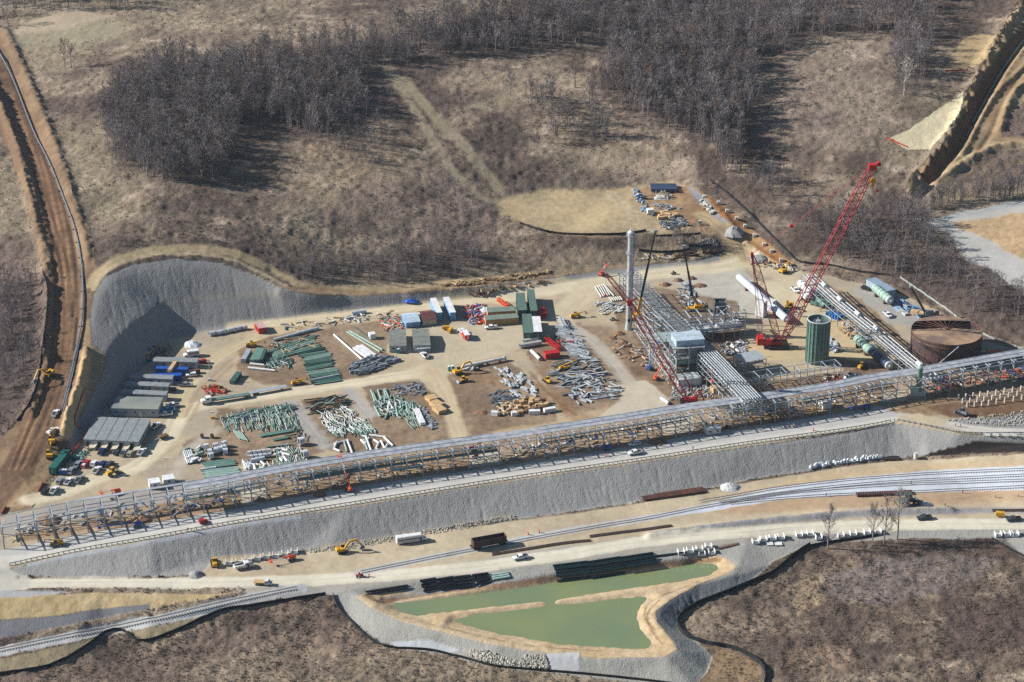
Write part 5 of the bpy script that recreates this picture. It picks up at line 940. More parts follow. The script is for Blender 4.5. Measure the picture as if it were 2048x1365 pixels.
# bends: L and U shaped spools
def spool(pts, r, m, label, cat='pipe spool', group=None):
    P = [G(*p) for p in pts]; z = min(p.z for p in P) + r + .05; c = P[0]; b = MB()
    for p, q in zip(P[:-1], P[1:]): b.cyl((p.x-c.x, p.y-c.y, 0), (q.x-c.x, q.y-c.y, 0), r, 8)
    for p in P[1:-1]: b.cyl((p.x-c.x, p.y-c.y, -r), (p.x-c.x, p.y-c.y, r), r*1.05, 8)
    o = b.obj('pipe_spool', m); o.location = (c.x, c.y, z); return tag(o, label, cat, group)
g1 = 'bent white spools by the rack'
for pts in ([(668,890),(695,883),(706,912)], [(674,886),(668,900),(680,905)], [(724,874),(732,876),(744,908)], [(722,882),(730,890),(738,878)], [(748,882),(757,888),(752,900),(762,905)], [(738,872),(768,876),(786,894)], [(762,884),(770,900),(776,890)], [(486,924),(492,940),(498,938),(500,928)], [(500,930),(508,932),(512,944),(520,940)], [(506,926),(520,924),(530,932),(524,942)], [(548,902),(566,900),(575,904)], [(550,912),(562,908),(580,912)], [(560,918),(565,926)], [(568,916),(574,925)]):
    spool(pts, .45, WHITE, 'bent white pipe spool in the loose group just behind the long rack', group=g1)
for pts in ([(746,786),(754,806),(762,800),(756,782),(768,782),(774,800)], [(742,782),(750,805)], [(770,780),(778,798)], [(748,812),(760,835),(768,832)], [(778,822),(770,840)], [(800,806),(803,826),(808,806)], [(812,806),(816,828),(824,806),(828,826)], [(790,808),(796,836),(802,838)], [(688,884),(694,905)], [(736,852),(745,858),(752,866)], [(728,880),(735,902)]):
    spool(pts, .38, PGREEN, 'bent green pipe spool lying in the middle laydown blocks', group='bent green spools')
spool([(778,806),(786,820),(776,822),(778,806)], .4, WHITE, 'white triangular spool standing out among green bends')
# white wrapped rolls at the toe
for i, (a, b) in enumerate((((419,673),(430,670)), ((433,671),(449,667)), ((453,667),(468,663)), ((472,663),(482,660)), ((484,661),(493,658)))): row('steel_pipe', WRAP, a, b, 2.0, 2.0, 'white wrapped roll in the line of five at the toe of the grey slope', 'wrapped roll', 'white wrapped rolls at the slope')
row('steel_pipe', WRAP, (705,631), (732,626), 1.8, 1.8, 'long white wrapped roll by the road below the grey slope', 'wrapped roll')
for i, (a, b, r) in enumerate((((1040,697),(1082,690),2.2), ((1046,686),(1077,681),1.6))): row('steel_pipe', OFFW, a, b, r, r, ['white horizontal tank at the front of the green containers', 'slimmer white tank tight against the green container'][i], 'tank')
row('steel_pipe', OFFW, (1063,706), (1080,722), 1.6, 1.6, 'dirty white tank lying diagonally beside the red tank box', 'tank'); row('steel_pipe', WHITE, (1322,800), (1337,810), 1.4, 1.4, 'white pipe lying beside the turning area in front of the rack', 'pipe')
t = thing('pipe_column', 'long white column lying on supports beside the excavator', 'column'); 
A, B = G(912,742), G(1008,722); L_ = (B.xy-A.xy).length; MB().cyl((-L_/2,0,1.3),(L_/2,0,1.3),.62,12).obj('shell', WHITE, t); MB().cyl((L_/2-.2,0,1.3),(L_/2+.8,0,1.3),1.0,12).obj('flange', LSTEEL, t); [MB().box(x-.3,x+.3,-.8,.8,0,.7).obj('timber_support', DWOOD, t) for x in (-L_*.4,-L_*.1,L_*.15,L_*.4)]; at(t, (912,742), (1008,722))
# tarpaulins, mounds
def heap(u, v, r, h, m, name, label, cat, sq=.75, seed=0, group=None, n=14):
    rg = random.Random(seed); c = G(u, v); vs = [(0,0,h)]; fs = []
    for j, (f, hh) in enumerate(((.35,.8),(.7,.4),(1.0,-.05))):
        for k in range(n): t = 2*math.pi*k/n; q = rg.uniform(.82,1.15); vs.append((math.cos(t)*r*f*q, math.sin(t)*r*f*q*sq, h*hh*rg.uniform(.85,1.15)))
    for k in range(n): fs.append((0, 1+k, 1+(k+1) % n))
    for j in range(2):
        for k in range(n): a = 1+j*n; fs.append((a+k, a+n+k, a+n+(k+1) % n, a+(k+1) % n))
    o = MB().add(vs, fs).obj(name, m); o.location = c; return tag(o, label, cat, group)
heap(385,690,4.2,1.9,WRAP,'tarp_pile','white tarpaulin heap beside the shuttle bus','tarpaulin',.9,1); heap(973,623,3.4,2.0,WRAP,'tarp_pile','white covered mound between the scrap heap and the crates','tarpaulin',.8,2)
GRV = mat('pale_gravel', (206,208,208), .95, 0, .15, 2.0); DIRTM = mat('brown_earth', (140,106,80), .95, 0, .2, .6); GRV2 = mat('grey_gravel', (160,160,158), .95, 0, .15, 2.0)
heap(1459,975,4.4,1.6,GRV,'gravel_pile','pale gravel pile on the work strip above the rail yard','gravel pile',.8,3); heap(1853,1010,2.8,1.3,GRV,'gravel_pile','pale gravel pile in front of the dark wheel loader','gravel pile',.8,4); heap(1468,468,5,4.0,GRV2,'gravel_pile','grey gravel pile casting a dark shadow at the upper road bend','gravel pile',1.1,5); heap(391,1150,3.4,1.6,GRV2,'gravel_pile','small grey gravel heap at the end of the embankment','gravel pile',.8,6); heap(1520,518,5.5,2.2,GRV2,'gravel_pile','low grey gravel heap left of the crane mast top','gravel pile',.9,7); heap(962,826,3.4,1.0,DIRTM,'earth_pile','dark earth heap left of the wooden crates','earth pile',.8,8)
TARP = mat('blue_tarp', (40,96,190), .5); heap(822,603,4,1.3,TARP,'tarp_pile','blue tarpaulin cover at the upper pad road','tarpaulin',.5,9)
for i, (u, v, r, h) in enumerate(((1236,668,3.5,1.2),(1246,690,3.8,1.4),(1224,678,3,1.0),(1330,570,3.2,1.3),(1356,562,2.6,1.4),(1384,558,2.4,1.4),(1400,572,3.6,1.2),(1270,905,3,.8),(1316,885,4,1.2),(284,1040,4,1.8),(100,1040,5,2.0),(520,1000,3,1.0),(640,990,3,.8))): heap(u, v, r, h, DIRTM, 'earth_pile', ['brown rubble heap left of the tower base, farther one','brown rubble heap nearest the red frame','small brown rubble heap left of the others','brown mound behind the process racks, left one','brown mound behind the process racks, second','brown mound at the tip of the crane shadow','low wide brown mound near the long white vessel','small earth heap under the rack by the blue lift','earth heap under the rack beside the bridge','earth heap under the left rack with orange clay','earth mound at the far left rack end','low earth heap at the rack crossing road','low earth heap under the middle rack'][i], 'earth pile', .8, 20+i)
# rig mats, pipes bundles of black culvert pipe by the pond
def rackpipes(a, b, n, d, r, m, label, group, name='culvert_pipe', cat='pipe'):
    A, B = G(*a), G(*b); dr = (B-A).normalized(); pr = Vector((-dr.y, dr.x, 0)); L = (B-A).length
    for k in range(n):
        o = link(bpy.data.objects.new(name, UBm(m, L, r))); c = (A+B)/2 + pr*(-d*k) + Vector((0,0,(r*1.7 if k % 3 == 1 else 0))); o.location = (c.x, c.y, gz(c.x, c.y) + (r*1.7 if k % 3 == 1 else .1)); o.rotation_euler = (0,0,math.atan2(dr.y, dr.x)); tag(o, label, cat, group)
_ub = {}
def UBm(m, L, r):
    k = (m.name, round(L), r)
    if k not in _ub: _ub[k] = MB().cyl((-L/2,0,r),(L/2,0,r),r,10,cap=False).cyl((-L/2,0,r),(L/2,0,r),r*.85,10,cap=False).mesh('culvert_pipe', m)
    return _ub[k]
NP = mat('black_plastic', (22,28,40), .45)
for (a, b, l) in (((840,1165),(871,1159),'leftmost bundle, beside the pond'), ((875,1162),(906,1156),'second bundle from the left'), ((909,1158),(941,1153),'third bundle from the left'), ((944,1154),(976,1149),'fourth bundle, beside the green slats')):
    rackpipes(a, b, 6, .85, .42, NP, 'black corrugated pipe in the '+l, 'black pipe bundle '+l.split(' ')[0])
DGP = mat('dark_green_pipe', (18,52,54), .5)
for (a, b, n, l) in (((1106,1134),(1173,1126),9,'left stack'), ((1175,1127),(1238,1117),10,'middle stack'), ((1241,1118),(1304,1108),8,'right stack')): rackpipes(a, b, n, .8, .4, DGP, 'dark green pipe in the '+l+' between the haul road and the pond', 'dark green '+l)
rackpipes((1306,1115), (1372,1107), 1, .8, .35, NP, 'single black pipe running right from the dark green stacks', None); rackpipes((731,1185), (815,1172), 3, .7, .3, NP, 'black pipe at the left corner of the pond', 'black pipes at the pond corner')
for k in range(3): multi(2, (16,-2.5), 'plate_stack', PGREEN, (982+k*2,1153+k*4), (1000+k*2,1149+k*4), 1.0, .6, 'pale green and white slat pack on timbers above the pond', 'slat pack', 'slat packs above the pond', .5)
# concrete trench boxes (U shaped)
def ubox(label, group, s=1.0, L=2.6, W=2.6, H=1.7): 
    t = thing('concrete_trough', label, 'concrete trough', group); MB().box(-L/2*s,L/2*s,-W/2*s,W/2*s,0,.25).box(-L/2*s,-L/2*s+.22,-W/2*s,W/2*s,.25,H).box(L/2*s-.22,L/2*s,-W/2*s,W/2*s,.25,H).obj('trough', CC, t); return t
CC = mat('white_concrete', (226,226,222), .8); pr = None
for grp, lab, pts in (('troughs below the haul road, middle', 'white U shaped concrete trough in the cluster right of the dark green pipes', [(1362,1107),(1380,1104),(1399,1101),(1417,1096),(1403,1110),(1423,1107)]),
    ('troughs at the embankment foot', 'white U shaped concrete trough in the line behind the service truck', [(458,1128),(478,1126),(497,1122),(515,1119),(533,1116),(552,1114),(570,1111),(589,1106)]),
    ('troughs right of the middle', 'white U shaped concrete trough in the row left of the slender roadside tree', [(1511,1086),(1527,1081),(1545,1079),(1562,1077)]),
    ('troughs at the roadside trees', 'white concrete trough standing among the roadside tree trunks', [(1598,1072),(1620,1070),(1637,1077),(1681,1073),(1706,1070),(1734,1067),(1755,1066)]),
    ('troughs at the far right', 'white concrete trough at the far right below the haul road', [(1996,1072),(2014,1071),(2030,1071)])):
    for k, p in enumerate(pts):
        if pr is None: pr = ubox(lab, grp); o = pr
        else: o = dup(pr, lab, grp)
        at(o, p, rz=.15)
for (a, b, l) in (((1532,1089),(1546,1089),'left'),((1550,1089),(1564,1089),'right')): row('timber_piece', CC, a, b, 2.4, .3, 'flat white concrete slab in front of the troughs, '+l+' one of two', 'slab')
multi(12, (3.4,-.8), 'timber_piece', DWOOD, (1436,1095), (1438,1100), .3, .3, 'brown sleeper of the loose row right of the concrete troughs', 'sleeper', 'brown sleepers by the troughs', .4)
rg = random.Random(5)
for k in range(46):
    u = 1622 + k*3.1 + rg.uniform(-1,1); v = 934 - (u-1622)*.155 + rg.uniform(-3,2.5)
    if 1662 < u < 1668 or 1690 < u < 1692: continue
    heap(u, v, rg.uniform(.7,1.1), rg.uniform(.8,1.3), WRAP, 'white_boulder', 'white boulder in the bright row at the foot of the embankment', 'boulder', 1, k, 'white boulders at the embankment foot', 7)
t = thing('standpipe', 'white concrete standpipe at the dark end of the embankment', 'standpipe'); MB().cyl((0,0,0),(0,0,2.6),.85,14).obj('barrel', CC, t); MB().cyl((0,0,2.6),(0,0,2.7),.9,14).obj('lid', CONC, t); at(t, (1831,918))
# footing cubes up the earth bank, concrete piers at the right
for p in ((1408,396),(1437,408),(1454,425),(1473,440),(1490,455),(1509,474),(1528,492),(1543,505),(1562,523),(1579,531),(1341,396)):
    t = thing('concrete_footing', 'pale concrete footing cube in the line stepping down the orange earth bank', 'footing', 'footings on the earth bank'); MB().box(-.75,.75,-.75,.75,-.2,1.5).obj('block', CC, t); MB().box(-.3,.3,-.3,.3,1.5,1.56).obj('base_plate', DSTEEL, t); at(t, p)
for l, P in (('front row', [(1465,585),(1540,580),(1615,575),(1685,565),(1765,553),(1850,540),(1940,525),(2025,510)]), ('middle row', [(1418,548),(1493,543),(1568,535),(1638,525),(1720,513),(1805,500),(1890,485),(1978,470)]), ('shaded back row', [(1375,506),(1450,500),(1525,490),(1597,480),(1675,472),(1760,460),(1845,442),(1930,432),(2015,420)])):
    for (u, v) in P: t = thing('concrete_pier', 'white concrete pier in the '+l+' of the unfinished foundations', 'pier', 'piers '+l); MB().cyl((0,0,-.2),(0,0,2.3),.36,8).obj('shaft', CC, t); MB().cyl((0,0,2.3),(0,0,2.5),.06,6).obj('bolt', DSTEEL, t); at(t, (1648+u/5.12, 700+v/5.12))
for p in ((1416,796),(1438,791),(1446,801),(1424,806)): t = thing('concrete_pier', 'pale pier with a red cap near the red frame foot', 'pier', 'piers near the red frame'); MB().cyl((0,0,0),(0,0,2.0),.3,8).obj('shaft', CC, t); MB().cyl((0,0,2.0),(0,0,2.3),.4,8).obj('cap', RUST, t); at(t, p)
for p in ((2048-80,870),(1995,870),(2020,871),(1950+20,0)): pass
for i, u in enumerate((1972,1990,2010,2026)): t = thing('jersey_barrier', 'white concrete barrier end along the right-hand guard rail', 'barrier', 'white barriers at the right rail'); MB().prism([(-.3,0),(.3,0),(.12,.9),(-.12,.9)], -1.6, 1.6).obj('barrier', CC, t); at(t, (u, 871+i*.2), rz=1.2)

# ------------------------------------------------------------------ racks and frames
def world_path(px, step):
    P = [Vector(p) for p in ong([a for a, b in px], [b for a, b in px])]; o = [P[0]]; left = step
    for a, b in zip(P[:-1], P[1:]):
        d = (b-a).xy.length; pos = 0
        while d - pos >= left: pos += left; left = step; o.append(a.lerp(b, pos/d))
        left -= d - pos
    return o
def rack(label, px, step, W, levels, m=STEEL, cw=.38, lean=(0,0), skip=(), decks=(), runs=(), braces=(), low=(), name='pipe_rack', rungs=0, extra=0, knee=False):
    P = world_path(px, step); t = thing(name, label, 'pipe rack'); t.location = P[0]; o = P[0]
    F, Bk = [], []
    for k, p in enumerate(P):
        a, b = P[max(k-1, 0)], P[min(k+1, len(P)-1)]; d = (b-a).normalized(); n = Vector((-d.y, d.x, 0)).normalized()
        F.append(Vector((p.x, p.y, p.z)) - o); q = p + n*W; Bk.append(Vector((q.x, q.y, p.z)) - o)
    top = levels[-1]; zb = lambda q: gz(q.x+o.x, q.y+o.y) - o.z - .2
    for k in range(len(P)):
        b = MB(); f, r = F[k], Bk[k]; gone = any(i <= k <= j for i, j in skip)
        if not gone:
            b.bar((f.x,f.y,zb(f)), (f.x,f.y,f.z+top), cw); b.bar((r.x,r.y,zb(r)), (r.x,r.y,r.z+top), cw)
        for h in (levels if not gone else levels[-2:]): b.bar((f.x,f.y,f.z+h), (r.x,r.y,r.z+h), cw*.8)
        if knee:
            q = f.lerp(r, .3); b.bar((f.x,f.y,f.z+top-3.2), (q.x,q.y,q.z+top-.1), cw*.6); q = r.lerp(f, .3); b.bar((r.x,r.y,r.z+levels[0]-2.2), (q.x,q.y,q.z+levels[0]-.1), cw*.5)
        e = (r-f)*.06
        b.bar((f.x-e.x*extra,f.y-e.y*extra,f.z+top+.02), (f.x,f.y,f.z+top+.02), cw*.8) if extra else None
        if rungs and k+1 < len(P):
            for j in range(1, rungs):
                a, c = F[k].lerp(F[k+1], j/rungs), Bk[k].lerp(Bk[k+1], j/rungs)
                for h in levels[-2:]: b.bar((a.x,a.y,a.z+h), (c.x,c.y,c.z+h), cw*.6)
        b.obj('bent_frame', m, t)
    for h in levels:
        for S, nm in ((F, 'front'), (Bk, 'back')):
            b = MB()
            for a, c in zip(S[:-1], S[1:]): b.bar((a.x,a.y,a.z+h-.25), (c.x,c.y,c.z+h-.25), cw*.62)
            b.obj('longitudinal_beam', m, t)
    for (i, j, f0, f1, h, dm) in decks:
        b = MB()
        for k in range(i, min(j, len(P)-1)):
            a0, a1 = F[k].lerp(Bk[k], f0), F[k].lerp(Bk[k], f1); c0, c1 = F[k+1].lerp(Bk[k+1], f0), F[k+1].lerp(Bk[k+1], f1)
            z0, z1 = F[k].z+h+.18, F[k+1].z+h+.18; u = .06
            vs = [(a0.x,a0.y,z0),(c0.x,c0.y,z1),(c1.x,c1.y,z1),(a1.x,a1.y,z0)]; b.add(vs + [(x,y,z+.14) for x,y,z in vs], [(3,2,1,0),(4,5,6,7),(0,1,5,4),(1,2,6,5),(2,3,7,6),(3,0,4,7)])
        b.obj('deck', dm, t)
    for (i, j, f, h, r, pm) in runs:
        b = MB()
        for k in range(i, min(j, len(P)-1)):
            a, c = F[k].lerp(Bk[k], f), F[k+1].lerp(Bk[k+1], f); b.cyl((a.x,a.y,a.z+h+r+.15), (c.x,c.y,c.z+h+r+.15), r, 6)
        b.obj('pipe_run', pm, t)
    for (k, h0, h1) in braces:
        if k+1 >= len(P): continue
        b = MB()
        for S in (F, Bk): a, c = S[k], S[k+1]; b.bar((a.x,a.y,a.z+h0), (c.x,c.y,c.z+h1), cw*.55).bar((a.x,a.y,a.z+h1), (c.x,c.y,c.z+h0), cw*.55)
        b.obj('cross_brace', m, t)
    return t, F, Bk
RK = mat('rack_steel', (176,188,200), .5, .15); RK2 = mat('bright_rack_steel', (190,198,204), .45, .15); DECK = mat('deck_grating', (172,174,180), .8, 0, .12, .4, c2=(140,146,154)); 
FR = [(9,1098),(151,1069),(316,1042),(445,1021),(571,996),(725,970),(903,944),(1035,926),(1150,908),(1264,890),(1392,868),(1533,848),(1672,826),(1756,808),(1855,794),(1937,779),(2048,759),(2170,738)]
px2k = lambda u: int(round((u-9)/29.6))
RG = random.Random(9); runs = []
for (u0, u1) in ((330,480),(540,930),(1010,1320),(1395,1530),(1560,1760),(1830,2100)):
    i, j = px2k(u0), px2k(u1)
    for f in (.18,.3,.7): runs.append((i, j, f, 5.2, RG.choice((.16,.22,.3)), RG.choice((GREEN,STEEL,GREEN,DSTEEL,PGREEN))))
    for f in (.2,.85): runs.append((i, j, f, 7.2, .16, RG.choice((GREEN,STEEL))))
runs += [(px2k(a),px2k(b),f,9.3,.13,m) for a,b in ((330,930),(1010,1320),(1395,1760),(1830,2100)) for f,m in ((.36,LSTEEL),(.67,RK),(1.0,LSTEEL))]; runs += [(1,9,.3,5.2,.14,STEEL),(2,8,.6,5.2,.14,BLUE),(1,11,.8,7.2,.14,STEEL)]
brc = [(k, 5.2, 9.2) for u in (477,507,933,965,1321,1350,1380,1756,1790) for k in (px2k(u),)] + [(k, .5, 5.2) for u in (300,455,545,880,905,1010,1290,1300,1395,1505,1640,1730,1830,1950) for k in (px2k(u),)]
LR, F_, B_ = rack('long elevated pipe rack with pale deck crossing the whole site along the upper road', FR, 6.3, 9.6, (5.2,9.2), RK, .4, knee=True, skip=((px2k(500),px2k(510)),(px2k(962),px2k(980)),(px2k(1348),px2k(1368)),(px2k(1785),px2k(1800))),
    decks=tuple((px2k(a),px2k(b),f0,f1,9.2,DECK) for a,b in ((330,1240),(1240,1330),(1330,1505),(1530,2200)) for f0,f1 in ((.38,.66),(.68,1))) + ((px2k(120),px2k(330),.84,1,9.2,DECK),(px2k(560),px2k(690),.1,.5,5.2,PGREEN),(px2k(715),px2k(780),.1,.4,3.2,PGREEN)), runs=runs, braces=brc)
# diagonal racks
RA, FA, BA = rack('bright diagonal pipe rack from the white tower to the long rack, many parallel pipes', [(1522,846),(1450,770),(1398,716),(1340,660),(1290,606),(1266,578)], 5.4, 8.5, (4.5,7,9.5,11.5), RK2, .36, rungs=2, 
    runs=[(0,13,f,11.5,.2,RK2) for f in (.06,.2,.33,.46,.6,.74,.88)] + [(0,12,f,9.5,.2,m) for f, m in ((.1,LSTEEL),(.3,STEEL),(.5,LSTEEL),(.7,STEEL),(.9,LSTEEL))] + [(12,30,f,7,.14,m) for f, m in ((.2,STEEL),(.6,LSTEEL))], braces=[(2,4.5,7),(9,.5,4.5),(16,.5,4.5),(20,4.5,7)])
RB, FB, BB = rack('pale diagonal pipe rack on tall single columns running up past the rusty tank', [(1880,792),(1828,750),(1764,696),(1694,640),(1650,600),(1622,574)], 5.6, 7.5, (5.5,8.5), RK2, .32,
    runs=[(0,30,f,8.5,.22,m) for f, m in ((.15,LSTEEL),(.4,RK2),(.65,LSTEEL),(.9,RK2))] + [(0,30,.3,5.5,.16,STEEL)], braces=[(5,0.5,5.5),(12,.5,5.5)])
for (i, f) in ((2,.45),(12,.4),(15,.4),(18,.4),(9,.4)):
    if i < len(FB)-1:
        p = FB[i].lerp(BB[i], f) + RB.location; q = FB[i+1].lerp(BB[i+1], f) + RB.location
        t = thing('wrapped_valve', 'white wrapped valve sitting on the pale diagonal rack', 'wrapped valve', 'white wrapped valves on the rack'); t.location = p; d = q-p
        MB().cyl((0,0,9.6), (d.x*.6,d.y*.6,9.6), .9, 10).obj('wrapping', WRAP, t); MB().cyl((d.x*.3,d.y*.3,9.6), (d.x*.3,d.y*.3,10.9), .3, 8).obj('stem', WHITE, t)
rack('low steel frame of short columns between the tall green silo and the long rack', [(1492,786),(1550,776),(1628,765),(1695,755)], 6.3, 6.5, (3.6,6.2), RK, .3, name='support_rack', braces=[(1,.5,3.6),(4,.5,3.6)], runs=[(0,8,.4,3.6,.16,STEEL)])
rack('low steel frame holding grey ducts beside the diagonal rack end', [(1487,752),(1535,742)], 5.5, 9, (3,6), RK, .3, name='support_rack', decks=[(0,2,0,1,6,STEEL)], runs=[(0,2,.3,3,.6,LSTEEL),(0,2,.7,3,.5,LSTEEL)])
rack('white legged steel frame at the left flank of the process tower', [(1352,768),(1338,752),(1305,708),(1283,676)], 4.2, 3.2, (4,8,11.5), mat('white_steel', (226,222,216), .5), .32, name='support_rack', braces=[(k,0,4) for k in range(7)] + [(k,4,8) for k in range(7)])
rack('skeleton frame with bright columns between the white tower and the process tower', [(1288,690),(1310,685),(1345,676)], 4.4, 9, (3.5,7.0,10.5), RK2, .36, name='support_rack')
pf, PF, PB = rack('large open process frame standing on a grey deck behind the green silo', [(1380,686),(1437,680),(1491,673)], 5.2, 9, (4.2,8.2,12.0), RK2, .42, name='process_rack', decks=[(0,6,0,1,4.2,LSTEEL)], runs=[(0,5,.15,4.3,.6,LSTEEL),(0,5,.5,7.6,.3,STEEL),(0,4,.8,4.3,.5,WHITE)], braces=[(1,.3,4.2),(3,7.5,11)])
t = thing('white_vessel', 'white horizontal vessel lying on the deck of the process frame', 'vessel'); t.location = G(1456,682) + Vector((0,4,4.6)); MB().cyl((-5,0,1.2),(5,1.8,1.2),1.1,14).obj('shell', WHITE, t); b = MB(); b.dome((-5,0,1.2),(-1,-.18,0),1.1,.6).dome((5,1.8,1.2),(1,.18,0),1.1,.6); b.obj('vessel_head', WHITE, t); [MB().box(x-.3,x+.3,-.7+(x+5)*.18,.7+(x+5)*.18,-.2,.6).obj('saddle', STEEL, t) for x in (-3.5,3.5)]
t = thing('hopper_box', 'dark open grey steel box lifted above the process frame', 'hopper'); b = MB(); [b.box(*q, 3.0, 9.5) for q in ((-2.6,2.6,-2.6,-2.4),(-2.6,2.6,2.4,2.6),(-2.6,-2.4,-2.4,2.4),(2.4,2.6,-2.4,2.4))]; b.obj('wall', mat('dull_steel', (104,112,116), .7), t); b = MB(); [b.box(x-.15,x+.15,y-.15,y+.15,0,9.9) for x in (-2.8,2.8) for y in (-2.8,2.8)]; b.obj('support_frame', STEEL, t); b = MB(); [b.bar((x,-2.4,8+x*.1),(x,2.4,8.4),.3) for x in (-2,-1,0,1,2)]; b.obj('inner_beam', DSTEEL, t); at(t, (1439,640))
# process tower with roof boxes and green vessel
t = thing('process_tower', 'green and grey process building with two pale roof boxes above open floors', 'process building')
A = G(1346,757); hd = ang((1346,757),(1407,752)); t.location = A; t.rotation_euler[2] = hd; Wd, Dp = 13.5, 14
for x in (0, Wd/2, Wd):
    for y in (0, Dp/2, Dp): MB().box(x-.22,x+.22,y-.22,y+.22,-.2,14.2).obj('column', RK, t)
PG2 = mat('floor_plate', (156,166,168), .6)
for z in (3.6, 8.6, 13.6): MB().box(-.3,Wd+.3,-.3,Dp+.3,z,z+.3).obj('floor', PG2 if z > 9 else DSTEEL, t)
for z in (5.0, 9.9):
    b = MB(); b.bar((-.3,-.3,z),(Wd+.3,-.3,z),.1).bar((Wd+.3,-.3,z),(Wd+.3,Dp,z),.1); b.obj('handrail', YEL, t)
MB().cyl((2,4,6.3),(12,4,6.3),2.1,16).obj('vessel', PGREEN, t); MB().box(1.5,12.5,7.5,13.5,4,8.4).obj('machine_housing', GREEN, t); MB().cyl((1.5,4,11),(6,4,11),1.2,12).obj('duct', STEEL, t); MB().box(6.5,13,1,6,9,13.4).obj('cladding', mat('cladding', (132,142,148), .6), t)
for y, l in ((2.0,'near'), (6.6,'far')): rb = MB().box(1.5,Wd+.4,y,y+4.2,13.9,16.4).obj('roof_box', mat('pale_blue_sheet', (186,206,222), .45), t); MB().box(1.3,Wd+.6,y-.1,y+4.3,16.4,16.6).obj('box_lid', mat('lid_sheet', (196,212,224), .4), rb)
MB().box(-7,Wd*.5,Dp,Dp+10,10.6,10.9).obj('side_floor', mat('pale_green_plate', (160,176,172), .6), t)
for x in (-6.6, 0, 6):
    for y in (Dp+.6, Dp+9.4): MB().box(x-.2,x+.2,y-.2,y+.2,-.2,10.6).obj('column', RK, t)
# white tower
t = thing('column_tower', 'tall slender white tower with ladder and ring platforms', 'tower'); t.location = G(1257,659)
MB().cyl((0,0,-.3),(0,0,4),1.65,20,1.3,cap=False).cyl((0,0,4),(0,0,30),1.28,20,cap=False).cyl((0,0,30),(0,0,47),1.2,20).obj('shell', mat('tower_silver', (208,212,212), .35, .15), t); MB().dome((0,0,47),(0,0,1),1.45,.9,20).cyl((0,0,47.7),(0,0,48.8),.35,8).obj('head', WHITE, t)
for z, w_ in ((45.6,1.6),(37,1.3),(27.5,1.5)):
    p = MB().cyl((0,0,z),(0,0,z+.15),2.0,16).obj('platform', STEEL, t); b = MB()
    for k in range(12): a = k*math.pi/6; c, s = math.cos(a)*1.95, math.sin(a)*1.95; c2, s2 = math.cos(a+math.pi/6)*1.95, math.sin(a+math.pi/6)*1.95; b.bar((c,s,z),(c,s,z+1.2),.08).bar((c,s,z+1.2),(c2,s2,z+1.2),.08)
    b.obj('railing', LSTEEL, p)
b = MB().bar((-1.6,-.5,3),(-1.6,-.5,46),.1).bar((-1.6,.1,3),(-1.6,.1,46),.1); [b.bar((-1.6,-.5,3+k*.8),(-1.6,.1,3+k*.8),.06) for k in range(54)]; b.obj('ladder', LSTEEL, t)
MB().cyl((1.45,0,2),(1.45,0,46),.16,8).obj('downpipe', STEEL, t); MB().cyl((0,-2.12,5.2),(0,-1.5,5.2),.7,12).obj('manhole', BLACK, t); MB().cyl((0,0,20.6),(0,0,20.8),1.32,20).cyl((0,0,12.6),(0,0,12.8),1.32,20).obj('band', WHITE, t)
# green silo
t = thing('silo', 'tall round green panelled silo with open top', 'silo'); t.location = G(1633,722); r, h = 4.9, 20
b = MB().cyl((0,0,-.2),(0,0,h),r,40,cap=False).cyl((0,0,0),(0,0,h),r-.25,40,cap=False); b.obj('shell', mat('silo_green', (98,128,118), .55, 0, .15, .4), t); b = MB()
for k in range(20): a = k*math.pi/10 + .05; b.box(-.1,.1,-.1,.1,0,h) if False else b.bar((math.cos(a)*(r+.1),math.sin(a)*(r+.1),.1),(math.cos(a)*(r+.1),math.sin(a)*(r+.1),h-.1),.34)
b.obj('stiffener', mat('rib_green', (130,156,146), .5), t)
for z in (5, 10, 15): MB().cyl((0,0,z),(0,0,z+.18),r+.06,40,cap=False).obj('seam_ring', DGREEN, t)
b = MB(); [b.bar((math.cos(a)*(r+.05),math.sin(a)*(r+.05),h),(math.cos(a+.157)*(r+.05),math.sin(a+.157)*(r+.05),h),.3) for a in np.arange(0,6.28,.157)]; b.obj('rim', WHITE, t)
b = MB(); [b.bar((-r+.6,y,h-1.2),(r-.6,y,h-1.2),.25) if abs(y) < 3 else None for y in (-2.4,-1.2,0,1.2,2.4)]; b.bar((0,-4.4,h-1),(0,4.4,h-1),.3).box(-1,.6,-1,1,h-2.4,h-.6); b.obj('inner_frame', STEEL, t); MB().cyl((0,0,h-3),(0,0,h-2.9),r-.3,30).obj('inner_floor', DSTEEL, t)
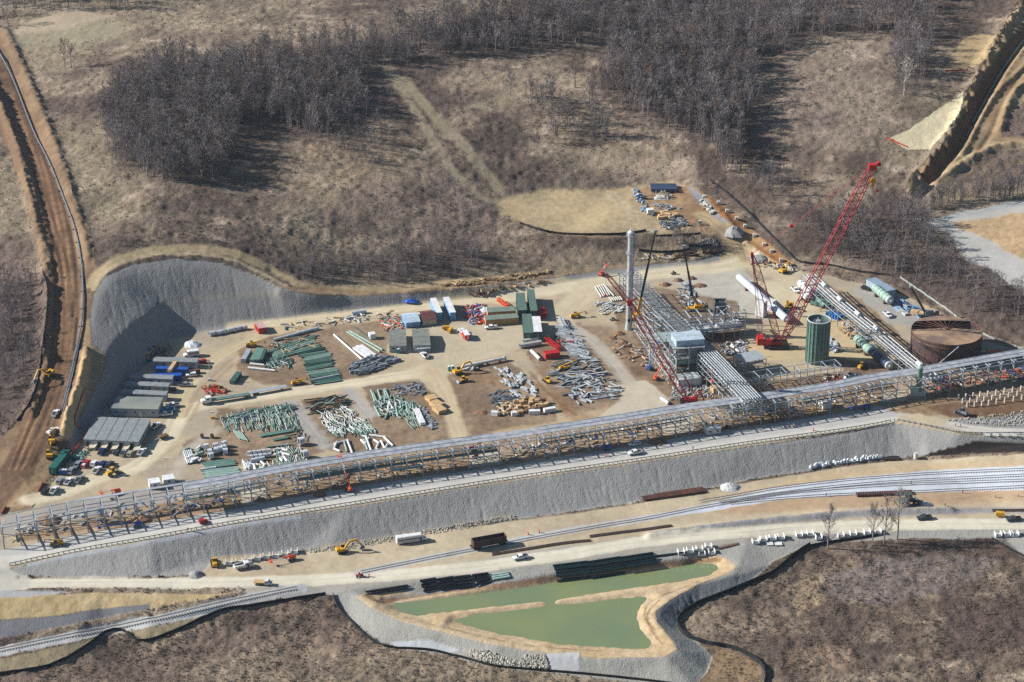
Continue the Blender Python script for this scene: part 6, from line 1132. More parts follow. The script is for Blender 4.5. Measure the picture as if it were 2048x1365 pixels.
# rusty tank
t = thing('storage_tank', 'huge round rusty steel tank with roof plates partly missing', 'storage tank'); t.location = G(1890,706); r, h = 15.4, 10.8
MB().cyl((0,0,-.2),(0,0,h),r,64,cap=False).cyl((0,0,0),(0,0,h),r-.12,64,cap=False).obj('shell', mat('tank_rust', (86,60,56), .85, 0, .2, .12, c2=(66,60,64)), t)
MB().cyl((0,0,h-1.7),(0,0,h-1.35),r+.35,64,cap=False).cyl((0,0,h-.15),(0,0,h),r+.25,64,cap=False).obj('wind_girder', mat('girder_rust', (150,112,82), .9, 0, .2, .4), t)
MB().cyl((0,0,.0),(0,0,.1),r-.2,40).obj('tank_floor', DSTEEL, t)
zc = h + 1.0
def roofp(name, y0, y1, m):
    b = MB(); ys = np.linspace(y0, y1, 9); zz = lambda x, y: h + 1.0*(1 - min(math.hypot(x, y)/r, 1)) + .12
    for ya, yb in zip(ys[:-1], ys[1:]):
        xa, xb = math.sqrt(max(r*r-ya*ya, .01)), math.sqrt(max(r*r-yb*yb, .01))
        for k in range(12):
            f0, f1 = -1+k/6, -1+(k+1)/6; b.quad((xa*f0,ya,zz(xa*f0,ya)),(xa*f1,ya,zz(xa*f1,ya)),(xb*f1,yb,zz(xb*f1,yb)),(xb*f0,yb,zz(xb*f0,yb)))
    b.obj(name, m, t)
roofp('roof_plate', -15.3, .4, RROOF); roofp('roof_plate', 9.6, 15.3, RROOF); MB().cyl((0,0,.1),(0,0,zc),.4,10).cyl((0,0,zc-.3),(0,0,zc+.25),1.4,16).obj('centre_post', RUST, t)
for k in range(26): a = k*math.pi/13 + .06; (MB().bar((math.cos(a)*1.2,math.sin(a)*1.2,zc-.15),(math.cos(a)*(r-.2),math.sin(a)*(r-.2),h-.15),.22).obj('rafter', RUST, t) if math.sin(a) > -.2 else None)
b = MB(); n = 26
for s in (0, 1.3):
    for k in range(n): a0, a1 = -2.5+k*.085, -2.5+(k+1)*.085; q = lambda a, e: (math.cos(a)*(r+.4+s), math.sin(a)*(r+.4+s), max(h-1.4-(a+2.5)*5.2, .4)+e); b.bar(q(a0,0),q(a1,0),.18); (b.bar(q(a0,1.1),q(a1,1.1),.1) if s else None)
b.obj('spiral_stair', BLACK, t); MB().bar((-8.6,-17.5,.2),(2.5,-15.9,h-.3),.35).obj('inclined_pipe', STEEL, t)
for z in (2.2, 4.4, 6.6): MB().cyl((0,0,z),(0,0,z+.1),r+.05,64,cap=False).obj('plate_seam', mat('seam_rust', (64,50,48), .9), t)
b = MB(); [b.bar((math.cos(a)*(r+.06),math.sin(a)*(r+.06),z),(math.cos(a)*(r+.06),math.sin(a)*(r+.06),z+2.2),.1) for z in (0,2.2,4.4,6.6) for a in np.arange(-3.0+z*.1,0,.42)]; b.obj('vertical_seam', mat('seam_rust', (64,50,48), .9), t)
MB().cyl((-3,-r-.5,1.2),(-3,-r+.1,1.2),.5,10).cyl((-6,-r-.1,1.2),(-6,-r+1.2,1.2),.4,10).obj('nozzle', RUST, t)
# horizontal vessels
def vessel(label, a, b, r, m, heads=WHITE, rings=5, ringm=None, z=.9, name='pressure_vessel', lean=0):
    A, B = G(*a), G(*b); L = (B.xy-A.xy).length; t = thing(name, label, 'vessel'); x = L/2
    MB().cyl((-x,0,r+z),(x,0,r+z),r,20).obj('shell', m, t)
    for s in (-1, 1): q = MB().dome((s*x,0,r+z),(s,0,0),r,r*.5,20).obj('head', heads, t); MB().cyl((s*(x+r*.4),0,r+z),(s*(x+r*.75),0,r+z),r*.25,8).obj('nozzle', heads, q)
    for k in range(rings): xx = -x+(k+.5)*2*x/rings; MB().cyl((xx-.12,0,r+z),(xx+.12,0,r+z),r+.07,20,cap=False).obj('shell_band', ringm or heads, t)
    for f in (-.6, .6): MB().box(x*f-.5,x*f+.5,-r*.9,r*.9,0,z+r*.45).obj('saddle', DWOOD, t)
    at(t, a, b); return t
VB = mat('vessel_blue_white', (206,216,228), .35)
vessel('very long white vessel lying on the pad, a tall white box strapped round it', (1477,564), (1571,648), 1.75, VB, VB, 6, WHITE); vessel('green vessel with dark blue far half and white head by the green silo', (1726,702), (1776,742), 1.9, DBLUE if False else mat('vessel_dark', (38,62,86), .4), WHITE, 3, WHITE)
vessel('pale green ribbed half of the two coloured vessel', (1714,690), (1740,714), 2.05, PGREEN, PGREEN, 5, GREEN); vessel('pale green vessel with round white head beside the silver shed', (1750,588), (1779,612), 2.0, PGREEN, mat('head_white', (216,224,224), .5), 5, GREEN); vessel('white vessel lying behind the red crane boom', (1601,578), (1622,596), 1.9, WHITE, WHITE, 1); vessel('short white vessel nearer the crane foot', (1608,598), (1616,606), 1.9, WHITE, WHITE, 1); vessel('green pipe section on a green frame near the diagonal rack', (1632,606), (1649,619), 1.0, GREEN, DGREEN, 2)
vessel('long dark green vessel half under the long rack', (1690,765), (1715,760), 1.0, mat('blue_green', (60,84,100), .5), WHITE, 2)
for i, (u, v, w_, h_) in enumerate(((1522,632,4.4,7.4),(1541,622,4.2,5.6))): t = thing('wrapped_crate', ['tall white wrapped box on the near side of the very long vessel','white wrapped box on the far side of the very long vessel'][i], 'wrapped crate'); MB().box(-w_/2,w_/2,-1.6,1.6,0,h_,.12,.12).obj('wrapping', WHITE, t); MB().box(-w_/2-.1,w_/2+.1,-1.7,1.7,-.1,.2).obj('pallet', DWOOD, t); at(t, (u, v), rz=-.7)
t = thing('green_module', 'flat green steel module with pipe ends beside the diagonal rack', 'steel module'); MB().box(-4,4,-2.6,-1.8,.6,2.0).box(-4,4,1.8,2.6,.6,2.0).box(-4,-3,-1.8,1.8,.6,1.8).box(3,4,-1.8,1.8,.6,1.8).obj('frame', GREEN, t); MB().box(-3.8,-3.2,-2.4,2.4,0,.6).box(3.2,3.8,-2.4,2.4,0,.6).obj('foot', DGREEN, t); at(t, (1640,610), rz=-.5)
t = thing('blue_frame', 'bright blue steel module lying beside the green module', 'steel module'); b = MB(); [b.box(-3.4+k*1.6,-2.6+k*1.6,-2.2,2.2,.3,1.8+.4*(k % 2)) for k in range(5)]; b.box(-3.6,4,-.5,.5,.2,1.2); b.obj('frame', mat('sky_blue', (44,128,206), .5), t); MB().box(-3.6,4,-2.4,-2.1,.1,.4).box(-3.6,4,2.1,2.4,.1,.4).obj('skid', BLUE, t); at(t, (1669,634), rz=-.8)
t = thing('green_vessel', 'green upright vessel standing through the long rack on a white base', 'vessel'); t.location = G(1836,789); MB().cyl((0,0,2),(0,0,12.5),1.25,16).obj('shell', GREEN, t); MB().dome((0,0,12.5),(0,0,1),1.25,.7,16).obj('head', PGREEN, t); MB().box(-3.5,-.2,-2,2,0,3.2).box(-.2,3,-2,2,0,2).obj('base', LSTEEL, t); MB().cyl((0,0,7),(0,0,7.2),1.32,16).obj('band', DGREEN, t)
# upper works: dark excavation shelter with struts, rebar cylinder
t = thing('precast_beam', 'dark blue roofed stack of long precast beams at the top works', 'beam stack'); [MB().box(-6.5,6.5,-4+k*1.7,-2.6+k*1.7,.2,1.6).obj('beam', mat('slate', (62,78,110), .6), t) for k in range(5)]; MB().box(-6,-5.2,-4.2,4.4,0,.2).box(5.2,6,-4.2,4.4,0,.2).obj('timber', LSTEEL, t); at(t, (1327,379))
t = thing('rebar_cage', 'round excavation full of rebar and cream concrete at the top works', 'rebar cage'); MB().cyl((0,0,-.4),(0,0,.12),6.6,28).obj('pit_floor', BLACK, t); MB().box(-2,5,-4,0,0,.9).box(-1,3,-3,1,.9,1.6).obj('concrete', OFFW, t); rg = random.Random(3); [MB().cyl((x,y,.1),(x,y,3.2),.14,5).obj('rebar', CREAMM, t) for x, y in [(rg.uniform(-1,5.5), rg.uniform(-3.4,3.4)) for _ in range(20)]]; at(t, (1316,397))
pile([(1268,382),(1276,382),(1296,420),(1306,432),(1290,430),(1270,398)], 26, (9,-6), (1.5,3.5), (.5,1.2), [STEEL, LBLUE, LSTEEL], 'plate_stack', 'blue grey steel pack along the left edge of the top works', 'plate stack', 'packs along the top works edge', .5, h=(.4,.9), seed=31)
pile([(1318,444),(1370,438),(1376,452),(1330,460)], 44, (12,-2), (1.5,3.5), (.4,1.0), [STEEL, DSTEEL, LSTEEL], 'bundle', 'grey steel bundle in the front row of the top works', 'steel bundle', 'front bundles of the top works', .6, h=(.4,.9), seed=32); pile([(1305,408),(1350,412),(1362,420),(1320,424)], 24, (10,-2), (1.5,3), (.3,.8), [STEEL, LSTEEL, OFFW], 'bundle', 'grey steel bundle in the middle of the top works', 'steel bundle', 'middle bundles of the top works', .7, h=(.3,.7), seed=33)
row('timber_piece', WHITE, (1294,428), (1307,427), 3, 2.4, 'white box at the left edge of the top works', 'box'); pile([(1312,430),(1350,424),(1352,436),(1318,440)], 14, (10,-2), (2,4.5), (1,2), [TAN, WOOD], 'timber_piece', 'tan timber form in the middle of the top works', 'timber form', 'timber forms at the top works', .4, h=(.4,1.2), seed=34)
pile([(1395,398),(1412,408),(1432,428),(1420,432),(1402,412)], 14, (6,6), (1.5,3), (.6,1.2), [OFFW, CREAMM], 'plate_stack', 'cream block along the gravel strip of the top works', 'block', 'cream blocks at the gravel strip', .6, h=(.5,1.0), seed=35)
for i, (u, v) in enumerate(((1425,506),(1412,507))): t = thing('saddle_cradle', ['rust brown vessel cradle right of its twin','rust brown vessel cradle left of its twin'][i], 'cradle'); MB().prism([(-1.7,0),(1.7,0),(1.7,1.9),(1.2,1.7),(.7,1.0),(0,.7),(-.7,1.0),(-1.2,1.7),(-1.7,1.9)], -.5, .5).obj('cradle', RUST, t); MB().box(-1.9,1.9,-.7,.7,-.05,.15).obj('base', DWOOD, t); at(t, (u, v))
pile([(1352,508),(1392,506),(1394,514),(1354,518)], 24, (12,-1), (2,5), (.5,.9), [DWOOD, BLACK, RUST], 'timber_piece', 'dark timber mat behind the gravel road', 'timber', 'dark timber mats behind the road', .2, h=(.3,.8), seed=36)
pile([(1290,508),(1350,512),(1350,520),(1280,524)], 16, (12,-1), (1,3), (.3,.6), [WOOD, OFFW], 'timber_piece', 'pale scrap board left of the dark timber mats', 'board', 'pale boards left of the dark mats', .8, h=(.2,.5), seed=37)
# clutter around the plant
pile([(1560,560),(1600,565),(1650,590),(1690,600),(1700,630),(1650,640)], 0, (1,0), (1,2), (.2,.3), [STEEL], 'steel_beam', '', '', None)
pile([(1672,655),(1690,650),(1735,675),(1730,690),(1700,680)], 34, (6,6), (1.2,3), (.6,1.5), [WOOD, STEEL, TAN, DSTEEL], 'timber_piece', 'tan or grey crate in the row under the pale diagonal rack', 'crate', 'crates under the pale diagonal rack', .5, h=(.5,1.6), seed=38)
pile([(1780,605),(1800,600),(1850,625),(1845,636),(1800,628)], 34, (10,5), (1.5,4), (.5,1.2), [STEEL, DSTEEL, LBLUE], 'bundle', 'silver steel bundle below the pale green vessel', 'steel bundle', 'silver bundles below the vessel', .6, h=(.4,1.0), seed=39)
for i, (a, b) in enumerate((((1822,628),(1836,631)), ((1838,632),(1848,634)))): row('timber_piece', WOOD, a, b, 2.6, 2.0, ['plywood crate left of its twin by the rusty tank','plywood crate nearest the rusty tank rim'][i], 'crate')
row('plate_stack', LSTEEL, (1799,622), (1814,632), 2.2, .9, 'long white steel pack in front of the silver bundles', 'beam bundle')
pile([(1655,678),(1668,680),(1680,703),(1658,704)], 8, (5,10), (4,7), (1,2), [WRAP, LSTEEL], 'plate_stack', 'white sheeted pack just right of the green silo', 'sheeted pack', 'sheeted packs at the silo', .2, h=(.5,1.0), seed=40)
pile([(1440,690),(1495,684),(1500,702),(1450,712)], 22, (9,-7), (1.5,4), (.4,1.0), [LSTEEL, WHITE, STEEL], 'plate_stack', 'pale steel piece on the shaded ground below the process frame', 'steel piece', 'pale pieces below the process frame', .7, h=(.3,.9), seed=41)
pile([(1345,778),(1410,774),(1425,792),(1370,802),(1340,800)], 46, (8,-8), (1.5,4), (.25,.5), [LSTEEL, OFFW, STEEL], 'steel_beam', 'pale bar on the ground in front of the equipment house', 'bar', 'pale bars before the equipment house', .4, h=(.2,.5), seed=42)
pile([(1640,752),(1700,745),(1720,765),(1650,775)], 30, (10,-2), (1,3), (.3,.7), [RED, RUST, LSTEEL, OFFW], 'timber_piece', 'red or pale scrap piece between the low frame and the long rack', 'scrap', 'red scrap before the long rack', .9, h=(.3,.8), seed=43)
# debris below and behind the long rack: too much to count
dm = {}
rg = random.Random(77)
for (poly, n, ms) in (([(20,1085),(300,1035),(480,1005),(480,975),(300,1000),(40,1045)], 120, [STEEL, LSTEEL, WOOD, BLUE, DSTEEL, WHITE]), ([(540,995),(930,935),(930,905),(560,950)], 90, [GREEN, STEEL, LSTEEL, WOOD, RUST]), ([(1010,925),(1320,870),(1320,850),(1020,895)], 100, [STEEL, LSTEEL, WOOD, WHITE, BLUE, DSTEEL]), ([(1390,860),(1760,800),(1750,785),(1400,835)], 90, [STEEL, LSTEEL, GREEN, YEL, WHITE, WOOD]), ([(1830,790),(2060,760),(2060,735),(1850,760)], 150, [STEEL, LSTEEL, RED, BLUE, WHITE, ORG, WOOD]),
    ([(1300,640),(1420,690),(1480,760),(1440,780),(1320,700)], 160, [STEEL, DSTEEL, LSTEEL, GREEN]), ([(1200,660),(1290,700),(1300,740),(1240,720)], 60, [WOOD, LSTEEL, RUST]), ([(930,585),(1030,570),(1100,560),(1100,566),(940,596)], 60, [WOOD, RUST]), ([(925,612),(968,608),(975,650),(940,650)], 130, [RED, BLUE, WHITE, DSTEEL, ORG]), ([(758,636),(800,632),(806,660),(770,662)], 110, [WHITE, PGREEN, TAN, ORG]), ([(1500,510),(1600,540),(1590,548),(1500,530)], 60, [WOOD, OFFW, DSTEEL]), ([(300,690),(340,690),(330,730),(290,730)], 90, [DSTEEL, WOOD, TEAL, RED]), ([(150,905),(175,905),(160,925),(135,925)], 60, [TEAL, PGREEN]), ([(400,775),(450,770),(455,790),(410,792)], 40, [RUST, RED, YEL]), ([(560,650),(790,622),(800,632),(570,662)], 80, [WOOD, WHITE, DSTEEL]), ([(1110,665),(1150,680),(1160,700),(1110,690)], 40, [RED, DSTEEL])):
    P = ong(*zip(*inside(poly, n, rg)))
    for q in P:
        m = rg.choice(ms); b = dm.setdefault(m.name, (m, MB()))[1]; a = rg.uniform(0, 6.28); L = rg.choice((.6,1.2,2.5,4)); d = Vector((math.cos(a), math.sin(a), rg.uniform(-.05,.2)))*L/2; c = Vector((q[0], q[1], q[2]+rg.uniform(.2,.7))); s = rg.uniform(.15,.5) if L > 1 else rg.uniform(.4,.9); b.bar(c-d, c+d, s, rg.uniform(.15,.7))
for k, (nm, (m, b)) in enumerate(dm.items()): o = b.obj('building_debris', m); o['kind'] = 'stuff'; o['label'] = 'loose '+nm.replace('_',' ')+' pieces of material strewn over the works'

# ------------------------------------------------------------------ cranes
def lattice(b, p, q, w0, w1, n, c, l, wm=None):
    p, q = Vector(p), Vector(q); d = (q-p).normalized(); a = Vector((0,1,0)) - d*d.y; a.normalize(); e = d.cross(a); wm = wm or w0
    def cor(t):
        ww = (w0 + (wm-w0)*min(t/.12,1)) if t < .85 else wm + (w1-wm)*(t-.85)/.15
        o = p + (q-p)*t; return [o + a*sx*ww/2 + e*sy*ww/2 for sx, sy in ((-1,-1),(1,-1),(1,1),(-1,1))]
    C = [cor(k/n) for k in range(n+1)]
    for k in range(n):
        for i in range(4):
            b.bar(C[k][i], C[k+1][i], c); j = (i+1) % 4
            b.bar(C[k][i], C[k+1][j], l) if k % 2 else b.bar(C[k][j], C[k+1][i], l)
    for k in (0, n):
        for i in range(4): b.bar(C[k][i], C[k][(i+1) % 4], c)
t = thing('crawler_crane', 'huge red crawler crane with long lattice boom and back mast near the green silo', 'crane'); base = G(1556,694); t.location = base; yy = base.y
L0 = lambda u, v, dy=0: yplane(u, v, yy+dy) - base
for s in (-1, 1): MB().prism([(-4.6,.3),(-4,0),(4,0),(4.6,.3),(4.6,1.1),(4,1.5),(-4,1.5),(-4.6,1.1)], s*3.2-.6, s*3.2+.6).obj('track', BLACK, t)
MB().box(-3,3,-2.7,2.7,.7,1.4).obj('carbody', RED, t); MB().box(-8,4,-1.8,1.8,1.6,3.0,.1,.1).obj('machinery_deck', RED, t); MB().box(-9.5,-6.6,-2.6,2.6,1.8,5.0,.1,.1).box(-6.4,-3,-2.4,-.9,1.9,4.4).obj('counterweight', mat('bright_red', (206,36,30), .4), t); MB().box(1.2,3.2,-3.0,-1.7,1.8,4.0).obj('cab', GLASS, t); [MB().cyl((x,-1.2,3.6),(x,1.2,3.6),.8,12).obj('drum', BLACK, t) for x in (-4.5,-1.5)]
foot = Vector((2.0,0,3.2)); tip = L0(1745,333); b = MB(); lattice(b, foot, tip, 1.6, 1.8, 46, .34, .2, 3.6); b.obj('boom', RED2, t)
b = MB(); b.box(tip.x-1.6,tip.x+1.6,-1.6,1.6,tip.z-1.2,tip.z+1.0).bar(tip+Vector((0,0,.3)), tip+Vector((3.2,0,1.2)), .9).cyl(tip+Vector((2.6,-.8,1.2)), tip+Vector((2.6,.8,1.2)), .9, 12); b.obj('boom_head', RED, t)
mt = L0(1504,508); mf = Vector((.2,0,3.2)); b = MB(); lattice(b, mf, mt, 1.2, .6, 20, .32, .18, 2.8); b.obj('mast', RED2, t); MB().box(mt.x-.5,mt.x+.5,-.7,.7,mt.z-1.8,mt.z+.6).obj('mast_head', RED, t)
knot = L0(1583,452); 
for s in (-.6, .6):
    MB().bar(mt+Vector((0,s,0)), knot+Vector((0,s,0)), .1).bar(knot+Vector((0,s,0)), tip+Vector((-.5,s*2,0)), .12).obj('pendant', RED2, t)
MB().box(knot.x-.7,knot.x+.7,-.7,.7,knot.z-.6,knot.z+.6).obj('pendant_link', RED, t)
for k, x in enumerate((-8.9,-8.3,-7.1,-6.5)): MB().bar(mt+Vector((.15*k,-.3+.2*k,0)), (x,-1.2+.8*k,4.6), .17).obj('back_stay', RED2, t)
for k in (-.35, .35): MB().bar(mf+Vector((.6,k*2,.6)), mf+Vector((-4,k*3,1)), .2).obj('strut', RED, t)
hk = L0(1746,362); MB().bar(tip+Vector((2.8,0,1)), hk+Vector((.3,0,1)), .14).bar(tip+Vector((2.0,0,1)), hk+Vector((-.3,0,1)), .14).obj('hoist_rope', BLACK, t); hb = MB().cyl(hk+Vector((0,-.5,0)), hk+Vector((0,.5,0)), 1.25, 14).cyl(hk+Vector((0,-.45,-1.8)), hk+Vector((0,.45,-1.8)), .9, 12); hb.obj('hook_block', YEL, t); MB().bar(hk+Vector((0,0,-2.4)), hk+Vector((.2,0,-3.8)), .4).obj('hook', YEL, t)
bl = L0(1754,382); MB().bar(tip+Vector((3.4,0,1.2)), bl, .08).obj('whip_line', BLACK, t); MB().cyl(bl+Vector((0,0,-.5)), bl+Vector((0,0,.5)), .5, 10).obj('headache_ball', RED, t)
t = thing('lattice_crane', 'red lattice crane with luffing jib leaning past the white tower, behind the long rack', 'crane'); base = G(1376,808); t.location = base; yy = base.y
for s in (-1, 1): MB().box(-3.5,3.5,s*2.2-.5,s*2.2+.5,0,1.2).obj('track', BLACK, t)
MB().box(-2.6,3,-1.5,1.5,1.3,2.6,.1,.1).obj('body', RED, t); MB().box(2.4,4,-1.6,1.6,1.3,2.8).obj('counterweight', RED, t); MB().box(-3.4,-1.8,-2.3,-1.2,1.4,3.4).obj('cab', GLASS, t)
kn = L0(1259,606); jt = L0(1212,548); b = MB(); lattice(b, (-1,0,2.4), kn, 1.2, 1.4, 26, .26, .16, 2.4); b.obj('boom', RED2, t); b = MB(); lattice(b, kn, jt, 1.0, .5, 12, .2, .12, 1.5); b.obj('jib', RED2, t)
st = L0(1273,597); MB().bar(kn, st, .5).bar(kn+Vector((0,.6,0)), st+Vector((0,.6,0)), .3).obj('jib_strut', RED, t); MB().box(kn.x-1,kn.x+1.2,-1,1,kn.z-1,kn.z+1).obj('knuckle', RED, t)
MB().bar(st, jt, .1).bar(st, (3.5,0,3.8), .14).obj('pendant', RED2, t); MB().bar((3,0,3.2), (-2,-.6,13), .3).bar((3,1,3.2), (-2,.6,13), .3).bar((-2,-.6,13), (-1,0,2.4), .2).obj('gantry', RED, t); MB().bar(jt, jt+Vector((0,0,-9)), .08).obj('hoist_rope', BLACK, t); MB().cyl(jt+Vector((0,0,-9.8)), jt+Vector((0,0,-9)), .4, 8).obj('hook', RED, t)
for i, (bs, q, tp, l) in enumerate(((( 1273,640), (1282,596), (1311,462), 'mobile crane with black telescopic boom leaning right beside the white tower'), ((1395,622), (1385,592), (1367,493), 'mobile crane with black telescopic boom leaning left above the process frame'), ((1856,634), (1852,628), (1822,574), 'mobile crane behind the rusty tank, only its dark boom leaning left'))):
    t = thing('mobile_crane', l, 'crane'); base = G(*bs); t.location = base; yy = base.y; m0 = YEL if i < 2 else DSTEEL
    MB().box(-5,5,-1.4,1.4,.9,1.7).obj('carrier', m0, t); wheels(t, (-3.6,-2.2,2.2,3.6), 1.2, .6, .4); MB().box(-1.5,2.5,-1.2,1.2,1.7,3.0,.1,.05).obj('turret', m0, t); MB().box(3,4.8,-1.2,0,1.7,3.0).obj('cab', GLASS, t)
    p0 = Vector((.5,0,2.6)); p1, p2 = L0(*q), L0(*tp); pm = p1.lerp(p2, .5); MB().bar(p0, p1, 1.0, 1.2).obj('boom_base', m0, t); MB().bar(p1, pm, .85, 1.0).bar(pm, p2, .62, .75).obj('telescope', mat('boom_black', (44,58,58), .4), t); MB().box(p2.x-.6,p2.x+.9,-.5,.5,p2.z-.5,p2.z+.5).obj('boom_head', STEEL, t); MB().bar(p2+Vector((.7,0,0)), p2+Vector((.7,0,-6)), .1).obj('hoist_rope', BLACK, t)
# red painted frames and other red steel by the rack
t = thing('red_trestle', 'small red trestle standing behind the long rack', 'trestle'); b = MB(); [b.bar((x,y,0),(x*.3,y,4.6),.35) for x in (-2.6,2.6) for y in (-1.4,1.4)]; b.bar((-1,-1.4,4.5),(1,-1.4,4.5),.35).bar((0,-1.6,4.6),(0,1.6,4.6),.35).bar((-1.8,-1.4,2),(1.8,-1.4,2),.25); b.obj('leg_frame', RED, t); MB().cyl((-.6,0,4.8),(.6,0,4.8),.4,8).obj('roller', RED, t); at(t, (1398,806))
t = thing('red_pump_unit', 'red open steel machine right of the tall green container', 'machine'); b = MB(); [b.box(-2.2,2.2,-3+k*1.6,-2+k*1.6,.5,3.0-(k % 2)*.6) for k in range(4)]; b.box(-1.6,1.6,-3.4,3.4,.2,1.4); b.obj('frame', RED, t); MB().cyl((-1,-2,3),(-1,-2,3.8),.5,8).cyl((1,1,3),(1,1,3.8),.5,8).obj('stack', RED, t); at(t, (1083,632))
for i, (a, b_, m, l) in enumerate((((997,603),(1016,618),ORG,'orange lattice boom section lying behind the plywood crates'), ((1092,682),(1118,702),RED,'bright red boom section lying above the red tank box'), ((1120,640),(1130,660),LSTEEL,'thin white frame leaning beside the green containers'))):
    A, B = G(*a), G(*b_); L = (B.xy-A.xy).length; t = thing('boom_section', l, 'boom section'); b = MB(); lattice(b, (-L/2,0,1.0), (L/2,0,1.2), 1.4, 1.4, 8, .32, .2); b.obj('lattice', m, t); MB().box(-L/2+.5,-L/2+1,-.9,.9,0,.3).box(L/2-1,L/2-.5,-.9,.9,0,.4).obj('timber', DWOOD, t); at(t, a, b_)

# ------------------------------------------------------------------ rails, guard rail, silt fences, pipeline
def ribbon(px, off, w_, h, z0, step=3.0, sm=True):
    P = world_path(smooth_px(px) if sm else px, step); b = MB(); Q = []
    for k, p in enumerate(P):
        a, c = P[max(k-1,0)], P[min(k+1,len(P)-1)]; d = (c-a).xy.normalized(); n = Vector((-d.y, d.x)); x, y = p.x+n.x*off, p.y+n.y*off; Q.append((x, y, gz(x, y)+z0, n))
    vs = []
    for x, y, z, n in Q: vs += [(x-n.x*w_/2,y-n.y*w_/2,z),(x+n.x*w_/2,y+n.y*w_/2,z),(x+n.x*w_/2,y+n.y*w_/2,z+h),(x-n.x*w_/2,y-n.y*w_/2,z+h)]
    fs = []
    for k in range(len(Q)-1):
        i, j = 4*k, 4*k+4; fs += [(i,j,j+1,i+1),(i+3,i+2,j+2,j+3),(i,i+3,j+3,j),(i+1,j+1,j+2,i+2)]
    return b.add(vs, fs + [(0,1,2,3)]), Q
def track(label, px, sl=SLEEP, gap=1.0):
    t = thing('railway_track', label, 'railway track')
    for s in (-.78, .78): ribbon(px, s, .14, .14, .12)[0].obj('rail', RAILM, t)
    b = MB(); P = world_path(smooth_px(px), gap)
    for k in range(1, len(P)-1):
        d = (P[k+1]-P[k-1]).xy.normalized(); n = Vector((-d.y, d.x, 0))*1.3; z = Vector((0,0,gz(P[k].x, P[k].y)-P[k].z-(.05 if sl is DSLEEP else 0))); b.bar(P[k]-n+z, P[k]+n+z, .24, .12)
    o = b.obj('sleeper', sl, t); o['kind'] = 'stuff'; return t
track('railway track at the lower left, running up to the haul road crossing', [(-60,1316),(0,1301),(150,1270),(300,1241),(450,1206),(560,1183),(598,1176)], DSLEEP)
track('single railway track leading under the brown hopper wagon', [(722,1145),(800,1129),(900,1109),(1000,1090),(1100,1071),(1200,1053),(1300,1036),(1400,1016),(1480,1002),(1560,989),(1650,980),(1760,972),(1880,967),(2100,960)], DSLEEP)
track('upper curved track of the pale rail yard', [(1400,1004),(1480,990),(1560,976),(1680,962),(1800,952),(1920,945),(2100,938)]); track('second track from the top of the pale rail yard', [(1440,1006),(1540,990),(1650,976),(1760,966),(1880,959),(2100,949)]); track('lowest track of the rail yard beside the brown sleepers', [(1460,1008),(1560,998),(1680,990),(1800,986),(1920,980),(2100,972)])
t = thing('guard_rail', 'long post and rail guard rail along the top edge of the grey embankment', 'guard rail'); GP = [(20,1131),(150,1103),(300,1077),(480,1044),(700,1009),(1000,961),(1270,922),(1500,887),(1700,859),(1792,842)]
WGR = mat('weathered_rail', (132,128,112), .8); ribbon(GP, 0, .1, .3, .75)[0].obj('rail', WGR, t); P = world_path(GP, 2.0); rest = MB()
for k, p in enumerate(P):
    q = MB().box(p.x-.13,p.x+.13,p.y-.13,p.y+.13,p.z-.3,p.z+.95)
    if 60 <= k < 158: q.obj('post', WGR, t)
    else: rest.add(q.v, q.f)
rest.obj('post', WGR, t)['kind'] = 'stuff'
t = thing('guard_rail', 'steel guard rail curving down at the right end of the embankment', 'guard rail'); GP2 = [(1797,842),(1840,850),(1880,858),(1920,867),(1970,869),(2060,868)]; ribbon(GP2, 0, .14, .4, .5)[0].obj('rail', STEEL, t); [MB().box(p.x-.12,p.x+.12,p.y-.12,p.y+.12,p.z-.2,p.z+.95).obj('post', DWOOD, t) for p in world_path(GP2, 2.3)]
def silt(label, px, h=.9, m=FENCE, name='silt_fence', w_=.15, cat='silt fence'): 
    t = thing(name, label, cat); ribbon(px, 0, w_, h+.1, -.1, 2.5)[0].obj('fabric', m, t); b = MB()
    for p in world_path(px, 6): MB().box(p.x-.06,p.x+.06,p.y-.1,p.y+.02,p.z-.2,p.z+h+.2).obj('stake', DWOOD, t)
    return t
silt('black silt fence winding along the lower left brush', [(-60,1360),(0,1350),(100,1333),(170,1296),(212,1266),(245,1262),(265,1278),(292,1284),(350,1264),(440,1224),(500,1214),(600,1198),(664,1188)], 1.2)
silt('silt fence bending round the gravel bank left of the pond', [(666,1190),(675,1215),(700,1243),(740,1280),(780,1296),(860,1302),(930,1318),(985,1333),(1060,1341),(1160,1349),(1270,1360),(1350,1370)], 1.0)
silt('thick black silt fence in an S curve right of the pond', [(1620,1092),(1585,1115),(1550,1145),(1500,1168),(1440,1192),(1390,1212),(1362,1232),(1354,1250),(1370,1272),(1410,1288),(1470,1300),(1510,1320),(1530,1345),(1528,1372)], 1.7, w_=.3)
silt('silt fence behind the roadside trees', [(1612,1095),(1660,1086),(1720,1078),(1765,1070)], 1.0); silt('black silt fence below the cream field left of the white tower', [(1040,448),(1075,460),(1120,469),(1190,471),(1250,469),(1296,462)], 1.1); silt('short silt fence in front of the top works', [(1312,474),(1360,471),(1410,468)], .9); silt('black silt fence ending beside the second crane tip', [(1278,502),(1320,506),(1360,504),(1380,499),(1378,492),(1400,495),(1432,491)], 1.1)
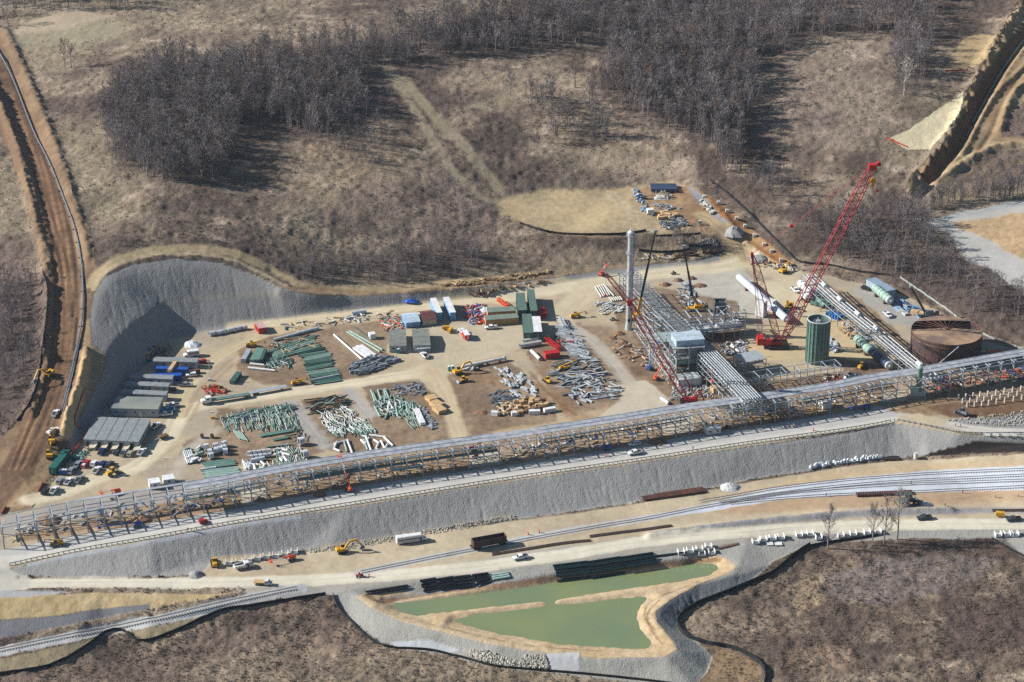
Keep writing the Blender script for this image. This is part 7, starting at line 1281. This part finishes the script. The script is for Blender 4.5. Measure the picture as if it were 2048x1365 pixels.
silt('silt fence at the outer edge of the earth bank right of the top works', [(1420,362),(1450,385),(1490,420),(1530,460),(1570,500),(1600,525),(1660,532),(1720,545),(1780,552)], 1.0); silt('pale silt fence along the bank above the rusty tank', [(1800,556),(1850,590),(1900,625),(1940,655),(2000,685),(2048,700)], .9, mat('pale_fabric', (164,170,166), .9)); silt('dark silt fence along the left edge of the brown corridor', [(85,545),(95,580),(92,640),(84,700),(76,760),(58,810),(30,850)], 1.2); silt('silt fence beside the gravel path at the lower right', [(1983,1078),(2010,1094),(2048,1114)], .9)
silt('orange safety net fence at the foot of the dark cut', [(172,777),(158,815),(150,840),(152,852),(172,862)], 1.0, mat('safety_orange', (232,104,62), .7), 'safety_fence', .15, 'safety fence'); silt('orange safety net fence from the office block corner to the machines', [(176,864),(165,880),(150,905),(135,918)], 1.2, mat('safety_orange', (232,104,62), .7), 'safety_fence', .15, 'safety fence'); silt('short orange safety fence left of the black car', [(86,966),(80,980),(74,990)], 1.1, mat('safety_orange', (232,104,62), .7), 'safety_fence', .15, 'safety fence'); silt('short orange safety fence at the left picture edge', [(12,1015),(6,1026),(0,1035)], 1.1, mat('safety_orange', (232,104,62), .7), 'safety_fence', .15, 'safety fence')
silt('red safety fence at the corner of the straw covered slope', [(1774,277),(1800,289),(1822,298)], .6, RED, 'safety_fence', .15, 'safety fence'); silt('red safety fence below the tan field at the far right', [(1890,143),(1915,142),(1945,140)], .6, RED, 'safety_fence', .15, 'safety fence')
def pipeline(label, px, r, m, dz=.5, sup=True):
    t = thing('pipeline', label, 'pipeline'); P = world_path(smooth_px(px), 4); b = MB()
    for a, c in zip(P[:-1], P[1:]): b.cyl((a.x,a.y,gz(a.x,a.y)+dz+r),(c.x,c.y,gz(c.x,c.y)+dz+r), r, 6)
    b.obj('pipe', m, t)
    if sup:
        for p in P[::4]: MB().box(p.x-1.0,p.x+1.0,p.y-.2,p.y+.2,p.z-.1,p.z+dz).obj('skid', DWOOD, t)
PL1 = [(-30,70),(0,110),(30,170),(66,262),(100,330),(128,400),(150,460),(162,520),(166,580),(164,640),(154,700),(140,760),(124,825)]
pipeline('long grey pipeline laid on skids down the brown corridor', PL1, .38, mat('pipe_blue_grey', (116,126,138), .4)); pipeline('thin second pipe beside the grey pipeline near the cut', [(158,690),(147,745),(134,800),(126,830)], .28, mat('pipe_blue_grey', (136,150,166), .4), .4, False)
pipeline('teal green pipe string along the far right trench', [(2060,75),(2040,92),(2000,150),(1970,205),(1950,240),(1944,252)], .55, mat('pipe_sea', (96,150,136), .5)); pipeline('short teal pipe piece below the teal pipe string', [(1940,262),(1936,272),(1930,284)], .5, mat('pipe_sea', (96,150,136), .5)); pipeline('white pipe beside the dark green container', [(86,928),(98,930)], .5, WHITE, .1, False)
for px, l in (([(985,1110),(1060,1098),(1130,1087),(1183,1082)], 'long brown rail bundle on the gravel beside the wagon'), ([(1180,1074),(1240,1066),(1290,1060),(1345,1052)], 'thin brown rail laid end to end right of the rail bundle'), ([(1985,1022),(2020,1022),(2070,1022)], 'dark rail stack at the far right')):
    t = thing('rail_bundle', l, 'rail bundle'); [ribbon(px, o, .3, .35, .05)[0].obj('rail', RAILM, t) for o in (-.6,0,.6)]; P = world_path(px, 8); [MB().box(p.x-.15,p.x+.15,p.y-1,p.y+1,p.z,p.z+.12).obj('sleeper', DWOOD, t) for p in P]
t = thing('track_panel', 'stacked brown track panels on the work strip above the loader', 'track panel'); [MB().box(-11+k*.95,-10.5+k*.95,-1.4,1.4,.1,.9).obj('sleeper', RUST, t) for k in range(24)]; MB().box(-11,11.5,-.8,-.65,.9,1.1).box(-11,11.5,.65,.8,.9,1.1).obj('rail', RAILM, t); at(t, (1720,991), (1815,988)); t.rotation_euler[2] = ang((1720,992),(1815,988))
t = thing('track_panel', 'long brown flat stack of rails at the foot of the embankment', 'track panel'); [MB().box(-13,13,-2+k*.8,-1.5+k*.8,.1,.9).obj('rail', RUST, t) for k in range(5)]; [MB().box(x,x+.3,-2.3,2.3,-.1,.12).obj('sleeper', DWOOD, t) for x in (-10,-4,2,8)]; at(t, (1288,998), (1405,982)); t = thing('drain_frame', 'dark open drain frame at the foot of the slope', 'drain'); MB().box(-3.2,3.2,-1.2,1.2,0,.5).obj('frame', BLACK, t); MB().box(-3.4,3.4,-1.4,-1.2,0,.8).obj('lip', DWOOD, t); at(t, (1782,917))
t = thing('compressor', 'yellow compressor box beside the black pickup at the far right', 'compressor'); MB().box(-1.8,1.8,-.9,.9,.5,2.0,.15,.1).obj('body', YEL, t); wheels(t, (0,), .9, .35, .2); at(t, (2006,1034), (1994,1033))
for i, (u, v) in enumerate(((892,660),(900,665))): t = thing('compressor', ['yellow compressor trailer left of its twin near the red trailer','yellow compressor trailer nearest the red trailer'][i], 'compressor'); MB().box(-1.7,1.7,-.8,.8,.5,1.9,.15,.1).obj('body', YEL, t); wheels(t, (0,), .85, .35, .2); at(t, (u, v), rz=i*1.2)
t = thing('utility_trailer', 'brown low utility trailer right of the office block', 'trailer'); MB().box(-2.6,1.4,-1.1,1.1,.7,1.5).obj('body', DWOOD, t); MB().box(1.4,3.4,-.1,.1,.6,.75).obj('drawbar', WHITE, t); wheels(t, (-.9,0), 1.1, .38, .2); at(t, (330,876), (318,880))
for nm, (m, b) in MASS.items(): o = b.obj('material_stock', m); o['kind'] = 'stuff'; o['label'] = 'remaining '+nm.replace('_',' ')+' pieces of the dense material stacks'
# rubble band at the toe
b = MB(); rg = random.Random(8)
def rubble(poly, n, s0, s1):
    for q in ong(*zip(*inside(poly, n, rg))):
        s = rg.uniform(s0, s1); c = Vector((q[0], q[1], q[2]+s*.25)); a = rg.uniform(0, 6.3); u = Vector((math.cos(a), math.sin(a), 0))*s*.7; w_ = Vector((-u.y, u.x, 0))*rg.uniform(.5,.9); z = Vector((0,0,s*.5))
        vs = [c-u, c+w_, c+u, c-w_, c+z*rg.uniform(.7,1.2)+u*.15, c-z]; b.add(vs, [(0,4,3),(3,4,2),(2,4,1),(1,4,0),(0,3,5),(3,2,5),(2,1,5),(1,0,5)])
rubble([(620,1098),(700,1088),(800,1070),(920,1049),(1030,1030),(1035,1038),(920,1060),(800,1080),(700,1100),(620,1106)], 700, .25, .75); rubble([(940,1300),(980,1305),(1040,1325),(1050,1312),(1090,1310),(1098,1338),(1000,1334),(935,1312)], 800, .4, 1.2); rubble([(1400,480),(1430,478),(1436,492),(1400,494)], 120, .4, 1.1); rubble([(1890,842),(2048,822),(2048,852),(1990,852),(1930,846)], 260, .4, .9)
o = b.obj('rip_rap', STONE); o['kind'] = 'stuff'; o['label'] = 'pale broken stones banked at the foot of slopes and pond'
# light masts, poles
for i, (u, v, h) in enumerate(((420,762,9),(336,958,9),(1356,376,13),(1409,420,7),(1896,726,9),(426,838,3),(1490,712,6))):
    t = thing('light_mast', ['light mast on the left haul road','light mast behind the white square cabins','tall thin pole behind the top works','light mast on the gravel strip of the top works','light mast in front of the rusty tank','short light mast at the green pipe corner','light mast by the silver pickup'][i], 'light mast'); MB().cyl((0,0,0),(0,0,h),.09,6).obj('pole', LSTEEL, t); [MB().box(x-.35,x+.35,-.2,.2,h-.2,h+.35).obj('lamp', WHITE, t) for x in (-.5,.5)]; MB().box(-.8,.8,-.5,.5,0,1.1).obj('generator', YEL if i % 2 else LSTEEL, t); at(t, (u, v))
for i, (u, v) in enumerate(((1056,1070),(1078,1066),(738,1154),(1626,862),(1212,914))): t = thing('traffic_barrel', ['orange traffic barrel left of a pair beside the track','orange traffic barrel right of a pair beside the track','orange traffic barrel beside the red skid steer','orange cone on the rack road right of the two workers','orange cone by the rack shadow on the road'][i], 'traffic barrel'); MB().cyl((0,0,0),(0,0,1.2),.34,10,.26).obj('barrel', ORG, t); MB().cyl((0,0,.5),(0,0,.7),.33,10,.31).obj('band', WHITE, t); at(t, (u, v))
# ------------------------------------------------------------------ people
def person(label, top, legs=DENIM, hat=WHITE, stride=.18, rz=0):
    v = [(0,0,.95),(0,0,1.2),(0,0,1.42),(0,0,1.56),(.02,0,1.7),(0,.19,1.4),(.06,.27,1.12),(.16,.26,.88),(0,-.19,1.4),(-.05,-.27,1.12),(.05,-.28,.86),(0,.1,.9),(stride*.6,.11,.5),(stride,.11,.08),(stride+.14,.11,.04),(0,-.1,.9),(-stride*.5,-.11,.5),(-stride,-.11,.08),(-stride+.14,-.11,.04),(.2,.26,.8),(.1,-.28,.78)]
    e = [(0,1),(1,2),(2,3),(3,4),(2,5),(5,6),(6,7),(2,8),(8,9),(9,10),(0,11),(11,12),(12,13),(13,14),(0,15),(15,16),(16,17),(17,18),(7,19),(10,20)]
    r = [.14,.15,.14,.06,.1,.07,.05,.035,.07,.05,.035,.09,.065,.05,.04,.09,.065,.05,.04,.03,.03]
    me = bpy.data.meshes.new('person'); me.from_pydata(v, e, []); me.update(); me.materials.append(SKIN); o = link(bpy.data.objects.new('person', me)); tag(o, label, 'person')
    def skin(o, rad, root=0):
        m = o.modifiers.new('body', 'SKIN'); 
        for k, x in enumerate(rad): o.data.skin_vertices[0].data[k].radius = (x, x)
        o.data.skin_vertices[0].data[root].use_root = True; s = o.modifiers.new('smooth', 'SUBSURF'); s.levels = 1; s.render_levels = 1
    bm_add(me); skin(o, r)
    def cl(nm, ids, rad, m, ed):
        me2 = bpy.data.meshes.new(nm); me2.from_pydata([v[i] for i in ids], ed, []); me2.materials.append(m); bm_add(me2); q = link(bpy.data.objects.new(nm, me2), o); skin(q, rad)
    cl('vest', (0,1,2,5,6,8,9), (.16,.17,.16,.09,.065,.09,.065), top, [(0,1),(1,2),(2,3),(3,4),(2,5),(5,6)]); cl('trousers', (0,11,12,13,15,16,17), (.15,.11,.085,.07,.11,.085,.07), legs, [(0,1),(1,2),(2,3),(0,4),(4,5),(5,6)])
    MB().cyl((.02,0,1.74),(.02,0,1.8),.15,10,.13).dome((.02,0,1.8),(0,0,1),.13,.09,10).obj('hard_hat', hat, o); return o
def bm_add(me):
    import bmesh
    b = bmesh.new(); b.from_mesh(me); b.verts.layers.skin.verify(); b.to_mesh(me); b.free()
for i, (u, v, tp, lg, l) in enumerate(((1577,856,HIVIS,DENIM,'worker in yellow vest standing left of another on the rack road'),(1587,856,HIVIS,DENIM,'worker in yellow vest standing right of another on the rack road'),(1911,853,ORG,DENIM,'worker in dark clothes walking on the road by the dirt bank'),(1921,854,RED,DENIM,'worker in red top on the road by the dirt bank'),(376,1063,RED,DENIM,'worker in red top at the left guard rail'),(388,1064,HIVIS,HIVIS,'worker in bright yellow suit at the left guard rail'),(1925,987,ORG,DBLUE,'worker bending at the rails right of the track panels'),(1991,996,HIVIS,DENIM,'worker walking with long shadow below the rail yard'),(2036,994,WHITE,DENIM,'worker in white top at the right end of the rail yard'),(1890,1013,OFFW,DENIM,'worker standing by the small gravel heap, left one'),(1896,1015,HIVIS,DENIM,'worker standing by the small gravel heap, right one'),(1822,969,ORG,DENIM,'worker kneeling between the pale tracks'),(1498,687,HIVIS,DENIM,'worker in yellow vest near the silver pickup'),(1386,900,RED,DENIM,'worker in red beside the rack bridge'),(1652,993,DENIM,DENIM,'worker in dark clothes at the turnout'))):
    o = person(l, tp, lg, WHITE if i % 2 else YEL); c = G(u, v); o.location = (c.x, c.y, c.z+.02); o.rotation_euler[2] = i*1.3
# ------------------------------------------------------------------ water
WP = [G(u, v) for u, v in ((740,1225),(860,1180),(1100,1150),(1430,1105),(1470,1130),(1345,1180),(1300,1230),(1345,1310),(1100,1320),(930,1270),(760,1245))]
wx = [p.x for p in WP]; wy = [p.y for p in WP]; wat = bpy.data.materials.new('pond_water'); wat.use_nodes = True; nt = wat.node_tree; bs = nt.nodes['Principled BSDF']; bs.inputs['Roughness'].default_value = .08; bs.inputs['Specular IOR Level'].default_value = .5
n = N(nt, 'ShaderNodeTexNoise'); n.inputs['Scale'].default_value = .035; n.inputs['Detail'].default_value = 3; g = N(nt, 'ShaderNodeNewGeometry'); nt.links.new(g.outputs['Position'], n.inputs['Vector']); mx = N(nt, 'ShaderNodeMix', data_type='RGBA'); r_ = N(nt, 'ShaderNodeMapRange'); r_.inputs[1].default_value = .35; r_.inputs[2].default_value = .65; nt.links.new(n.outputs[0], r_.inputs[0]); nt.links.new(r_.outputs[0], mx.inputs[0])
mx.inputs[6].default_value = (*(lin((138,156,116))*.5), 1); mx.inputs[7].default_value = (*(lin((156,166,112))*.5), 1); nt.links.new(mx.outputs[2], bs.inputs['Base Color'])
n2_ = N(nt, 'ShaderNodeTexNoise'); n2_.inputs['Scale'].default_value = 1.2; nt.links.new(g.outputs['Position'], n2_.inputs['Vector']); bp = N(nt, 'ShaderNodeBump'); bp.inputs['Distance'].default_value = .02; nt.links.new(n2_.outputs[0], bp.inputs['Height']); nt.links.new(bp.outputs[0], bs.inputs['Normal'])
WQ = [unz(u, v, -12) for u, v in ((752,1216),(795,1198),(860,1188),(960,1174),(1100,1159),(1260,1140),(1380,1121),(1436,1118),(1450,1134),(1436,1154),(1360,1174),(1310,1188),(1286,1214),(1280,1238),(1288,1262),(1312,1290),(1296,1305),(1200,1299),(1120,1294),(1000,1272),(900,1246),(820,1236),(772,1224))]
o = MB().add([(float(x), float(y), -11.82) for x, y in WQ], [tuple(range(len(WQ)))]).obj('pond_water', wat); o['kind'] = 'structure'

# ------------------------------------------------------------------ winter air
hz_m = bpy.data.materials.new('haze_air'); hz_m.use_nodes = True; nt = hz_m.node_tree; nt.nodes.remove(nt.nodes['Principled BSDF']); pv = N(nt, 'ShaderNodeVolumePrincipled')
pv.inputs['Density'].default_value = 0.000025; pv.inputs['Color'].default_value = (.72, .84, 1, 1); pv.inputs['Anisotropy'].default_value = .2; nt.links.new(pv.outputs[0], nt.nodes['Material Output'].inputs['Volume'])
o = MB().box(-90000, 90000, -3000, 40000, float(HZ.min())-3, max(CAMH, float(HZ.max()))+3).obj('haze', hz_m); o['kind'] = 'stuff'; o['label'] = 'thin pale winter haze over the valley'
# ------------------------------------------------------------------ trees
TRK = mat('bark', (140,130,126), .9, 0, .2, 1.0); TWG = mat('twigs', (136,126,126), .9, 0, .15, .08, c2=(108,99,100)); TWG2 = mat('pale_twigs', (160,152,150), .9, 0, .15, .08, c2=(128,120,122)); TWG3 = mat('brown_twigs', (134,114,100), .9, 0, .15, .08, c2=(112,96,88)); PALE = mat('pale_bark', (206,198,184), .8); BRM = mat('bramble', (126,110,96), .95, 0, .2, .1, c2=(102,88,78)); STRW = mat('straw', (168,150,124), .95, 0, .15, .1, c2=(140,124,104))
def tree_geo(seed, H=16.0, spread=.38, limbs=13, sub=6, tw=6, low=.22, tww=.11):
    rg = random.Random(seed); TV, TF, CV, CF = [], [], [], []
    def seg(p, q, r0, r1, V_, F_, n=4):
        d = (q-p).normalized(); u = Vector((0,0,1)) if abs(d.z) < .9 else Vector((1,0,0)); a = d.cross(u).normalized(); b = a.cross(d); s = len(V_)
        for k in range(n): t = 2*math.pi*k/n; e = a*math.cos(t)+b*math.sin(t); V_.append(p+e*r0); V_.append(q+e*r1)
        for k in range(n): i, j = s+2*k, s+2*((k+1) % n); F_.append((i,j,j+1)); F_.append((i,j+1,i+1))
    def rv(): return Vector((rg.gauss(0,1), rg.gauss(0,1), rg.gauss(0,1))).normalized()
    p = Vector((0,0,-.4)); pts = [p]
    for k in range(5): pts.append(Vector((rg.gauss(0,.02*H*(k+1)/4), rg.gauss(0,.02*H*(k+1)/4), H*.9*(k+1)/5)))
    for k in range(5): seg(pts[k], pts[k+1], H*.017*(1-k*.17), H*.017*(1-(k+1)*.17), TV, TF, 5)
    for i in range(limbs):
        t = low + (1-low)*(i+rg.random())/limbs; f = t*5; k = min(int(f), 4); b0 = pts[k].lerp(pts[k+1], f-k); a = rg.uniform(0, 6.28); out = rg.uniform(.5,.95); L = H*spread*(1.15-t*.75)*rg.uniform(.7,1.15)
        d = Vector((math.cos(a)*out, math.sin(a)*out, .75+.4*t)).normalized(); m = b0+d*L*.5; e = m + (d+Vector((0,0,.35))).normalized()*L*.5; seg(b0, m, H*.0065, H*.0042, TV, TF, 3); seg(m, e, H*.0042, H*.0018, TV, TF, 3)
        for j in range(sub):
            s = .25+.75*(j+rg.random())/sub; q = b0.lerp(m, s*2) if s < .5 else m.lerp(e, s*2-1); d2 = (d*.7+rv()*.75+Vector((0,0,.35))).normalized(); L2 = L*.42*rg.uniform(.6,1.2); q2 = q+d2*L2; n = d2.cross(rv()).normalized()*H*.0042; c = len(CV); CV += [q-n, q+n, q2]; CF.append((c,c+1,c+2))
            for w_ in range(tw):
                z = q.lerp(q2, rg.uniform(.2,1)); d3 = (d2*.6+rv()*.8+Vector((0,0,.3))).normalized(); L3 = H*rg.uniform(.05,.11); n = d3.cross(rv()).normalized()*tww*.5*H/16; c = len(CV); CV += [z-n, z+n, z+d3*L3]; CF.append((c,c+1,c+2))
    return [np.array([tuple(v) for v in x]) if len(x) else np.zeros((0,3)) for x in (TV, CV)], [np.array(x, int) for x in (TF, CF)]
def tri_mesh(name, V_, F_, m): return grid_mesh(name, V_, F_, {}, m, False)
KINDS = [tree_geo(100+k, 16, (.34,.42,.38,.3)[k % 4], low=(.2,.3,.25,.4)[k % 4]) for k in range(6)]
TM = [(tri_mesh('trunk', g[0][0], g[1][0], TRK), tri_mesh('crown', g[0][1], g[1][1], (TWG,TWG2,TWG,TWG3,TWG,TWG2)[i])) for i, g in enumerate(KINDS)]; TMP = (tri_mesh('trunk', KINDS[1][0][0], KINDS[1][1][0], PALE), tri_mesh('crown', KINDS[1][0][1], KINDS[1][1][1], PALE))
LOW = [tree_geo(300+k, 16, .4, 9, 5, 6, .2, .15) for k in range(5)]; LOWV = [np.concatenate([g[0][0], g[0][1]]) for g in LOW]; LOWF = [np.concatenate([g[1][0], g[1][1]+len(g[0][0])]) for g in LOW]
def tree(p, H, label, group=None, k=None, pale=False, z=None):
    t = thing('bare_tree', label, 'tree', group); c = G(*p) if len(p) == 2 else Vector(p); t.location = c; s = H/16; t.scale = (s*rnd.uniform(.85,1.15), s*rnd.uniform(.85,1.15), s); t.rotation_euler[2] = rnd.uniform(0, 6.28)
    a, b = TMP if pale else TM[rnd.randrange(6) if k is None else k]; link(bpy.data.objects.new('trunk', a), t); link(bpy.data.objects.new('crown', b), t); return t
for (u, v, H, l) in ((1655,1098,19,'slender bare tree, leftmost at the haul road edge'),(1745,1092,18,'broad bushy bare tree, second from the left at the haul road edge'),(1768,1086,20,'tall bare tree with forked trunk, third from the left at the haul road edge'),(1794,1080,21,'tallest straight bare tree, rightmost at the haul road edge'),
    (130,137,17,'bare tree of a pair standing alone in the upper left field, left one'),(143,137,16,'bare tree of a pair standing alone in the upper left field, right one'),(1021,192,15,'single small dark tree alone in the middle of the hill meadow'),(205,244,15,'dark tree at the left edge of the left wood'),(1540,408,13,'bare tree casting a shadow left of the crane boom'),(1185,200,19,'tall thin dead tree at the edge of the middle copse'),(1150,175,19,'tall leaning bare tree above the middle copse'),(16,52,17,'bare tree at the top left corner of the corridor'),(1717,465,17,'pale trunked tree behind the red boom'),(2002,640,11,'small bare tree beside the right end bank')): tree((u, v), H, l)
tree((1808,190), 19, 'whitish bare tree shining at the tip of the upper right strip of wood', pale=True)
WOODS = [('the dense round wood at the left', 900, 14, [(205,225),(250,165),(300,135),(400,122),(470,130),(500,200),(482,260),(470,320),(440,362),(330,366),(240,335),(215,280)], .85),
 ('the wood edge along the upper meadow', 620, 13, [(470,112),(600,98),(780,84),(830,130),(760,140),(700,162),(740,235),(640,285),(560,250),(500,240)], .8), ('the scrub below the left wood', 70, 8, [(600,255),(700,240),(760,250),(800,330),(760,345),(640,300)], 1),
 ('the top band of woodland', 860, 14.5, [(780,66),(1000,20),(1100,-10),(1620,-10),(1600,80),(1540,118),(1480,140),(1400,70),(1230,76),(1040,106),(860,122)], .8), ('the deep middle right wood', 780, 15, [(1230,66),(1480,70),(1510,160),(1500,250),(1440,300),(1380,272),(1300,245),(1200,180)], .85), ('the thin copse on the hill', 56, 14, [(1050,190),(1180,205),(1225,275),(1075,300)], .8),
 ('the upper right strip of wood', 160, 15, [(1785,-10),(1870,-10),(1862,100),(1852,185),(1792,192),(1786,60)], .8), ('the top right woodland', 170, 14, [(1600,-10),(1785,-10),(1785,66),(1620,84)], .8), ('the tree belt behind the crane boom', 260, 12, [(1560,420),(1640,450),(1850,405),(1865,470),(1940,560),(2048,592),(2048,632),(1960,630),(1800,560),(1640,500)], .8),
 ('the low thicket behind the gravel cut', 190, 8, [(550,540),(640,515),(900,490),(1010,510),(900,558),(640,566)], .8), ('the trees at the top left corner', 80, 16, [(-20,-20),(340,-20),(250,22),(60,26),(-20,50)], .8), ('the hedge running down from the middle wood', 40, 15, [(1435,270),(1490,300),(1480,350),(1445,345)], .8), ('the scattered trees above the footings', 18, 12, [(1480,345),(1600,360),(1570,400),(1500,380)], .8),
 ('the dark bush patch above the cut', 12, 4.5, [(212,482),(250,476),(262,492),(226,500)], 1), ('the dark scrub left of the corridor', 120, 10, [(-20,570),(70,560),(80,700),(40,780),(-20,800)], 1), ('the hedge above the far right gravel', 60, 11, [(1850,405),(2060,378),(2060,395),(1850,420)], .8), ('the small trees in front of the top works', 16, 9, [(1330,486),(1420,476),(1420,482),(1340,492)], .8)]
allt = []; rt = random.Random(21)
for (nm, n, H, poly, a) in WOODS:
    for q in ong(*zip(*[((u+rt.gauss(0,9), v+rt.gauss(0,5)) if rt.random() < .22 else (u, v)) for u, v in inside(poly, n, rt)])): allt.append((q[1] / (H * rt.uniform(.9,1.1)), nm, q, H * rt.uniform(.5,1.2)))
allt.sort(key=lambda x: x[0]); ind, mass = allt[:270], allt[270:]
for (_, nm, q, H) in ind: tree(tuple(q), H, 'bare grey tree in '+nm, 'trees of '+nm)
def scatter(name, pts, sizes, LV, LF, m, label, seed=1):
    rs = np.random.RandomState(seed); Vs, Fs = [], []; n0 = 0; pts = np.asarray(pts); sizes = np.asarray(sizes); kk = rs.randint(0, len(LV), len(pts))
    for k in range(len(LV)):
        P = pts[kk == k]; S = sizes[kk == k]
        if not len(P): continue
        a = rs.uniform(0, 6.28, len(P)); c, s = np.cos(a)[:, None], np.sin(a)[:, None]; v = LV[k][None]; X = (v[..., 0]*c - v[..., 1]*s)*S[:, None] + P[:, 0:1]; Y = (v[..., 0]*s + v[..., 1]*c)*S[:, None] + P[:, 1:2]; Z = v[..., 2]*S[:, None] + P[:, 2:3]
        Vs.append(np.stack([X, Y, Z], -1).reshape(-1, 3)); Fs.append((LF[k][None] + (np.arange(len(P))*len(LV[k]))[:, None, None] + n0).reshape(-1, 3)); n0 += len(P)*len(LV[k])
    o = link(bpy.data.objects.new(name, tri_mesh(name, np.concatenate(Vs), np.concatenate(Fs), m))); o['kind'] = 'stuff'; o['label'] = label; return o
for k, (m_, l_) in enumerate(((TWG,'leafless grey woodland covering the hills behind the works'),(TWG2,'paler leafless trees mixed through the hill woodland'),(TWG3,'brownish leafless trees mixed through the hill woodland'))):
    part = [x for i, x in enumerate(mass) if (0,0,1,0,2,0,1,0,0,2)[i % 10] == k]; scatter('woodland', [x[2] for x in part], [x[3]/16 for x in part], LOWV, LOWF, m_, l_, 3+k)
# brush: low twiggy clumps
def clump(seed, n=16):
    rg = random.Random(seed); V_, F_ = [], []
    for k in range(n):
        a = rg.uniform(0, 6.28); r = rg.uniform(0,.45); p = Vector((math.cos(a)*r, math.sin(a)*r, -.1)); d = Vector((rg.gauss(0,.45), rg.gauss(0,.45), 1)).normalized(); e = p+d*rg.uniform(.5,1.1); w_ = d.cross(Vector((rg.gauss(0,1), rg.gauss(0,1), .2))).normalized()*.09; c = len(V_); V_ += [tuple(p-w_), tuple(p+w_), tuple(e)]; F_.append((c,c+1,c+2))
    return np.array(V_), np.array(F_, int)
CL = [clump(k) for k in range(6)]; rs = np.random.RandomState(3)
def wild(n, y0, y1, thr, seed, sz, hi=True):
    y = rs.uniform(y0, y1, n*4); x = rs.uniform(-.27, .27, n*4)*y; j = np.clip(np.searchsorted(YY, y)-1, 0, NY-1); i = np.clip(((x/y+.29)/.58*(NT-1)).astype(int), 0, NT-1)
    ok = (PAR[j, i, 0] > .55) & ((fbm(x, y, 20, 41, 4)*.6+fbm(x, y, 6, seed, 3)*.4 < thr) == hi); x, y = x[ok][:n], y[ok][:n]; return np.stack([x, y, hz(x, y)], -1), rs.uniform(sz[0], sz[1], len(x))
p1, s1 = wild(12000, 640, 900, .48, 61, (.4,.9)); p2, s2 = wild(9000, 900, 1420, .45, 62, (.4,1.1)); scatter('bramble_brush', np.concatenate([p1, p2]), np.concatenate([s1, s2]), [c[0] for c in CL], [c[1] for c in CL], BRM, 'brown bramble and scrub on the rough fields', 5)
p1, s1 = wild(12000, 640, 900, .5, 63, (.4,.9), False); p2, s2 = wild(8000, 900, 1420, .52, 64, (.5,1.1), False); scatter('dry_grass', np.concatenate([p1, p2]), np.concatenate([s1, s2]), [c[0] for c in CL], [c[1] for c in CL], STRW, 'straw coloured dry grass tufts on the rough fields', 6)
print('objects', len(bpy.data.objects))
